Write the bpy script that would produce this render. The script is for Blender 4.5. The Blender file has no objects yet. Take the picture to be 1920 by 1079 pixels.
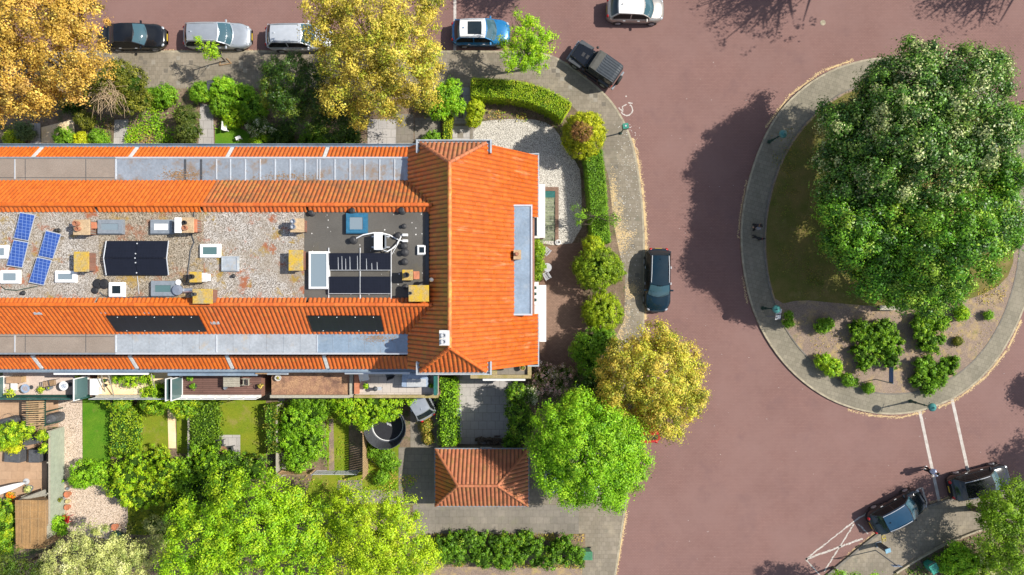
import bpy, bmesh, math, random
import numpy as np
from mathutils import Vector, Matrix
R = math.radians
scene = bpy.context.scene
COL = scene.collection
# ---------------------------------------------------------------- camera, sky, sun, exposure
HC = 50.0                      # drone height in metres
SC = 26.0                      # photo pixels per metre on the ground
cam_d = bpy.data.cameras.new('camera'); cam = bpy.data.objects.new('camera', cam_d); COL.objects.link(cam)
cam.location = (0, 0, HC); cam.rotation_euler = (0, 0, 0)
cam_d.sensor_width = 36.0; cam_d.lens = 36.0 * HC / (1920 / SC); cam_d.clip_end = 2000
scene.camera = cam
SUN_EL, SUN_AZ = R(45.5), R(13)          # azimuth measured from +X towards +Y
sd = Vector((math.cos(SUN_EL) * math.cos(SUN_AZ), math.cos(SUN_EL) * math.sin(SUN_AZ), math.sin(SUN_EL)))
sl = bpy.data.lights.new('sun', 'SUN'); sun = bpy.data.objects.new('sun', sl); COL.objects.link(sun)
sl.energy = 4.8; sl.angle = R(0.5); sl.color = (1.0, 0.95, 0.87)
sun.rotation_euler = sd.to_track_quat('Z', 'Y').to_euler(); sun.location = (30, 10, 60)
world = bpy.data.worlds.new('World'); scene.world = world; world.use_nodes = True
wn, wl = world.node_tree.nodes, world.node_tree.links
sky = wn.new('ShaderNodeTexSky'); sky.sky_type = 'NISHITA'; sky.sun_disc = False
sky.sun_elevation = SUN_EL; sky.sun_rotation = math.pi / 2 - SUN_AZ
tc = wn.new('ShaderNodeTexCoord'); nz = wn.new('ShaderNodeTexNoise'); nz.inputs['Scale'].default_value = 2.6; nz.inputs['Detail'].default_value = 5
rp = wn.new('ShaderNodeValToRGB'); rp.color_ramp.elements[0].position = .48; rp.color_ramp.elements[1].position = .66
mxw = wn.new('ShaderNodeMixRGB'); mxw.inputs[2].default_value = (6.5, 6.7, 7.0, 1)
mlt = wn.new('ShaderNodeMath'); mlt.operation = 'MULTIPLY'; mlt.inputs[1].default_value = .6
wl.new(tc.outputs['Generated'], nz.inputs['Vector']); wl.new(nz.outputs['Fac'], rp.inputs[0]); wl.new(rp.outputs[0], mlt.inputs[0])
wl.new(mlt.outputs[0], mxw.inputs[0]); wl.new(sky.outputs[0], mxw.inputs[1])
bg = wn['Background']; bg.inputs[1].default_value = .112; wl.new(mxw.outputs[0], bg.inputs[0])
scene.view_settings.view_transform = 'Standard'; scene.view_settings.look = 'None'
scene.view_settings.exposure = 0.42; scene.view_settings.gamma = 1.0

# ---------------------------------------------------------------- helpers
def P(px, py, h=0.0):
    k = (HC - h) / HC / SC
    return Vector(((px - 960) * k, (539.5 - py) * k, h))
def X(px, h=0.0): return (px - 960) * (HC - h) / HC / SC
def Y(py, h=0.0): return (539.5 - py) * (HC - h) / HC / SC
def tag(o, label=None, cat=None, group=None, kind=None):
    if label: o['label'] = label
    if cat: o['category'] = cat
    if group: o['group'] = group
    if kind: o['kind'] = kind
    return o
def thing(name, label, cat, loc=(0, 0, 0), rz=0.0, group=None):
    o = bpy.data.objects.new(name, None); COL.objects.link(o)
    o.location = loc; o.rotation_euler = (0, 0, rz); o.empty_display_size = .3
    return tag(o, label, cat, group)
def mesh_obj(name, me, mats, parent=None, loc=(0, 0, 0)):
    for m in (mats if isinstance(mats, (list, tuple)) else [mats]): me.materials.append(m)
    o = bpy.data.objects.new(name, me); COL.objects.link(o); o.location = loc
    if parent: o.parent = parent
    return o
def copy_tree(o, parent=None):
    c = o.copy(); COL.objects.link(c)
    if parent: c.parent = parent
    for ch in list(o.children): copy_tree(ch, c)
    return c
class MB:
    def __init__(s): s.v = []; s.f = []; s.m = []; s.mi = 0
    def add(s, vs, fs):
        b = len(s.v); s.v += [tuple(v) for v in vs]
        for f in fs: s.f.append([b + i for i in f]); s.m.append(s.mi)
        return s
    def box(s, c, d, rz=0.0, rot=None):
        x, y, z = d[0] / 2, d[1] / 2, d[2] / 2
        M_ = rot if rot is not None else Matrix.Rotation(rz, 3, 'Z'); c = Vector(c)
        vs = [c + M_ @ Vector((a * x, b * y, e * z)) for e in (-1, 1) for b in (-1, 1) for a in (-1, 1)]
        return s.add(vs, [(0, 2, 3, 1), (4, 5, 7, 6), (0, 1, 5, 4), (1, 3, 7, 5), (3, 2, 6, 7), (2, 0, 4, 6)])
    def rng(s, x0, x1, y0, y1, z0, z1):
        return s.box(((x0 + x1) / 2, (y0 + y1) / 2, (z0 + z1) / 2), (abs(x1 - x0), abs(y1 - y0), abs(z1 - z0)))
    def quad(s, a, b, c, d): return s.add([a, b, c, d], [(0, 1, 2, 3)])
    def slab(s, pts, t):
        """four corner points of the top face, extruded down by t along the face normal"""
        pts = [Vector(p) for p in pts]; n = (pts[1] - pts[0]).cross(pts[2] - pts[0]).normalized()
        if n.z < 0: pts.reverse(); n = -n
        k = len(pts); lo = [p - n * t for p in pts]
        return s.add(pts + lo, [tuple(range(k)), tuple(range(2 * k - 1, k - 1, -1))] + [(i, k + i, k + (i + 1) % k, (i + 1) % k) for i in range(k)])
    def prism(s, poly, z0, z1):
        poly = [(p[0], p[1]) for p in poly]
        ar = sum(poly[i][0] * poly[(i + 1) % len(poly)][1] - poly[(i + 1) % len(poly)][0] * poly[i][1] for i in range(len(poly)))
        if ar < 0: poly.reverse()
        k = len(poly)
        vs = [(x, y, z1) for x, y in poly] + [(x, y, z0) for x, y in poly]
        return s.add(vs, [tuple(range(k)), tuple(range(2 * k - 1, k - 1, -1))] + [(i, k + i, k + (i + 1) % k, (i + 1) % k) for i in range(k)])
    def lathe(s, c, prof, n=16, axis=None):
        """prof = [(radius, height)...] revolved about z at c (or about axis)"""
        c = Vector(c); q = Vector((0, 0, 1)).rotation_difference(Vector(axis)).to_matrix() if axis else Matrix.Identity(3)
        vs = []; fs = []; k = len(prof)
        for r, z in prof:
            for i in range(n):
                a = 2 * math.pi * i / n; vs.append(c + q @ Vector((r * math.cos(a), r * math.sin(a), z)))
        for j in range(k - 1):
            for i in range(n): fs.append((j * n + i, j * n + (i + 1) % n, (j + 1) * n + (i + 1) % n, (j + 1) * n + i))
        fs.append(tuple(range(n - 1, -1, -1))); fs.append(tuple((k - 1) * n + i for i in range(n)))
        return s.add(vs, fs)
    def cyl(s, p0, p1, r0, r1=None, n=10):
        p0 = Vector(p0); d = Vector(p1) - p0
        return s.lathe(p0, [(r0, 0), (r0 if r1 is None else r1, d.length)], n, d.normalized())
    def tube(s, pts, r, n=6):
        pts = [Vector(p) for p in pts]
        for i in range(len(pts) - 1):
            ra = r[i] if isinstance(r, (list, tuple)) else r; rb = r[i + 1] if isinstance(r, (list, tuple)) else r
            s.cyl(pts[i], pts[i + 1], ra, rb, n)
        return s
    def torus(s, c, R_, r, axis=(0, 0, 1), n=20, k=8):
        c = Vector(c); q = Vector((0, 0, 1)).rotation_difference(Vector(axis)).to_matrix(); vs = []; fs = []
        for i in range(n):
            a = 2 * math.pi * i / n
            for j in range(k):
                b = 2 * math.pi * j / k; rr = R_ + r * math.cos(b)
                vs.append(c + q @ Vector((rr * math.cos(a), rr * math.sin(a), r * math.sin(b))))
        for i in range(n):
            for j in range(k): fs.append((i * k + j, ((i + 1) % n) * k + j, ((i + 1) % n) * k + (j + 1) % k, i * k + (j + 1) % k))
        return s.add(vs, fs)
    def ball(s, c, r, n=12, m=8, flat=1.0):
        return s.lathe(Vector(c) - Vector((0, 0, r * flat)), [(max(.001, r * math.sin(math.pi * j / m)), r * flat * (1 - math.cos(math.pi * j / m))) for j in range(m + 1)], n)
    def build(s, name, mats, parent=None, loc=(0, 0, 0), smooth=False, local=True, bevel=0):
        """loc: object origin; the collected vertices are world coordinates when local is False"""
        me = bpy.data.meshes.new(name); L = Vector(loc)
        me.from_pydata(s.v if local else [Vector(v) - L for v in s.v], [], s.f)
        if max(s.m, default=0) > 0: me.polygons.foreach_set('material_index', s.m)
        if smooth: me.polygons.foreach_set('use_smooth', [True] * len(me.polygons))
        me.update()
        o = mesh_obj(name, me, mats, parent, loc)
        if bevel:
            b = o.modifiers.new('bevel', 'BEVEL'); b.width = bevel; b.segments = 2; b.limit_method = 'ANGLE'
        return o

def chaikin(pts, n=2, closed=True):
    pts = [Vector((p[0], p[1])) for p in pts]
    for _ in range(n):
        out = []; k = len(pts)
        if not closed: out.append(pts[0])
        for i in range(k if closed else k - 1):
            a, b = pts[i], pts[(i + 1) % k]; out += [a * .75 + b * .25, a * .25 + b * .75]
        if not closed: out.append(pts[-1])
        pts = out
    return pts
def poly_px(px, h=0.0): return [P(a, b, h) for a, b in px]

# ---------------------------------------------------------------- materials
def lin(r, g, b):
    f = lambda c: ((c / 255 + .055) / 1.055) ** 2.4 if c > 10 else c / 255 / 12.92
    return (f(r), f(g), f(b), 1)
class NT:
    def __init__(s, name, rough=.8, metal=0.0, spec=None):
        s.m = bpy.data.materials.new(name); s.m.use_nodes = True; s.t = s.m.node_tree; s.b = s.t.nodes['Principled BSDF']
        s.b.inputs['Roughness'].default_value = rough; s.b.inputs['Metallic'].default_value = metal
        if spec is not None: s.b.inputs['Specular IOR Level'].default_value = spec
        s.co = None
    def n(s, t, **kw):
        n = s.t.nodes.new(t)
        for k, v in kw.items():
            if hasattr(n, k) and k not in n.inputs: setattr(n, k, v)
            else: n.inputs[k].default_value = v
        return n
    def l(s, a, b): s.t.links.new(a, b)
    def coord(s):
        if s.co is None: s.co = s.n('ShaderNodeTexCoord').outputs['Object']
        return s.co
    def noise(s, scale, detail=4, rough=.6, vec=None):
        n = s.n('ShaderNodeTexNoise', Scale=scale, Detail=detail, Roughness=rough); s.l(vec or s.coord(), n.inputs['Vector']); return n.outputs['Fac']
    def ramp(s, fac, a, b):
        r = s.n('ShaderNodeMapRange'); r.inputs[1].default_value = a; r.inputs[2].default_value = b; s.l(fac, r.inputs[0]); return r.outputs[0]
    def mix(s, fac, a, b, mode='MIX'):
        m = s.n('ShaderNodeMixRGB'); m.blend_type = mode
        for i, v in ((0, fac), (1, a), (2, b)):
            if isinstance(v, (float, int)): m.inputs[i].default_value = v
            elif isinstance(v, tuple): m.inputs[i].default_value = v
            else: s.l(v, m.inputs[i])
        return m.outputs[0]
    def base(s, c):
        if isinstance(c, tuple): s.b.inputs['Base Color'].default_value = c
        else: s.l(c, s.b.inputs['Base Color'])
        return s
    def bump(s, h, strength=.4, dist=.02):
        b = s.n('ShaderNodeBump', Strength=strength, Distance=dist); s.l(h, b.inputs['Height']); s.l(b.outputs[0], s.b.inputs['Normal']); return s
def sc_(c, k): return (c[0] * k, c[1] * k, c[2] * k, 1)
def simple(name, c, rough=.6, metal=0.0, var=.25, scale=6.0, spec=None, bump=0.0):
    t = NT(name, rough, metal, spec)
    t.base(t.mix(t.ramp(t.noise(scale), .3, .7), sc_(c, 1 - var), sc_(c, 1 + var)))
    if bump: t.bump(t.noise(scale * 5), bump)
    return t.m
def ground_mat(name, c1, c2, big=.5, small=14.0, amt=.45, rough=.9, bump=.3, extra=None):
    """two-tone weathered surface: large patches plus fine grain"""
    t = NT(name, rough, spec=.25)
    a = t.mix(t.ramp(t.noise(big, 6, .65), .35, .65), c1, c2)
    f = t.noise(small, 3, .7)
    c = t.mix(amt, a, t.mix(t.ramp(f, .3, .7), (.25, .25, .25, 1), (1.0, 1.0, 1.0, 1)), 'OVERLAY')
    for e in (extra or []):
        c = t.mix(t.ramp(t.noise(e[1], 5, .7), e[2], e[3]), c, e[0])
    t.base(c); t.bump(f, bump, .02); return t.m
def paver_mat(name, c1, c2, mortar, bw, bh, var=.35, msize=.012, rot=0.0, patch=None, rough=.9):
    t = NT(name, rough, spec=.3)
    mp = t.n('ShaderNodeMapping'); mp.inputs['Rotation'].default_value[2] = rot; t.l(t.coord(), mp.inputs['Vector'])
    b = t.n('ShaderNodeTexBrick', Scale=1.0); b.inputs['Brick Width'].default_value = bw; b.inputs['Row Height'].default_value = bh
    b.inputs['Mortar Size'].default_value = msize; b.inputs['Mortar Smooth'].default_value = .3
    b.inputs['Color1'].default_value = c1; b.inputs['Color2'].default_value = c2; b.inputs['Mortar'].default_value = mortar
    t.l(mp.outputs[0], b.inputs['Vector'])
    n1 = t.ramp(t.noise(.35, 5, .6), .3, .7); n2 = t.ramp(t.noise(5, 4, .7), .25, .75)
    c = t.mix(var, b.outputs['Color'], t.mix(n1, (.28, .28, .28, 1), (.74, .72, .7, 1)), 'OVERLAY')
    c = t.mix(var * .7, c, t.mix(n2, (.3, .3, .3, 1), (.7, .7, .7, 1)), 'OVERLAY')
    for e in (patch or []): c = t.mix(t.ramp(t.noise(e[1], 5, .7), e[2], e[3]), c, e[0])
    t.base(c); t.bump(t.noise(60, 2), .15, .01); return t.m
def gravel_mat(name, c1, c2, c3, scale=14.0, patches=None, contrast=1.0):
    t = NT(name, .9, spec=.25)
    v = t.n('ShaderNodeTexVoronoi', Scale=scale); t.l(t.coord(), v.inputs['Vector'])
    sp = t.n('ShaderNodeSeparateColor'); t.l(v.outputs['Color'], sp.inputs[0])
    c = t.mix(t.ramp(sp.outputs[0], .0, .75), c1, c2); c = t.mix(t.ramp(sp.outputs[1], .62, 1.0), c, c3)
    c = t.mix(t.ramp(v.outputs['Distance'], .45, .8), c, sc_(c1, .35))
    for e in (patches or []): c = t.mix(t.ramp(t.noise(e[1], 5, .75), e[2], e[3]), c, e[0])
    t.base(c); t.bump(v.outputs['Distance'], .5, .02); return t.m
def tile_mat(name, c, lichen=None, amt=(.5, .7), dark=None, rough=.42, groove=.5, sheen=None, moss=None):
    """clay pantiles: every tile its own tone (mesh attribute), soot and lichen patches"""
    t = NT(name, rough, spec=.5)
    at = t.n('ShaderNodeAttribute', attribute_name='rnd')
    k = t.mix(t.ramp(at.outputs['Fac'], 0, 1), sc_(c, .88), sc_((c[0], c[1] * 1.1, c[2] * 1.12), 1.1))
    k = t.mix(.2, k, t.mix(t.ramp(t.noise(9, 4, .7), .3, .7), (.25, .25, .25, 1), (.75, .75, .75, 1)), 'OVERLAY')
    if dark: k = t.mix(t.ramp(t.noise(.9, 6, .75), dark[1], dark[2]), k, dark[0])
    if sheen:                                                          # cloud reflection painted as pale streaks running down the slope
        mp = t.n('ShaderNodeMapping'); mp.inputs['Scale'].default_value = sheen[1]; t.l(t.coord(), mp.inputs['Vector']); k = t.mix(t.ramp(t.noise(1.0, 5, .7, mp.outputs[0]), sheen[2], sheen[3]), k, sheen[0])
    if lichen: k = t.mix(t.ramp(t.noise(1.7, 6, .8), amt[0], amt[1]), k, lichen)
    if moss:                                                           # moss belt below a ridge (a range of x)
        sx = t.n('ShaderNodeSeparateXYZ'); t.l(t.coord(), sx.inputs[0]); mm = t.n('ShaderNodeMath', operation='MULTIPLY'); t.l(t.ramp(sx.outputs[0], moss[1], moss[2]), mm.inputs[0]); t.l(t.ramp(t.noise(2.2, 6, .8), .38, .6), mm.inputs[1]); k = t.mix(mm.outputs[0], k, moss[0])
    gv = t.n('ShaderNodeAttribute', attribute_name='grv'); gm = t.n('ShaderNodeMath', operation='MULTIPLY'); gm.inputs[1].default_value = groove; t.l(gv.outputs['Fac'], gm.inputs[0]); k = t.mix(gm.outputs[0], k, (.06, .028, .012, 1))  # grooves and course steps: joint dirt and shade darkened into the colour
    t.base(k); t.l(t.mix(t.ramp(t.noise(3, 4), .3, .7), (rough - .1,) * 3 + (1,), (rough + .2,) * 3 + (1,)), t.b.inputs['Roughness']); return t.m
def leaf_mat(name, trans=.28, rough=.5, spec=.3):
    t = NT(name, rough, spec=spec); at = t.n('ShaderNodeAttribute', attribute_name='Col'); t.base(at.outputs['Color'])
    tr = t.n('ShaderNodeBsdfTranslucent'); mx = t.n('ShaderNodeMixShader'); mx.inputs[0].default_value = trans
    t.l(at.outputs['Color'], tr.inputs['Color']); t.l(t.b.outputs[0], mx.inputs[1]); t.l(tr.outputs[0], mx.inputs[2])
    t.l(mx.outputs[0], t.t.nodes['Material Output'].inputs['Surface']); return t.m
def paint_mat(name, c, metal=.0, rough=.25, coat=.35):
    t = NT(name, rough, metal); t.base(t.mix(t.ramp(t.noise(3), .3, .7), sc_(c, .94), sc_(c, 1.06)))
    t.b.inputs['Coat Weight'].default_value = coat; t.b.inputs['Coat Roughness'].default_value = .06; return t.m
def zinc_mat(name, c, stain=None, rough=.45, metal=.35, amt=(.5, .75), sc=.9):
    t = NT(name, rough, metal, .4)
    k = t.mix(t.ramp(t.noise(.7, 6, .7), .3, .7), sc_(c, .8), sc_(c, 1.2))
    k = t.mix(.35, k, t.mix(t.ramp(t.noise(7, 5, .75), .3, .7), (.3, .3, .3, 1), (.75, .75, .75, 1)), 'OVERLAY')
    if stain: k = t.mix(t.ramp(t.noise(sc, 6, .75), amt[0], amt[1]), k, stain)
    t.base(k); return t.m

ORANGE = (.66, .135, .021, 1)
M = dict(
    road=paver_mat('red_brick_paving', (.205, .113, .096, 1), (.23, .128, .109, 1), (.155, .09, .078, 1), .21, .105, .14, .016, 0, [((.222, .132, .115, 1), .16, .42, .75), ((.165, .096, .088, 1), .45, .55, .8), ((.19, .118, .105, 1), 3.0, .6, .8)]),
    pave=paver_mat('grey_slab_paving', (.205, .175, .13, 1), (.25, .215, .165, 1), (.15, .13, .095, 1), .30, .30, .35, .010, 0, [((.33, .28, .2, 1), .6, .55, .75), ((.16, .15, .11, 1), 1.3, .58, .75)]),
    ring=paver_mat('grey_green_ring_paving', (.195, .175, .128, 1), (.235, .21, .156, 1), (.14, .125, .092, 1), .30, .30, .35, .010, .3, [((.27, .235, .175, 1), .6, .55, .75)]),
    pave2=paver_mat('driveway_paving', (.195, .175, .145, 1), (.225, .2, .165, 1), (.13, .118, .09, 1), .5, .5, .45, .01, 0, [((.2, .19, .13, 1), .8, .55, .75)]),
    slab=paver_mat('light_slabs', (.36, .34, .32, 1), (.41, .385, .36, 1), (.22, .21, .19, 1), .6, .6, .3, .015),
    terr=paver_mat('terrace_tiles', (.46, .41, .36, 1), (.5, .445, .39, 1), (.3, .27, .24, 1), .55, .55, .25, .015),
    terr2=ground_mat('terrace_felt', lin(196, 178, 165), lin(178, 160, 148), .9, 20, .3),
    sandy=ground_mat('sandy_floor', lin(225, 190, 140), lin(235, 210, 175), .9, 20, .3),
    deck=paver_mat('red_brown_decking', lin(104, 78, 70), lin(116, 87, 78), lin(66, 48, 42), 3.0, .14, .4, .012),
    brown_brick=paver_mat('brown_brick_patio', lin(122, 98, 84), lin(136, 110, 94), lin(100, 82, 70), .2, .1, .35, .01),
    patio=paver_mat('brown_patio_slabs', lin(166, 136, 108), lin(176, 146, 118), lin(142, 116, 92), .9, .6, .4, .008),
    kerb=simple('kerb_stone', (.33, .285, .2), .9, 0, .3, 3), kerbdark=simple('dark_kerb_stone', (.16, .145, .12), .9, 0, .3, 3),
    tan=ground_mat('tan_catkin_litter', (.55, .4, .2, 1), (.42, .31, .17, 1), 3, 30, .5),
    soil=ground_mat('garden_soil', (.12, .085, .055, 1), (.2, .145, .1, 1), .9, 12, .6, .95, .5, [((.06, .1, .02, 1), 1.4, .52, .7)]),
    mulch=ground_mat('dry_mulch_soil', (.235, .175, .13, 1), (.19, .14, .11, 1), .8, 16, .6, .95, .5, [((.4, .29, .13, 1), 1.1, .5, .7), ((.14, .15, .035, 1), 1.7, .6, .78)]),
    lawn=ground_mat('lawn_green', (.055, .155, .005, 1), (.095, .185, .01, 1), .8, 22, .6, .9, .6, [((.2, .19, .045, 1), 1.2, .6, .85)]),
    lawn_dry=ground_mat('lawn_dry', (.17, .19, .012, 1), (.115, .17, .008, 1), .8, 22, .6, .9, .6, [((.3, .22, .085, 1), 1.0, .52, .78)]),
    lawn_ring=ground_mat('roundabout_grass', (.085, .095, .015, 1), (.15, .115, .035, 1), .7, 20, .65, .9, .6, [((.24, .18, .07, 1), 1.0, .55, .8)]),
    gravel=gravel_mat('white_gravel', (.46, .43, .37, 1), (.68, .64, .56, 1), (.36, .33, .28, 1), 17),
    gravel_p=gravel_mat('pink_gravel', (.56, .43, .32, 1), (.74, .6, .48, 1), (.48, .36, .26, 1), 19),
    roofgravel=gravel_mat('roof_gravel', (.31, .275, .235, 1), (.56, .52, .47, 1), (.2, .165, .13, 1), 18, [((.27, .22, .16, 1), .3, .46, .72), ((.3, .11, .055, 1), .62, .545, .63), ((.3, .2, .045, 1), .8, .56, .66), ((.2, .155, .1, 1), 1.7, .6, .7)]),
    roofgravel_b=gravel_mat('brown_roof_gravel', (.25, .205, .145, 1), (.45, .385, .3, 1), (.16, .125, .085, 1), 18, [((.33, .21, .05, 1), .7, .54, .68), ((.26, .1, .05, 1), .5, .57, .68)]),
    felt=ground_mat('roof_felt', lin(93, 90, 85), lin(82, 79, 74), .5, 16, .25, .85, .1, [(lin(96, 90, 74), .7, .55, .8)]),
    felt_b=ground_mat('brown_roof_felt', lin(138, 127, 116), lin(128, 117, 106), .7, 16, .25, .85, .1, [(lin(152, 139, 126), 1.1, .55, .75)]),
    zinc=zinc_mat('zinc_sheet', lin(150, 158, 166), lin(150, 130, 110), amt=(.5, .66)), zinc_l=zinc_mat('pale_zinc_sheet', lin(176, 182, 186), lin(196, 178, 150), amt=(.55, .75)),
    zinc_b=zinc_mat('blue_zinc_sheet', lin(140, 158, 174), lin(165, 175, 180)), lead=simple('pale_lead', lin(205, 202, 198), .6, 0, .15),
    tile_a=tile_mat('clay_tiles_fresh', (.58, .118, .011, 1), (.6, .26, .05, 1), (.66, .82), None, .42, .32),
    tile_b=tile_mat('clay_tiles_worn', (.56, .115, .019, 1), (.46, .2, .035, 1), (.54, .74), ((.36, .13, .05, 1), .58, .78), .45, .62),
    tile_c=tile_mat('clay_tiles_mossy', (.66, .155, .03, 1), (.42, .24, .03, 1), (.47, .68), ((.36, .14, .05, 1), .52, .75), .5, .7, None, ((.34, .23, .022, 1), -4.5, -3.7)),
    tile_d=tile_mat('clay_tiles_sooty', (.46, .12, .03, 1), (.42, .23, .05, 1), (.5, .68), ((.22, .105, .045, 1), .47, .66), .5, .8), tile_r=tile_mat('clay_ridge_tiles', (.5, .125, .03, 1), (.46, .27, .05, 1), (.48, .64), None, .5, .3),
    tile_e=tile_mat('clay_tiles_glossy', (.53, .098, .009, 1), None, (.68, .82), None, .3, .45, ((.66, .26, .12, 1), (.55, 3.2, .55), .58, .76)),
    tile_g=tile_mat('clay_tiles_garage', (.42, .135, .06, 1), (.33, .2, .05, 1), (.52, .72), ((.2, .09, .04, 1), .54, .74), .55, .75),
    brickwall=paver_mat('red_brick_wall', (.2, .075, .045, 1), (.26, .1, .06, 1), (.2, .17, .14, 1), .22, .07, .3, .012),
    white=simple('white_paint', (.78, .78, .76), .5, 0, .04), white_w=simple('weathered_white', (.62, .6, .56), .7, 0, .25, 4),
    cream=simple('cream_frame', (.6, .57, .48), .6, 0, .1), black=simple('black_rubber', (.018, .018, .02), .6, 0, .3),
    dgrey=simple('dark_grey_plastic', (.055, .06, .066), .55, 0, .25), mgrey=simple('grey_frame_plastic', (.2, .225, .25), .5, 0, .15), lgrey=simple('light_grey', (.42, .43, .44), .5, 0, .15),
    steel=simple('bright_steel', (.62, .63, .65), .28, .8, .1), alu=simple('aluminium', (.6, .62, .64), .4, .4, .08), teal=simple('teal_green_metal', (.02, .115, .1), .4, 0, .25), lampgreen=simple('lamp_teal_cap', (.05, .2, .185), .3, 0, .2),
    dgreen=simple('dark_green_paint', (.012, .05, .038), .45, 0, .2), wood=simple('grey_wood', (.36, .33, .26), .85, 0, .2, 9), woodg=simple('green_grey_boards', lin(150, 158, 140)[:3], .85, 0, .14, 2.5),
    woodb=simple('brown_wood', (.3, .19, .1), .8, 0, .25, 8), woodt=simple('tan_fence_wood', (.42, .28, .14), .8, 0, .25, 6), bark=simple('bark', (.11, .085, .06), .95, 0, .35, 8, None, .6), twig=simple('dry_twigs', (.42, .31, .19), .9, 0, .3, 8),
    terracotta=simple('terracotta', (.46, .17, .085), .75, 0, .2), potp=simple('clay_chimney_pot', (.34, .15, .085), .8, 0, .25),
    lichen=ground_mat('lichen_concrete', (.3, .25, .15, 1), (.44, .27, .03, 1), 2.0, 14, .45, .9, .4, [((.5, .33, .03, 1), 1.6, .5, .6)]),
    slabtop=ground_mat('chimney_cap', (.36, .25, .14, 1), (.42, .31, .19, 1), 1.6, 14, .4), parapet=ground_mat('mossy_parapet', (.33, .26, .15, 1), (.24, .2, .06, 1), 1.5, 12, .5),
    slab_l=simple('newer_slab', (.27, .24, .19), .9, 0, .1), slab_d=simple('darker_slab', (.15, .13, .1), .9, 0, .15),
    pvdark=None, pvblue=None, glass=None, red=simple('red_plastic', (.5, .03, .03), .35, 0, .15), yellow=simple('yellow_rubber', (.6, .48, .04), .5, 0, .1),
    skin=simple('skin', (.5, .3, .21), .55, 0, .08), hair=simple('dark_hair', (.012, .01, .009), .5, 0, .2), shirt=simple('pale_blue_shirt', (.52, .58, .74), .8, 0, .08), trousers=simple('black_trousers', (.012, .012, .014), .8, 0, .2),
    darkcoat=simple('dark_navy_coat', (.012, .014, .022), .7, 0, .2), greypack=simple('grey_rucksack', (.25, .24, .26), .8, 0, .2), fur=simple('black_fur', (.01, .01, .01), .7, 0, .3),
    orange_flower=simple('orange_petals', (.75, .16, .015), .6, 0, .3, 30), cover=simple('grey_cover_cloth', (.075, .078, .085), .65, 0, .3, 5, None, .3), metertop=simple('pale_blue_top', (.2, .36, .45), .5), bluecloth=simple('blue_grey_cloth', (.26, .33, .44), .7, 0, .2), trampo=simple('trampoline_mat', (.014, .014, .018), .7, 0, .3), trampopad=simple('trampoline_pad', (.075, .08, .09), .5, 0, .2),
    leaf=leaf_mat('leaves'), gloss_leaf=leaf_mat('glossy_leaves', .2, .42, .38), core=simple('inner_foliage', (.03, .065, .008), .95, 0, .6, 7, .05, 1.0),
    tyre=simple('tyre_rubber', (.02, .02, .02), .8, 0, .2), rim=simple('alloy_rim', (.45, .46, .48), .35, .7, .1), headlamp=None, tail=simple('tail_lamp_red', (.42, .012, .012), .2, 0, .1),
)
def glassmat(name, c, rough=.05):
    t = NT(name, rough, 0.0, .5); t.base(c); t.b.inputs['Coat Weight'].default_value = .25; t.b.inputs['Coat Roughness'].default_value = .02; return t.m
M['glass'] = glassmat('dark_window_glass', (.014, .022, .026, 1)); M['glass_g'] = glassmat('green_tinted_glass', (.09, .16, .16, 1)); M['glass_b'] = glassmat('pale_skylight_glass', (.2, .25, .28, 1), .08)
M['headlamp'] = glassmat('headlamp_lens', (.36, .38, .41, 1), .08)
def pv_mat(name, c, line, nx, ny, rough=.14):
    t = NT(name, rough, 0, .5); uv = t.n('ShaderNodeTexCoord').outputs['Generated']
    mp = t.n('ShaderNodeMapping'); mp.inputs['Scale'].default_value = (nx, ny, 1); t.l(uv, mp.inputs['Vector'])
    b = t.n('ShaderNodeTexBrick', Scale=1.0, offset=0.0); b.inputs['Brick Width'].default_value = 1; b.inputs['Row Height'].default_value = 1; b.inputs['Mortar Size'].default_value = .05
    b.inputs['Color1'].default_value = c; b.inputs['Color2'].default_value = sc_(c, 1.25); b.inputs['Mortar'].default_value = line; t.l(mp.outputs[0], b.inputs['Vector'])
    t.base(b.outputs['Color']); return t.m
M['pvblue'] = pv_mat('blue_solar_cells', (.03, .075, .28, 1), (.2, .3, .55, 1), 5, 8); M['pvdark'] = pv_mat('black_solar_cells', (.007, .008, .014, 1), (.012, .013, .022, 1), 10, 6, .35)
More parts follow.
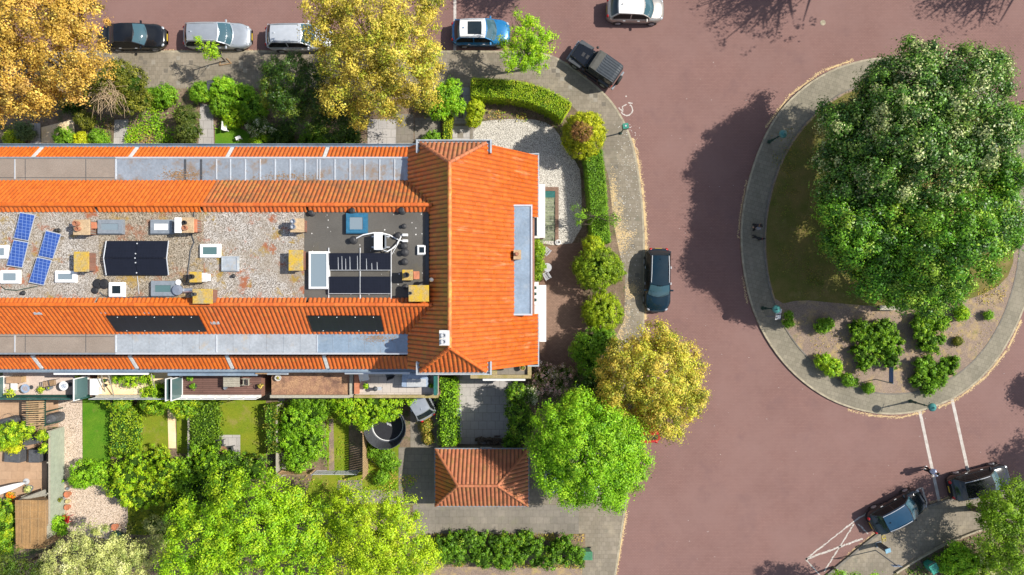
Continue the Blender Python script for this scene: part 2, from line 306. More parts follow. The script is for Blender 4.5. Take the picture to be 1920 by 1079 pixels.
# ---------------------------------------------------------------- the setting
def sheet(name, px, mat, z0, z1, smooth=0, closed=True):
    pts = [P(a, b) for a, b in px]
    if smooth: pts = chaikin(pts, smooth)
    c = sum((Vector((p[0], p[1])) for p in pts), Vector((0, 0))) / len(pts)
    o = MB().prism(pts, z0, z1).build(name, mat, None, (0, 0, 0)); return tag(o, kind='structure')
def strip_pts(pts, w, closed=False):
    """left/right offsets of a polyline"""
    n = len(pts); L_, R_ = [], []
    for i in range(n):
        a = pts[(i - 1) % n] if (closed or i > 0) else pts[i]; b = pts[(i + 1) % n] if (closed or i < n - 1) else pts[i]
        d = (Vector((b[0] - a[0], b[1] - a[1]))).normalized(); q = Vector((-d.y, d.x)) * (w / 2); p = Vector((pts[i][0], pts[i][1]))
        L_.append(p + q); R_.append(p - q)
    return L_, R_
def strip(mb, pts, w, z0, z1, closed=False, jit=0.0, rnd=random.Random(3)):
    L_, R_ = strip_pts(pts, w, closed); n = len(pts)
    if jit: L_ = [p + Vector((rnd.uniform(-jit, jit), rnd.uniform(-jit, jit))) for p in L_]; R_ = [p + Vector((rnd.uniform(-jit, jit), rnd.uniform(-jit, jit))) for p in R_]
    for i in range(n if closed else n - 1):
        j = (i + 1) % n; a, b, c, d = L_[i], R_[i], R_[j], L_[j]
        vs = [(p.x, p.y, z) for z in (z0, z1) for p in (a, b, c, d)]
        mb.add(vs, [(4, 5, 6, 7), (0, 3, 2, 1), (1, 2, 6, 5), (3, 0, 4, 7)])
    return mb
def dens(pts, step=.35):
    out = []
    for i in range(len(pts) - 1):
        a, b = Vector((pts[i][0], pts[i][1])), Vector((pts[i + 1][0], pts[i + 1][1])); k = max(1, int((b - a).length / step))
        out += [a.lerp(b, t / k) for t in range(k)]
    return out + [Vector((pts[-1][0], pts[-1][1]))]

g = MB(); g.rng(-600, 600, -600, 600, -.4, -.05); tag(g.build('ground', M['soil']), kind='structure')
g = MB(); g.rng(-60, 60, -45, 45, -.04, 0); tag(g.build('road', M['road']), kind='structure')
kerbpx = [(-200, 98), (0, 98), (400, 98), (700, 98), (900, 98), (1000, 99), (1040, 107), (1085, 138), (1139, 181), (1172, 232), (1189, 283), (1200, 350), (1206, 420), (1207, 500), (1206, 600), (1204, 700), (1197, 800), (1184, 880), (1173, 939), (1160, 1029), (1148, 1110), (1140, 1200)]
kerbw = chaikin([P(*p) for p in kerbpx], 2, False)
corner = [Vector((-60, kerbw[0].y))] + kerbw + [Vector((-60, kerbw[-1].y))]
tag(MB().prism(corner, -.03, .12).build('pavement', M['pave']), kind='structure')
tag(strip(MB(), dens(kerbw, .6), .14, -.03, .128).build('kerb', M['kerb']), kind='structure')
rngpx = [(1680, 107), (1610, 115), (1545, 138), (1487, 180), (1445, 232), (1415, 300), (1396, 370), (1388, 435), (1393, 505), (1408, 575), (1438, 640), (1485, 700), (1545, 745), (1610, 770), (1680, 778), (1750, 764), (1812, 732), (1865, 680), (1905, 610), (1935, 530), (1950, 440), (1945, 340), (1920, 250), (1870, 175), (1790, 125)]
outer = chaikin([P(*p) for p in rngpx], 2)
tag(MB().prism(outer, -.03, .12).build('pavement', M['ring']), kind='structure')
tag(strip(MB(), outer, .13, -.03, .128, True).build('kerb', M['kerb']), kind='structure')
innpx = [(1680, 148), (1620, 158), (1565, 180), (1515, 222), (1475, 275), (1449, 335), (1434, 400), (1430, 460), (1438, 525), (1455, 585), (1485, 640), (1530, 688), (1585, 722), (1640, 738), (1700, 739), (1760, 722), (1812, 690), (1855, 640), (1885, 580), (1905, 510), (1912, 440), (1905, 350), (1885, 270), (1840, 205), (1770, 162)]
inner = chaikin([P(*p) for p in innpx], 2)
tag(MB().prism(inner, .02, .14).build('soil_bed', M['mulch']), kind='structure')
tag(strip(MB(), inner, .09, .02, .155, True).build('kerb', M['kerbdark']), kind='structure')
lp = [p for p in innpx if p[1] < 590] ; lw = [(1455, 578), (1500, 562), (1560, 568), (1640, 575), (1720, 570), (1800, 566), (1860, 545), (1896, 510)]
lawnpoly = [(1680, 152), (1622, 162), (1568, 184), (1519, 225), (1479, 277), (1453, 336), (1438, 400), (1434, 460), (1441, 525), (1456, 572)] + lw[1:] + [(1900, 440), (1895, 350), (1880, 275), (1836, 208), (1768, 166)]
sheet('grass', lawnpoly, M['lawn_ring'], .1, .148, 1)
# south-east corner pavement and bed
sepx = [(1530, 1095), (1590, 1045), (1645, 1000), (1700, 964), (1755, 943), (1800, 932), (1860, 922), (1960, 905), (2050, 890), (2050, 1200), (1530, 1200)]
sek = chaikin([P(*p) for p in sepx[:9]], 2, False)
tag(MB().prism(sek + [P(2050, 1200), P(1500, 1200)], -.03, .12).build('pavement', M['pave']), kind='structure')
tag(strip(MB(), dens(sek, .6), .16, -.03, .13).build('kerb', M['kerbdark']), kind='structure')
sebed = [P(*p) for p in [(1640, 1110), (1677, 1072), (1720, 1045), (1775, 1015), (1829, 994), (1900, 975), (2050, 950), (2050, 1200), (1640, 1200)]]
tag(MB().prism(sebed, .05, .15).build('soil_bed', M['soil']), kind='structure')
w = strip(MB(), dens([P(*p) for p in [(1677, 1072), (1720, 1045), (1775, 1015), (1829, 994), (1900, 975)]], .8), .12, .05, .3)
tag(w.build('garden_wall', M['kerb']), 'low stone edging wall curving round the planted bed in the south east corner', 'wall')
# litter of catkins along the kerbs
FLECK = MB(); frr = random.Random(12)
def fleck(x, y, z):
    q = frr.uniform(.02, .06); a = frr.uniform(0, 3); FLECK.add([(x + q * math.cos(a + t), y + q * .6 * math.sin(a + t), z + frr.uniform(0, .004)) for t in (0, 1.57, 3.14, 4.71)], [(0, 1, 2, 3)])
def litter(segs, name='catkin_litter'):
    """matted litter in the gutter: a broken ragged strip with loose flecks round it"""
    rr = random.Random(11); mb = MB()
    for pts, w in segs:
        d = dens([P(*p) for p in pts], .14); L_, R_ = strip_pts(d, w * .55); e = [rr.uniform(-.4, 1) for _ in d]
        e = [(e[max(0, k - 1)] + e[k] + e[min(len(e) - 1, k + 1)]) / 3 for k in range(len(e))]
        for i in range(len(d) - 1):
            for _ in range(int(w * 60)): t = rr.gauss(.5, .55); q = L_[i].lerp(R_[i], t); fleck(q.x + rr.uniform(-.08, .08), q.y + rr.uniform(-.08, .08), .004)
            if e[i] < 0 or e[i + 1] < 0: continue
            c0, c1 = (L_[i] + R_[i]) / 2, (L_[i + 1] + R_[i + 1]) / 2; f0, f1 = min(1, e[i] * 2.2), min(1, e[i + 1] * 2.2); z = .004
            mb.add([(*c0.lerp(L_[i], f0), z), (*c0.lerp(R_[i], f0), z), (*c1.lerp(R_[i + 1], f1), z), (*c1.lerp(L_[i + 1], f1), z)], [(0, 1, 2, 3)])
    return tag(mb.build(name, M['tan']), kind='structure')
litter([([(0, 96), (180, 96), (420, 96), (640, 96)], .09), ([(1060, 117), (1100, 146)], .12), ([(1186, 260), (1196, 300), (1206, 370), (1211, 440), (1211, 520), (1210, 600)], .28), ([(1175, 960), (1168, 1000), (1158, 1060), (1154, 1085)], .16),
        ([(1600, 113), (1540, 134), (1480, 180), (1435, 240)], .14), ([(1400, 340), (1388, 400), (1384, 450)], .07), ([(1392, 520), (1402, 570)], .07),
        ([(1590, 768), (1630, 779), (1690, 783), (1735, 772)], .13), ([(1760, 765), (1800, 745), (1850, 705), (1890, 655), (1915, 600)], .17), ([(1640, 1000), (1600, 1032), (1570, 1060)], .1), ([(1745, 944), (1790, 930)], .2)])
for (x, y, sx, sy, n) in ((1149, 365, 4, 20, 420), (1158, 415, 6, 22, 620), (1163, 450, 9, 12, 480), (1155, 470, 6, 10, 260), (1184, 545, 7, 8, 380), (1164, 590, 7, 16, 380), (1158, 622, 8, 10, 300), (1178, 440, 8, 4, 160)):   # drifts on the pavement
    for _ in range(n): p = P(frr.gauss(x, sx), frr.gauss(y, sy)); fleck(p.x, p.y, .1225)
tag(FLECK.build('loose_litter', M['tan']), kind='stuff')
# fallen petals: far too many to count
rr = random.Random(8); mb = MB()
for i in range(900):
    y = rr.uniform(235, 700); x = rr.gauss(1175, 16)
    if i > 700: x, y = rr.uniform(1250, 1900), rr.uniform(100, 1050)
    if i <= 700 and not (1146 < x < 1199): continue
    p = P(x, y); s = rr.uniform(.01, .036) * (1 if i <= 700 else .8); z = .1255 if i <= 700 else .012
    a = rr.uniform(0, 3); mb.add([(p.x + s * math.cos(a + q), p.y + s * rr.uniform(.6, 1) * math.sin(a + q), z + .002 * (q > 2)) for q in (0, 1.57, 3.14, 4.71)], [(0, 1, 2, 3)])
tag(mb.build('fallen_petals', M['white_w']), kind='stuff')
# odd lighter and darker slabs in the pavements
mb = MB(); rr = random.Random(21); seen = set()
for i in range(60):
    if i < 34: p = P(rr.uniform(215, 520), rr.uniform(106, 158))
    elif i < 46: p = P(rr.uniform(1150, 1196), rr.uniform(270, 600))
    else: t = rr.uniform(0, 1); p = P(1035 + 95 * t, 135 + 60 * t + rr.uniform(-8, 8))
    gx, gy = round(p.x / .3), round(p.y / .3)
    if (gx, gy) in seen: continue
    seen.add((gx, gy)); mb.mi = rr.choice((0, 1)); mb.rng(gx * .3 - .144, gx * .3 + .144, gy * .3 - .144, gy * .3 + .144, .1, .1235)
tag(mb.build('paving_slabs', [M['slab_l'], M['slab_d']]), kind='structure')
# drains and manholes in the road
def cover_(px, py, name, lab, r=.2, z=.008):
    mb = MB(); p = P(px, py); mb.lathe((p.x, p.y, -.02), [(r, 0), (r, z + .02)], 18); mb.torus((p.x, p.y, z), r * .8, .012, n=18, k=4)
    mb.box((p.x, p.y, z + .004), (r * 1.1, .03, .006)); mb.box((p.x, p.y, z + .002), (.03, r * 1.1, .006))
    tag(mb.build(name, M['kerb'], None, (p.x, p.y, 0), local=False), lab, 'manhole')
cover_(1543, 43, 'manhole_cover', 'pale round manhole cover in the brick road between two tree shadows')
# white road markings
def marking(pts, w, name='road_marking', jit=0.0, gap=0.0):
    rr = random.Random(int(pts[0][0])); mb = MB(); d = dens([P(*p) for p in pts], .22)
    L_, R_ = strip_pts(d, w)
    for i in range(len(d) - 1):
        if rr.random() < gap: continue
        q = [L_[i], R_[i], R_[i + 1], L_[i + 1]]; q = [v + Vector((rr.uniform(-jit, jit), rr.uniform(-jit, jit))) for v in q]
        mb.add([(v.x, v.y, .006) for v in q], [(0, 1, 2, 3)])
    return tag(mb.build(name, M['marking']), kind='structure')
M['marking'] = ground_mat('worn_white_marking', (.5, .46, .42, 1), (.36, .32, .28, 1), 3, 30, .35, .8, .1)
marking([(1724, 769), (1761, 941)], .22, jit=.006); marking([(1783, 740), (1818, 896)], .22, jit=.006); marking([(853, -10), (853, 99)], .2, jit=.006)
marking([(1511, 1049), (1604, 976), (1660, 942), (1729, 915)], .1, jit=.03, gap=.07); marking([(1511, 1049), (1580, 1024), (1618, 1010)], .13, jit=.03, gap=.03)
marking([(1604, 978), (1577, 1022), (1545, 1072)], .09, jit=.03, gap=.07); marking([(1511, 1049), (1540, 1082)], .09, jit=.02, gap=.05); marking([(1604, 978), (1628, 1002)], .1, jit=.03, gap=.1); marking([(1729, 915), (1738, 948)], .12, jit=.02, gap=.05)
mb = MB(); c = P(1175, 205)                                         # faded wheelchair symbol
def arcpts(cx, cy, r, a0, a1, n=18): return [P(cx + r * math.cos(R(a0 + (a1 - a0) * i / n)), cy + r * math.sin(R(a0 + (a1 - a0) * i / n))) for i in range(n + 1)]
strip(mb, arcpts(1175, 206, 11, -55, 160), .085, 0, .006, jit=.02); strip(mb, dens([P(1168, 211), P(1167, 200), P(1175, 196)], .1), .075, 0, .006, jit=.02); strip(mb, dens([P(1178, 193), P(1186, 194)], .1), .08, 0, .006, jit=.02)
strip(mb, dens([P(1160, 202), P(1167, 209)], .1), .08, 0, .006, jit=.03); p = P(1174, 181); mb.lathe((p.x, p.y, 0), [(.06, 0), (.06, .006)], 8)
tag(mb.build('wheelchair_marking', M['marking']), kind='structure')
# ---- north gardens
sheet('soil_bed', [(-150, 167), (878, 167), (878, 300), (-150, 300)], M['soil'], .05, .13)
sheet('soil_bed', [(885, 152), (985, 152), (1060, 188), (1088, 215), (1118, 262), (1140, 330), (1152, 430), (1160, 470), (1172, 520), (1170, 600), (1150, 640), (1135, 720), (1110, 810), (1000, 850), (960, 840), (962, 700), (880, 700), (880, 300)], M['soil'], .05, .13)
N_ = 'garden_path'
for px in ([(60, 232), (78, 232), (79, 290), (59, 290)], [(217, 226), (243, 226), (238, 290), (214, 290)], [(377, 195), (401, 200), (403, 290), (373, 290)]): sheet(N_, px, M['slab'], .1, .142)
sheet(N_, [(80, 240), (140, 225), (146, 285), (80, 285)], M['sandy'], .1, .136)
sheet(N_, [(690, 225), (743, 225), (743, 290), (690, 290)], M['slab'], .1, .142); sheet(N_, [(743, 215), (776, 215), (776, 290), (743, 290)], M['pave2'], .1, .138)
sheet(N_, [(778, 222), (826, 222), (826, 285), (778, 285)], M['pave2'], .1, .142)
sheet(N_, [(849, 165), (880, 165), (888, 232), (888, 285), (849, 285)], M['slab'], .1, .142)
mb = MB()
for (x0, y0, x1, y1) in ((858, 212, 869, 223), (858, 249, 869, 260), (849, 233, 888, 238), (881, 236, 887, 285), (860, 178, 868, 188)): a, b = P(x0, y0), P(x1, y1); mb.rng(a.x, b.x, b.y, a.y, .1, .149)
tag(mb.build('paving_inlay', M['pave2']), kind='structure')
sheet('grass', [(405, 243), (445, 238), (470, 250), (470, 290), (404, 290)], M['lawn'], .1, .14)
sheet('gravel', [(888, 236), (905, 228), (960, 224), (1015, 226), (1045, 245), (1060, 285), (1085, 310), (1090, 345), (1090, 455), (1020, 462), (1000, 440), (1000, 285), (888, 285)], M['gravel'], .1, .15, 1)
sheet('patio', [(1024, 462), (1090, 455), (1095, 640), (1075, 700), (1010, 705), (1005, 440)], M['brown_brick'], .1, .146)
# ---- south side gardens
sheet('soil_bed', [(-150, 690), (860, 690), (860, 845), (780, 950), (780, 1200), (-150, 1200)], M['soil'], .05, .13)
sheet('gravel', [(112, 745), (156, 745), (157, 868), (122, 900), (108, 900)], M['gravel_p'], .1, .14); sheet('gravel', [(116, 880), (190, 900), (240, 930), (243, 990), (225, 1010), (160, 1005), (116, 990)], M['gravel_p'], .1, .142, 1)
sheet('patio', [(-60, 745), (112, 745), (112, 800), (-60, 800)], M['patio'], .1, .146); sheet('patio', [(-60, 800), (91, 800), (90, 935), (-60, 940)], M['patio'], .1, .15)
sheet('grass', [(157, 745), (208, 745), (210, 868), (157, 868)], M['lawn'], .1, .146); sheet('grass', [(258, 755), (315, 755), (318, 850), (260, 856)], M['lawn_dry'], .1, .146); sheet('grass', [(332, 755), (352, 755), (354, 850), (334, 850)], M['lawn_dry'], .1, .146)
sheet('grass', [(405, 750), (500, 750), (500, 858), (408, 862)], M['lawn_dry'], .1, .146); sheet('grass', [(610, 745), (655, 745), (655, 882), (615, 882)], M['lawn_dry'], .1, .146); sheet('grass', [(690, 830), (750, 830), (748, 925), (690, 925)], M['lawn_dry'], .1, .144)
sheet('grass', [(590, 885), (800, 885), (740, 960), (560, 960)], M['lawn_dry'], .1, .14); sheet('grass', [(-40, 940), (30, 940), (28, 1040), (-40, 1040)], M['lawn'], .1, .146); sheet('grass', [(240, 935), (380, 930), (370, 1010), (240, 1000)], M['lawn_dry'], .1, .141)
sheet(N_, [(316, 765), (330, 765), (332, 840), (318, 840)], M['sandy'], .1, .152); sheet(N_, [(523, 745), (535, 745), (533, 860), (540, 890), (528, 892), (522, 860)], M['slab'], .1, .148); sheet(N_, [(618, 785), (626, 785), (628, 880), (618, 882)], M['mulch'], .1, .151)
sheet(N_, [(409, 815), (452, 815), (452, 858), (405, 862)], M['slab'], .1, .15); sheet(N_, [(635, 900), (680, 900), (680, 918), (632, 918)], M['pave2'], .1, .15)
sheet('driveway', [(650, 918), (770, 918), (770, 944), (650, 944)], M['pave2'], .1, .145)
sheet('driveway', [(748, 838), (820, 838), (820, 945), (748, 945)], M['pave2'], .1, .153); sheet('driveway', [(770, 745), (824, 745), (824, 840), (770, 840)], M['pave2'], .1, .148)
sheet('driveway', [(862, 690), (960, 690), (955, 832), (862, 832)], M['slab'], .1, .15); sheet('driveway', [(775, 946), (1085, 946), (1085, 1000), (775, 1000)], M['pave2'], .1, .14)
sheet('soil_bed', [(800, 1000), (1097, 1000), (1097, 1062), (800, 1062)], M['soil'], .1, .146); sheet(N_, [(800, 1062), (1092, 1062), (1085, 1130), (780, 1130)], M['mulch'], .1, .143)
# ---------------------------------------------------------------- tiled roofs
def tiled(name, O, u, v, ul, vl, mat, parent, clips=(), tw=6.1 / 24, ch=.34, seed=0, amp=.036):
    """pantile surface: u runs along the eave, v up the slope; clips = [(point, outward normal)]"""
    O, u, v = Vector(O), Vector(u).normalized(), Vector(v).normalized(); n = u.cross(v)
    if n.z < 0: n = -n
    K = 5; prof = [-.5, .65, 1, .7, -.2]; nt = int(math.ceil(ul / tw)); nc = int(math.ceil(vl / ch)); rr = np.random.default_rng(seed)
    verts = []; cols = nt * K + 1
    for j in range(nc):
        for (vv, lift) in ((j * ch, .035), (min((j + 1) * ch, vl), .0)):
            for i in range(cols): verts.append(O + u * (i * tw / K) + v * vv + n * (prof[i % K] * amp + lift))
    faces = []; rnd = []; grv = []
    tr = rr.random((nc, nt + 1))
    for j in range(nc):
        for half in (0, 1):
            r0 = (2 * j + half) * cols
            if 2 * j + half + 1 >= 2 * nc: continue
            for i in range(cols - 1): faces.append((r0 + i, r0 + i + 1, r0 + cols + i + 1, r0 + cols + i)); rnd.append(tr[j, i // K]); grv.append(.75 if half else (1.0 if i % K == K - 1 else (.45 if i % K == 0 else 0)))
    me = bpy.data.meshes.new(name); me.from_pydata(verts, [], faces)
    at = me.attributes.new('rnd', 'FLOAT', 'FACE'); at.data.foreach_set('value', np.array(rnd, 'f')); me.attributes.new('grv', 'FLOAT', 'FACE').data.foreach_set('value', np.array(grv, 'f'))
    if clips:
        bm = bmesh.new(); bm.from_mesh(me)
        for p, nn in clips:
            bmesh.ops.bisect_plane(bm, geom=bm.verts[:] + bm.edges[:] + bm.faces[:], plane_co=Vector(p), plane_no=Vector(nn), clear_outer=True)
        bm.to_mesh(me); bm.free()
    return mesh_obj(name, me, mat, parent)
def ridge(name, p0, p1, mat, parent, r=.13, step=.38):
    mb = MB(); p0, p1 = Vector(p0), Vector(p1); d = p1 - p0; k = max(1, int(d.length / step)); q = d.normalized()
    side = q.cross(Vector((0, 0, 1))).normalized(); up = side.cross(q)
    for i in range(k):
        a = p0 + d * (i / k); b = p0 + d * ((i + 1.06) / k); vs = []; 
        for (c, rr_) in ((a, r), (b, r * .86)):
            for j in range(7):
                t = math.pi * j / 6 * 1.1 - .16; vs.append(c + side * (rr_ * math.cos(t)) + up * (rr_ * math.sin(t)))
        mb.add(vs, [(j, j + 1, 8 + j, 7 + j) for j in range(6)] + [tuple(range(6, -1, -1)), tuple(range(7, 14))])
    o = mb.build(name, mat, parent, smooth=False)
    at = o.data.attributes.new('rnd', 'FLOAT', 'FACE'); at.data.foreach_set('value', np.repeat(np.random.default_rng(k).random(k), 8).astype('f')); return o

# cross-section of the terrace (y, z)
NS0, NS1 = (8.98, 5.55), (8.15, 6.45); SS0, SS1 = (-5.19, 5.55), (-4.29, 6.45)
ND_O, ND_I, SD_O, SD_I, ZD = 7.88, 6.46, -4.02, -2.78, 8.0
NR, SR, ZR, ZF = 4.77, -.985, 10.0, 9.75
BX = [-36.2, -30.1, -24.0, -17.9, -11.8]
def window(parent, c, w, h, axis, bars=1, fr=None, kind='window', depth=.08):
    """window in a facade; axis = outward direction 'n','s','e','w'"""
    d = {'n': (0, 1), 's': (0, -1), 'e': (1, 0), 'w': (-1, 0)}[axis]; c = Vector(c); f = MB(); hx = abs(d[1]); 
    def bx(m, off, a, b, hh, t): m.box(c + Vector((d[0] * t[0] + hx * off, d[1] * t[0] + (1 - hx) * off, hh)), (a if hx else t[1], t[1] if hx else a, b))
    for s in (-1, 1): bx(f, s * (w / 2 - .04), .08, h, 0, (.02, depth)); 
    for s in (-1, 1): bx(f, 0, w - .16, .08, s * (h / 2 - .04), (.02, depth))
    for i in range(bars): bx(f, (i + 1) * w / (bars + 1) - w / 2, .05, h - .16, 0, (.018, depth - .01))
    o = f.build(kind, fr or M['white'], parent)
    p = MB(); bx(p, 0, w - .1, h - .1, 0, (.0, .04)); p.build('pane', M['glass'], o); return o
def door(parent, c, w, h, axis, mat):
    d = {'n': (0, 1), 's': (0, -1), 'e': (1, 0)}[axis]; c = Vector(c); o = MB().box(c + Vector((d[0] * .02, d[1] * .02, 0)), (w if d[1] else .09, .09 if d[1] else w, h)).build('door', mat, parent)
    MB().box(c + Vector((d[0] * .09 + (w * .36 if d[1] else 0), d[1] * .09 + (w * .36 if d[0] else 0), 0)), (.05, .05, .12)).build('handle', M['steel'], o)
def chimney(parent, x0, y0, x1, y1, h, top, pots=(), body=None, zb=ZF):
    a, b = P(x0, y0, h), P(x1, y1, h); x0, x1, y0, y1 = a.x, b.x, b.y, a.y
    o = MB().rng(x0 + .06, x1 - .06, y0 + .06, y1 - .06, zb - .3, h - .09).build('chimney', body or M['brickwall'], parent)
    MB().rng(x0, x1, y0, y1, h - .09, h).build('chimney_cap', top, o, bevel=.015)
    for (px, py, r, hh, m) in pots:
        p = P(px, py, h); mb = MB(); mb.lathe((p.x, p.y, h), [(r, 0), (r * .85, hh * .8), (r * 1.05, hh * .82), (r * 1.05, hh), (r * .7, hh), (r * .7, hh - .12)], 14)
        mb.build('chimney_pot', m, o, smooth=False)
    return o
def skylight(parent, x0, y0, x1, y1, frame, pane, h=.28, border=.12, z=ZF, ghost=False):
    a, b = P(x0, y0, z + h), P(x1, y1, z + h); x0, x1, y0, y1 = a.x, b.x, b.y, a.y; f = MB(); zt = z + h
    f.prism([(x0 - .04, y0 - .04), (x1 + .04, y0 - .04), (x1 + .04, y1 + .04), (x0 - .04, y1 + .04)], z - .02, zt - .1)
    for (q0, q1, w0, w1) in ((x0, x1, y0, y0 + border), (x0, x1, y1 - border, y1), (x0, x0 + border, y0 + border, y1 - border), (x1 - border, x1, y0 + border, y1 - border)): f.rng(q0, q1, w0, w1, zt - .1, zt)
    o = f.build('skylight', frame, parent)
    MB().rng(x0 + border + .003, x1 - border - .003, y0 + border + .003, y1 - border - .003, zt - .09, zt - .035).build('pane', pane, o); return o
def vent(parent, px, py, h=.35, r=.1, z=ZF, mat=None, cap=True):
    p = P(px, py, z + h); mb = MB(); mb.lathe((p.x, p.y, z - .02), [(r * 1.9, 0), (r * 1.7, .05), (r * .8, .09), (r * .8, h * .72)] + ([(r * 1.25, h * .74), (r * 1.25, h * .9), (r * .7, h)] if cap else [(r, h * .8), (r, h)]), 14)
    return mb.build('vent_pipe', mat or M['black'], parent)

houses = []
cfg = [  # label, N skirt, tile, N dormer, S dormer, flat roof
    ('westmost terraced house of the row with only its orange skirt roofs inside the frame', 'tile_a', 'felt_b', 'felt_b', 'roofgravel'),
    ('terraced house at the west end with brown felt dormers and four blue solar panels', 'tile_a', 'felt_b', 'felt_b', 'roofgravel'),
    ('terraced house with brown gravel roof carrying the black tent shaped solar array', 'tile_a', 'zinc', 'zinc_l', 'roofgravel_b'),
    ('terraced house with mossy pale gravel roof and two lichen topped chimneys at its edge', 'tile_b', 'zinc', 'zinc_l', 'roofgravel'),
    ('terraced house with dark felt roof and white air conditioner next to the corner house', 'tile_b', 'zinc', 'zinc_b', 'felt')]
for k, (lab, tl, nd, sdm, fl) in enumerate(cfg):
    x0, x1 = BX[k], (BX[k + 1] if k < 4 else -6.05); w = x1 - x0; last = k == 4
    t = thing('terraced_house', lab, 'house', ((x0 + x1) / 2, 1.8, 0), 0, 'terraced houses in the row'); houses.append(t)
    L = Vector(t.location)
    def W(o): o.location = o.location - L; return o                # world-built child -> local to the house
    wl_ = MB(); wl_.rng(x0 + .004, x1 - .004, -5.0, 8.75, -.02, 5.6); wl_.rng(x0 + .004, x1 - .004, -3.9, 7.78, 5.6, 7.9); wl_.rng(x0 + .004, x1 - .004, SR - .18, NR + .18, 7.9, 9.6); W(wl_.build('wall', M['brickwall'], t))
    nv = Vector((0, NS1[0] - NS0[0], NS1[1] - NS0[1])); sv = Vector((0, SS1[0] - SS0[0], SS1[1] - SS0[1]))
    xe = x1 - .12; xs = x0 + .12
    W(tiled('front_skirt_roof', (xs, NS0[0], NS0[1]), (1, 0, 0), nv, xe - xs, nv.length, M[tl], t, [((xe, 0, 0), (1, 0, 0))], seed=k)); W(tiled('rear_skirt_roof', (xs, SS0[0], SS0[1]), (1, 0, 0), sv, xe - xs, sv.length, M[tl], t, [((xe, 0, 0), (1, 0, 0))], seed=k + 9))
    for x in (x0,):
        for (a, b) in ((NS0, NS1), (SS0, SS1)):
            v_ = MB().slab([(x - .1, a[0], a[1] + .09), (x + .1, a[0], a[1] + .09), (x + .1, b[0], b[1] + .09), (x - .1, b[0], b[1] + .09)], .16); W(v_.build('verge_flashing', M['lead'], t))
    gu = MB()
    for (y, s) in ((NS0[0] + .12, 1), (SS0[0] - .12, -1)):
        gu.rng(x0, x1, y - .1, y + .1, 5.3, 5.34); gu.rng(x0, x1, y + s * .09, y + s * .13, 5.3, 5.52); gu.rng(x0, x1, y - s * .13, y - s * .09, 5.3, 5.46)
    W(gu.build('gutter', M['zinc_b'], t))
    # dormers: front wall with windows, flat roof, raised edge
    for (nm, yo, yi, m, s, ax) in (('front_dormer', ND_O, ND_I, nd, 1, 'n'), ('rear_dormer', SD_O, SD_I, sdm, -1, 's')):
        xr = x1 - (.0 if not last else -.0)
        d = MB(); d.rng(x0, xr, min(yo, yi) - .0, max(yo, yi), ZD - .22, ZD); d.v = d.v
        o = W(d.build(nm, M[m], t)); e = MB(); e.rng(x0, xr, yo - s * .07, yo + s * .03, ZD - .24, ZD + .05); e.build('dormer_edge', M['alu' if m != 'felt_b' else 'mgrey'], o)
        e = MB(); e.rng(x0 - .03, x0 + .03, min(yo, yi) + .1, max(yo, yi) - .1, ZD, ZD + .04); e.build('seam', M['alu'], o)
        if m in ('zinc',) and s == 1:
            xx = [X(q, ZD) for q in range(404, 760, 28)]; e = MB()
            for q in xx:
                if x0 + .1 < q < x1 - .1: e.rng(q - .028, q + .028, yi, yo - .1, ZD, ZD + .05)
            if k == 2:
                e.mi = 1
                for q in (347.5, 377.5): q = X(q, ZD); e.rng(q - .06, q + .06, yi + .03, yo - .12, ZD, ZD + .035)
            if e.v: e.build('standing_seam', [M['alu'], M['dgrey']], o)
        if s == -1 and m != 'felt_b':
            e = MB()
            for i in range(1, 6): q = x0 + w * i / 6; e.rng(q - .008, q + .008, yi, yo + .05, ZD, ZD + .012)
            e.build('sheet_joint', M['zinc'], o)
        if m == 'felt_b':
            e = MB(); q = x0 + w * .7
            e.rng(x0 + .6, x0 + .63, yo - s * .1, yi, ZD, ZD + .008); e.rng(q, q + .03, yo - s * .1, yi, ZD, ZD + .008); e.rng(x0 + .1, x1 - .1, yi + s * .18, yi + s * .21, ZD, ZD + .01); e.build('felt_joint', M['dgrey'], o)
        for i in range(3): W_ = window(t, Vector((x0 + w * (i + .5) / 3, yo - s * .1, 7.2)) - L, 1.5, 1.1, ax, 1)
    # steep tiled mansard either side of the flat roof
    nv = Vector((0, NR - ND_I, ZR - ZD)); sv = Vector((0, SR - SD_I, ZR - ZD)); tm = M[tl]; xx1 = x1 if not last else -4.62
    cl = [((xx1, 0, 0), (1, 0, 0))]
    if last: cl = [((-3.48, 0, 11.3), (1.17, 0, -1.0))]
    W(tiled('front_mansard', (x0, ND_I, ZD + .02), (1, 0, 0), nv, xx1 - x0 + .9 * last, nv.length, M['tile_d'] if k >= 3 else tm, t, cl, seed=k + 20)); W(tiled('rear_mansard', (x0, SD_I, ZD + .02), (1, 0, 0), sv, xx1 - x0 + .9 * last, sv.length, tm, t, cl, seed=k + 30))
    for (y, s) in ((NR, -1), (SR, 1)):
        W(tiled('ridge_lip', (x0, y + s * .36, ZF + .02), (1, 0, 0), (0, -s * .36, .3), xx1 - x0, .46, tm, t, [((xx1 - .1, 0, 0), (1, 0, 0))], seed=k + 40, ch=.46)); W(ridge('ridge_tiles', (x0, y, ZR + .06), (xx1 - .02, y, ZR + .06), tm, t))
    xf1 = x1 if not last else -4.8
    f_ = MB(); xa = x0 if k != 4 else -12.06; xb = xf1 if k != 3 else -12.06
    f_.rng(xa + .003, xb - .003, SR + .1, NR - .1, ZF - .2, ZF); W(f_.build('flat_roof', M[fl], t))
t0, t1, t2, t3, t4 = houses
def adopt(o, house):
    o.parent = house; o.location = Vector(o.location) - Vector(house.location); return o
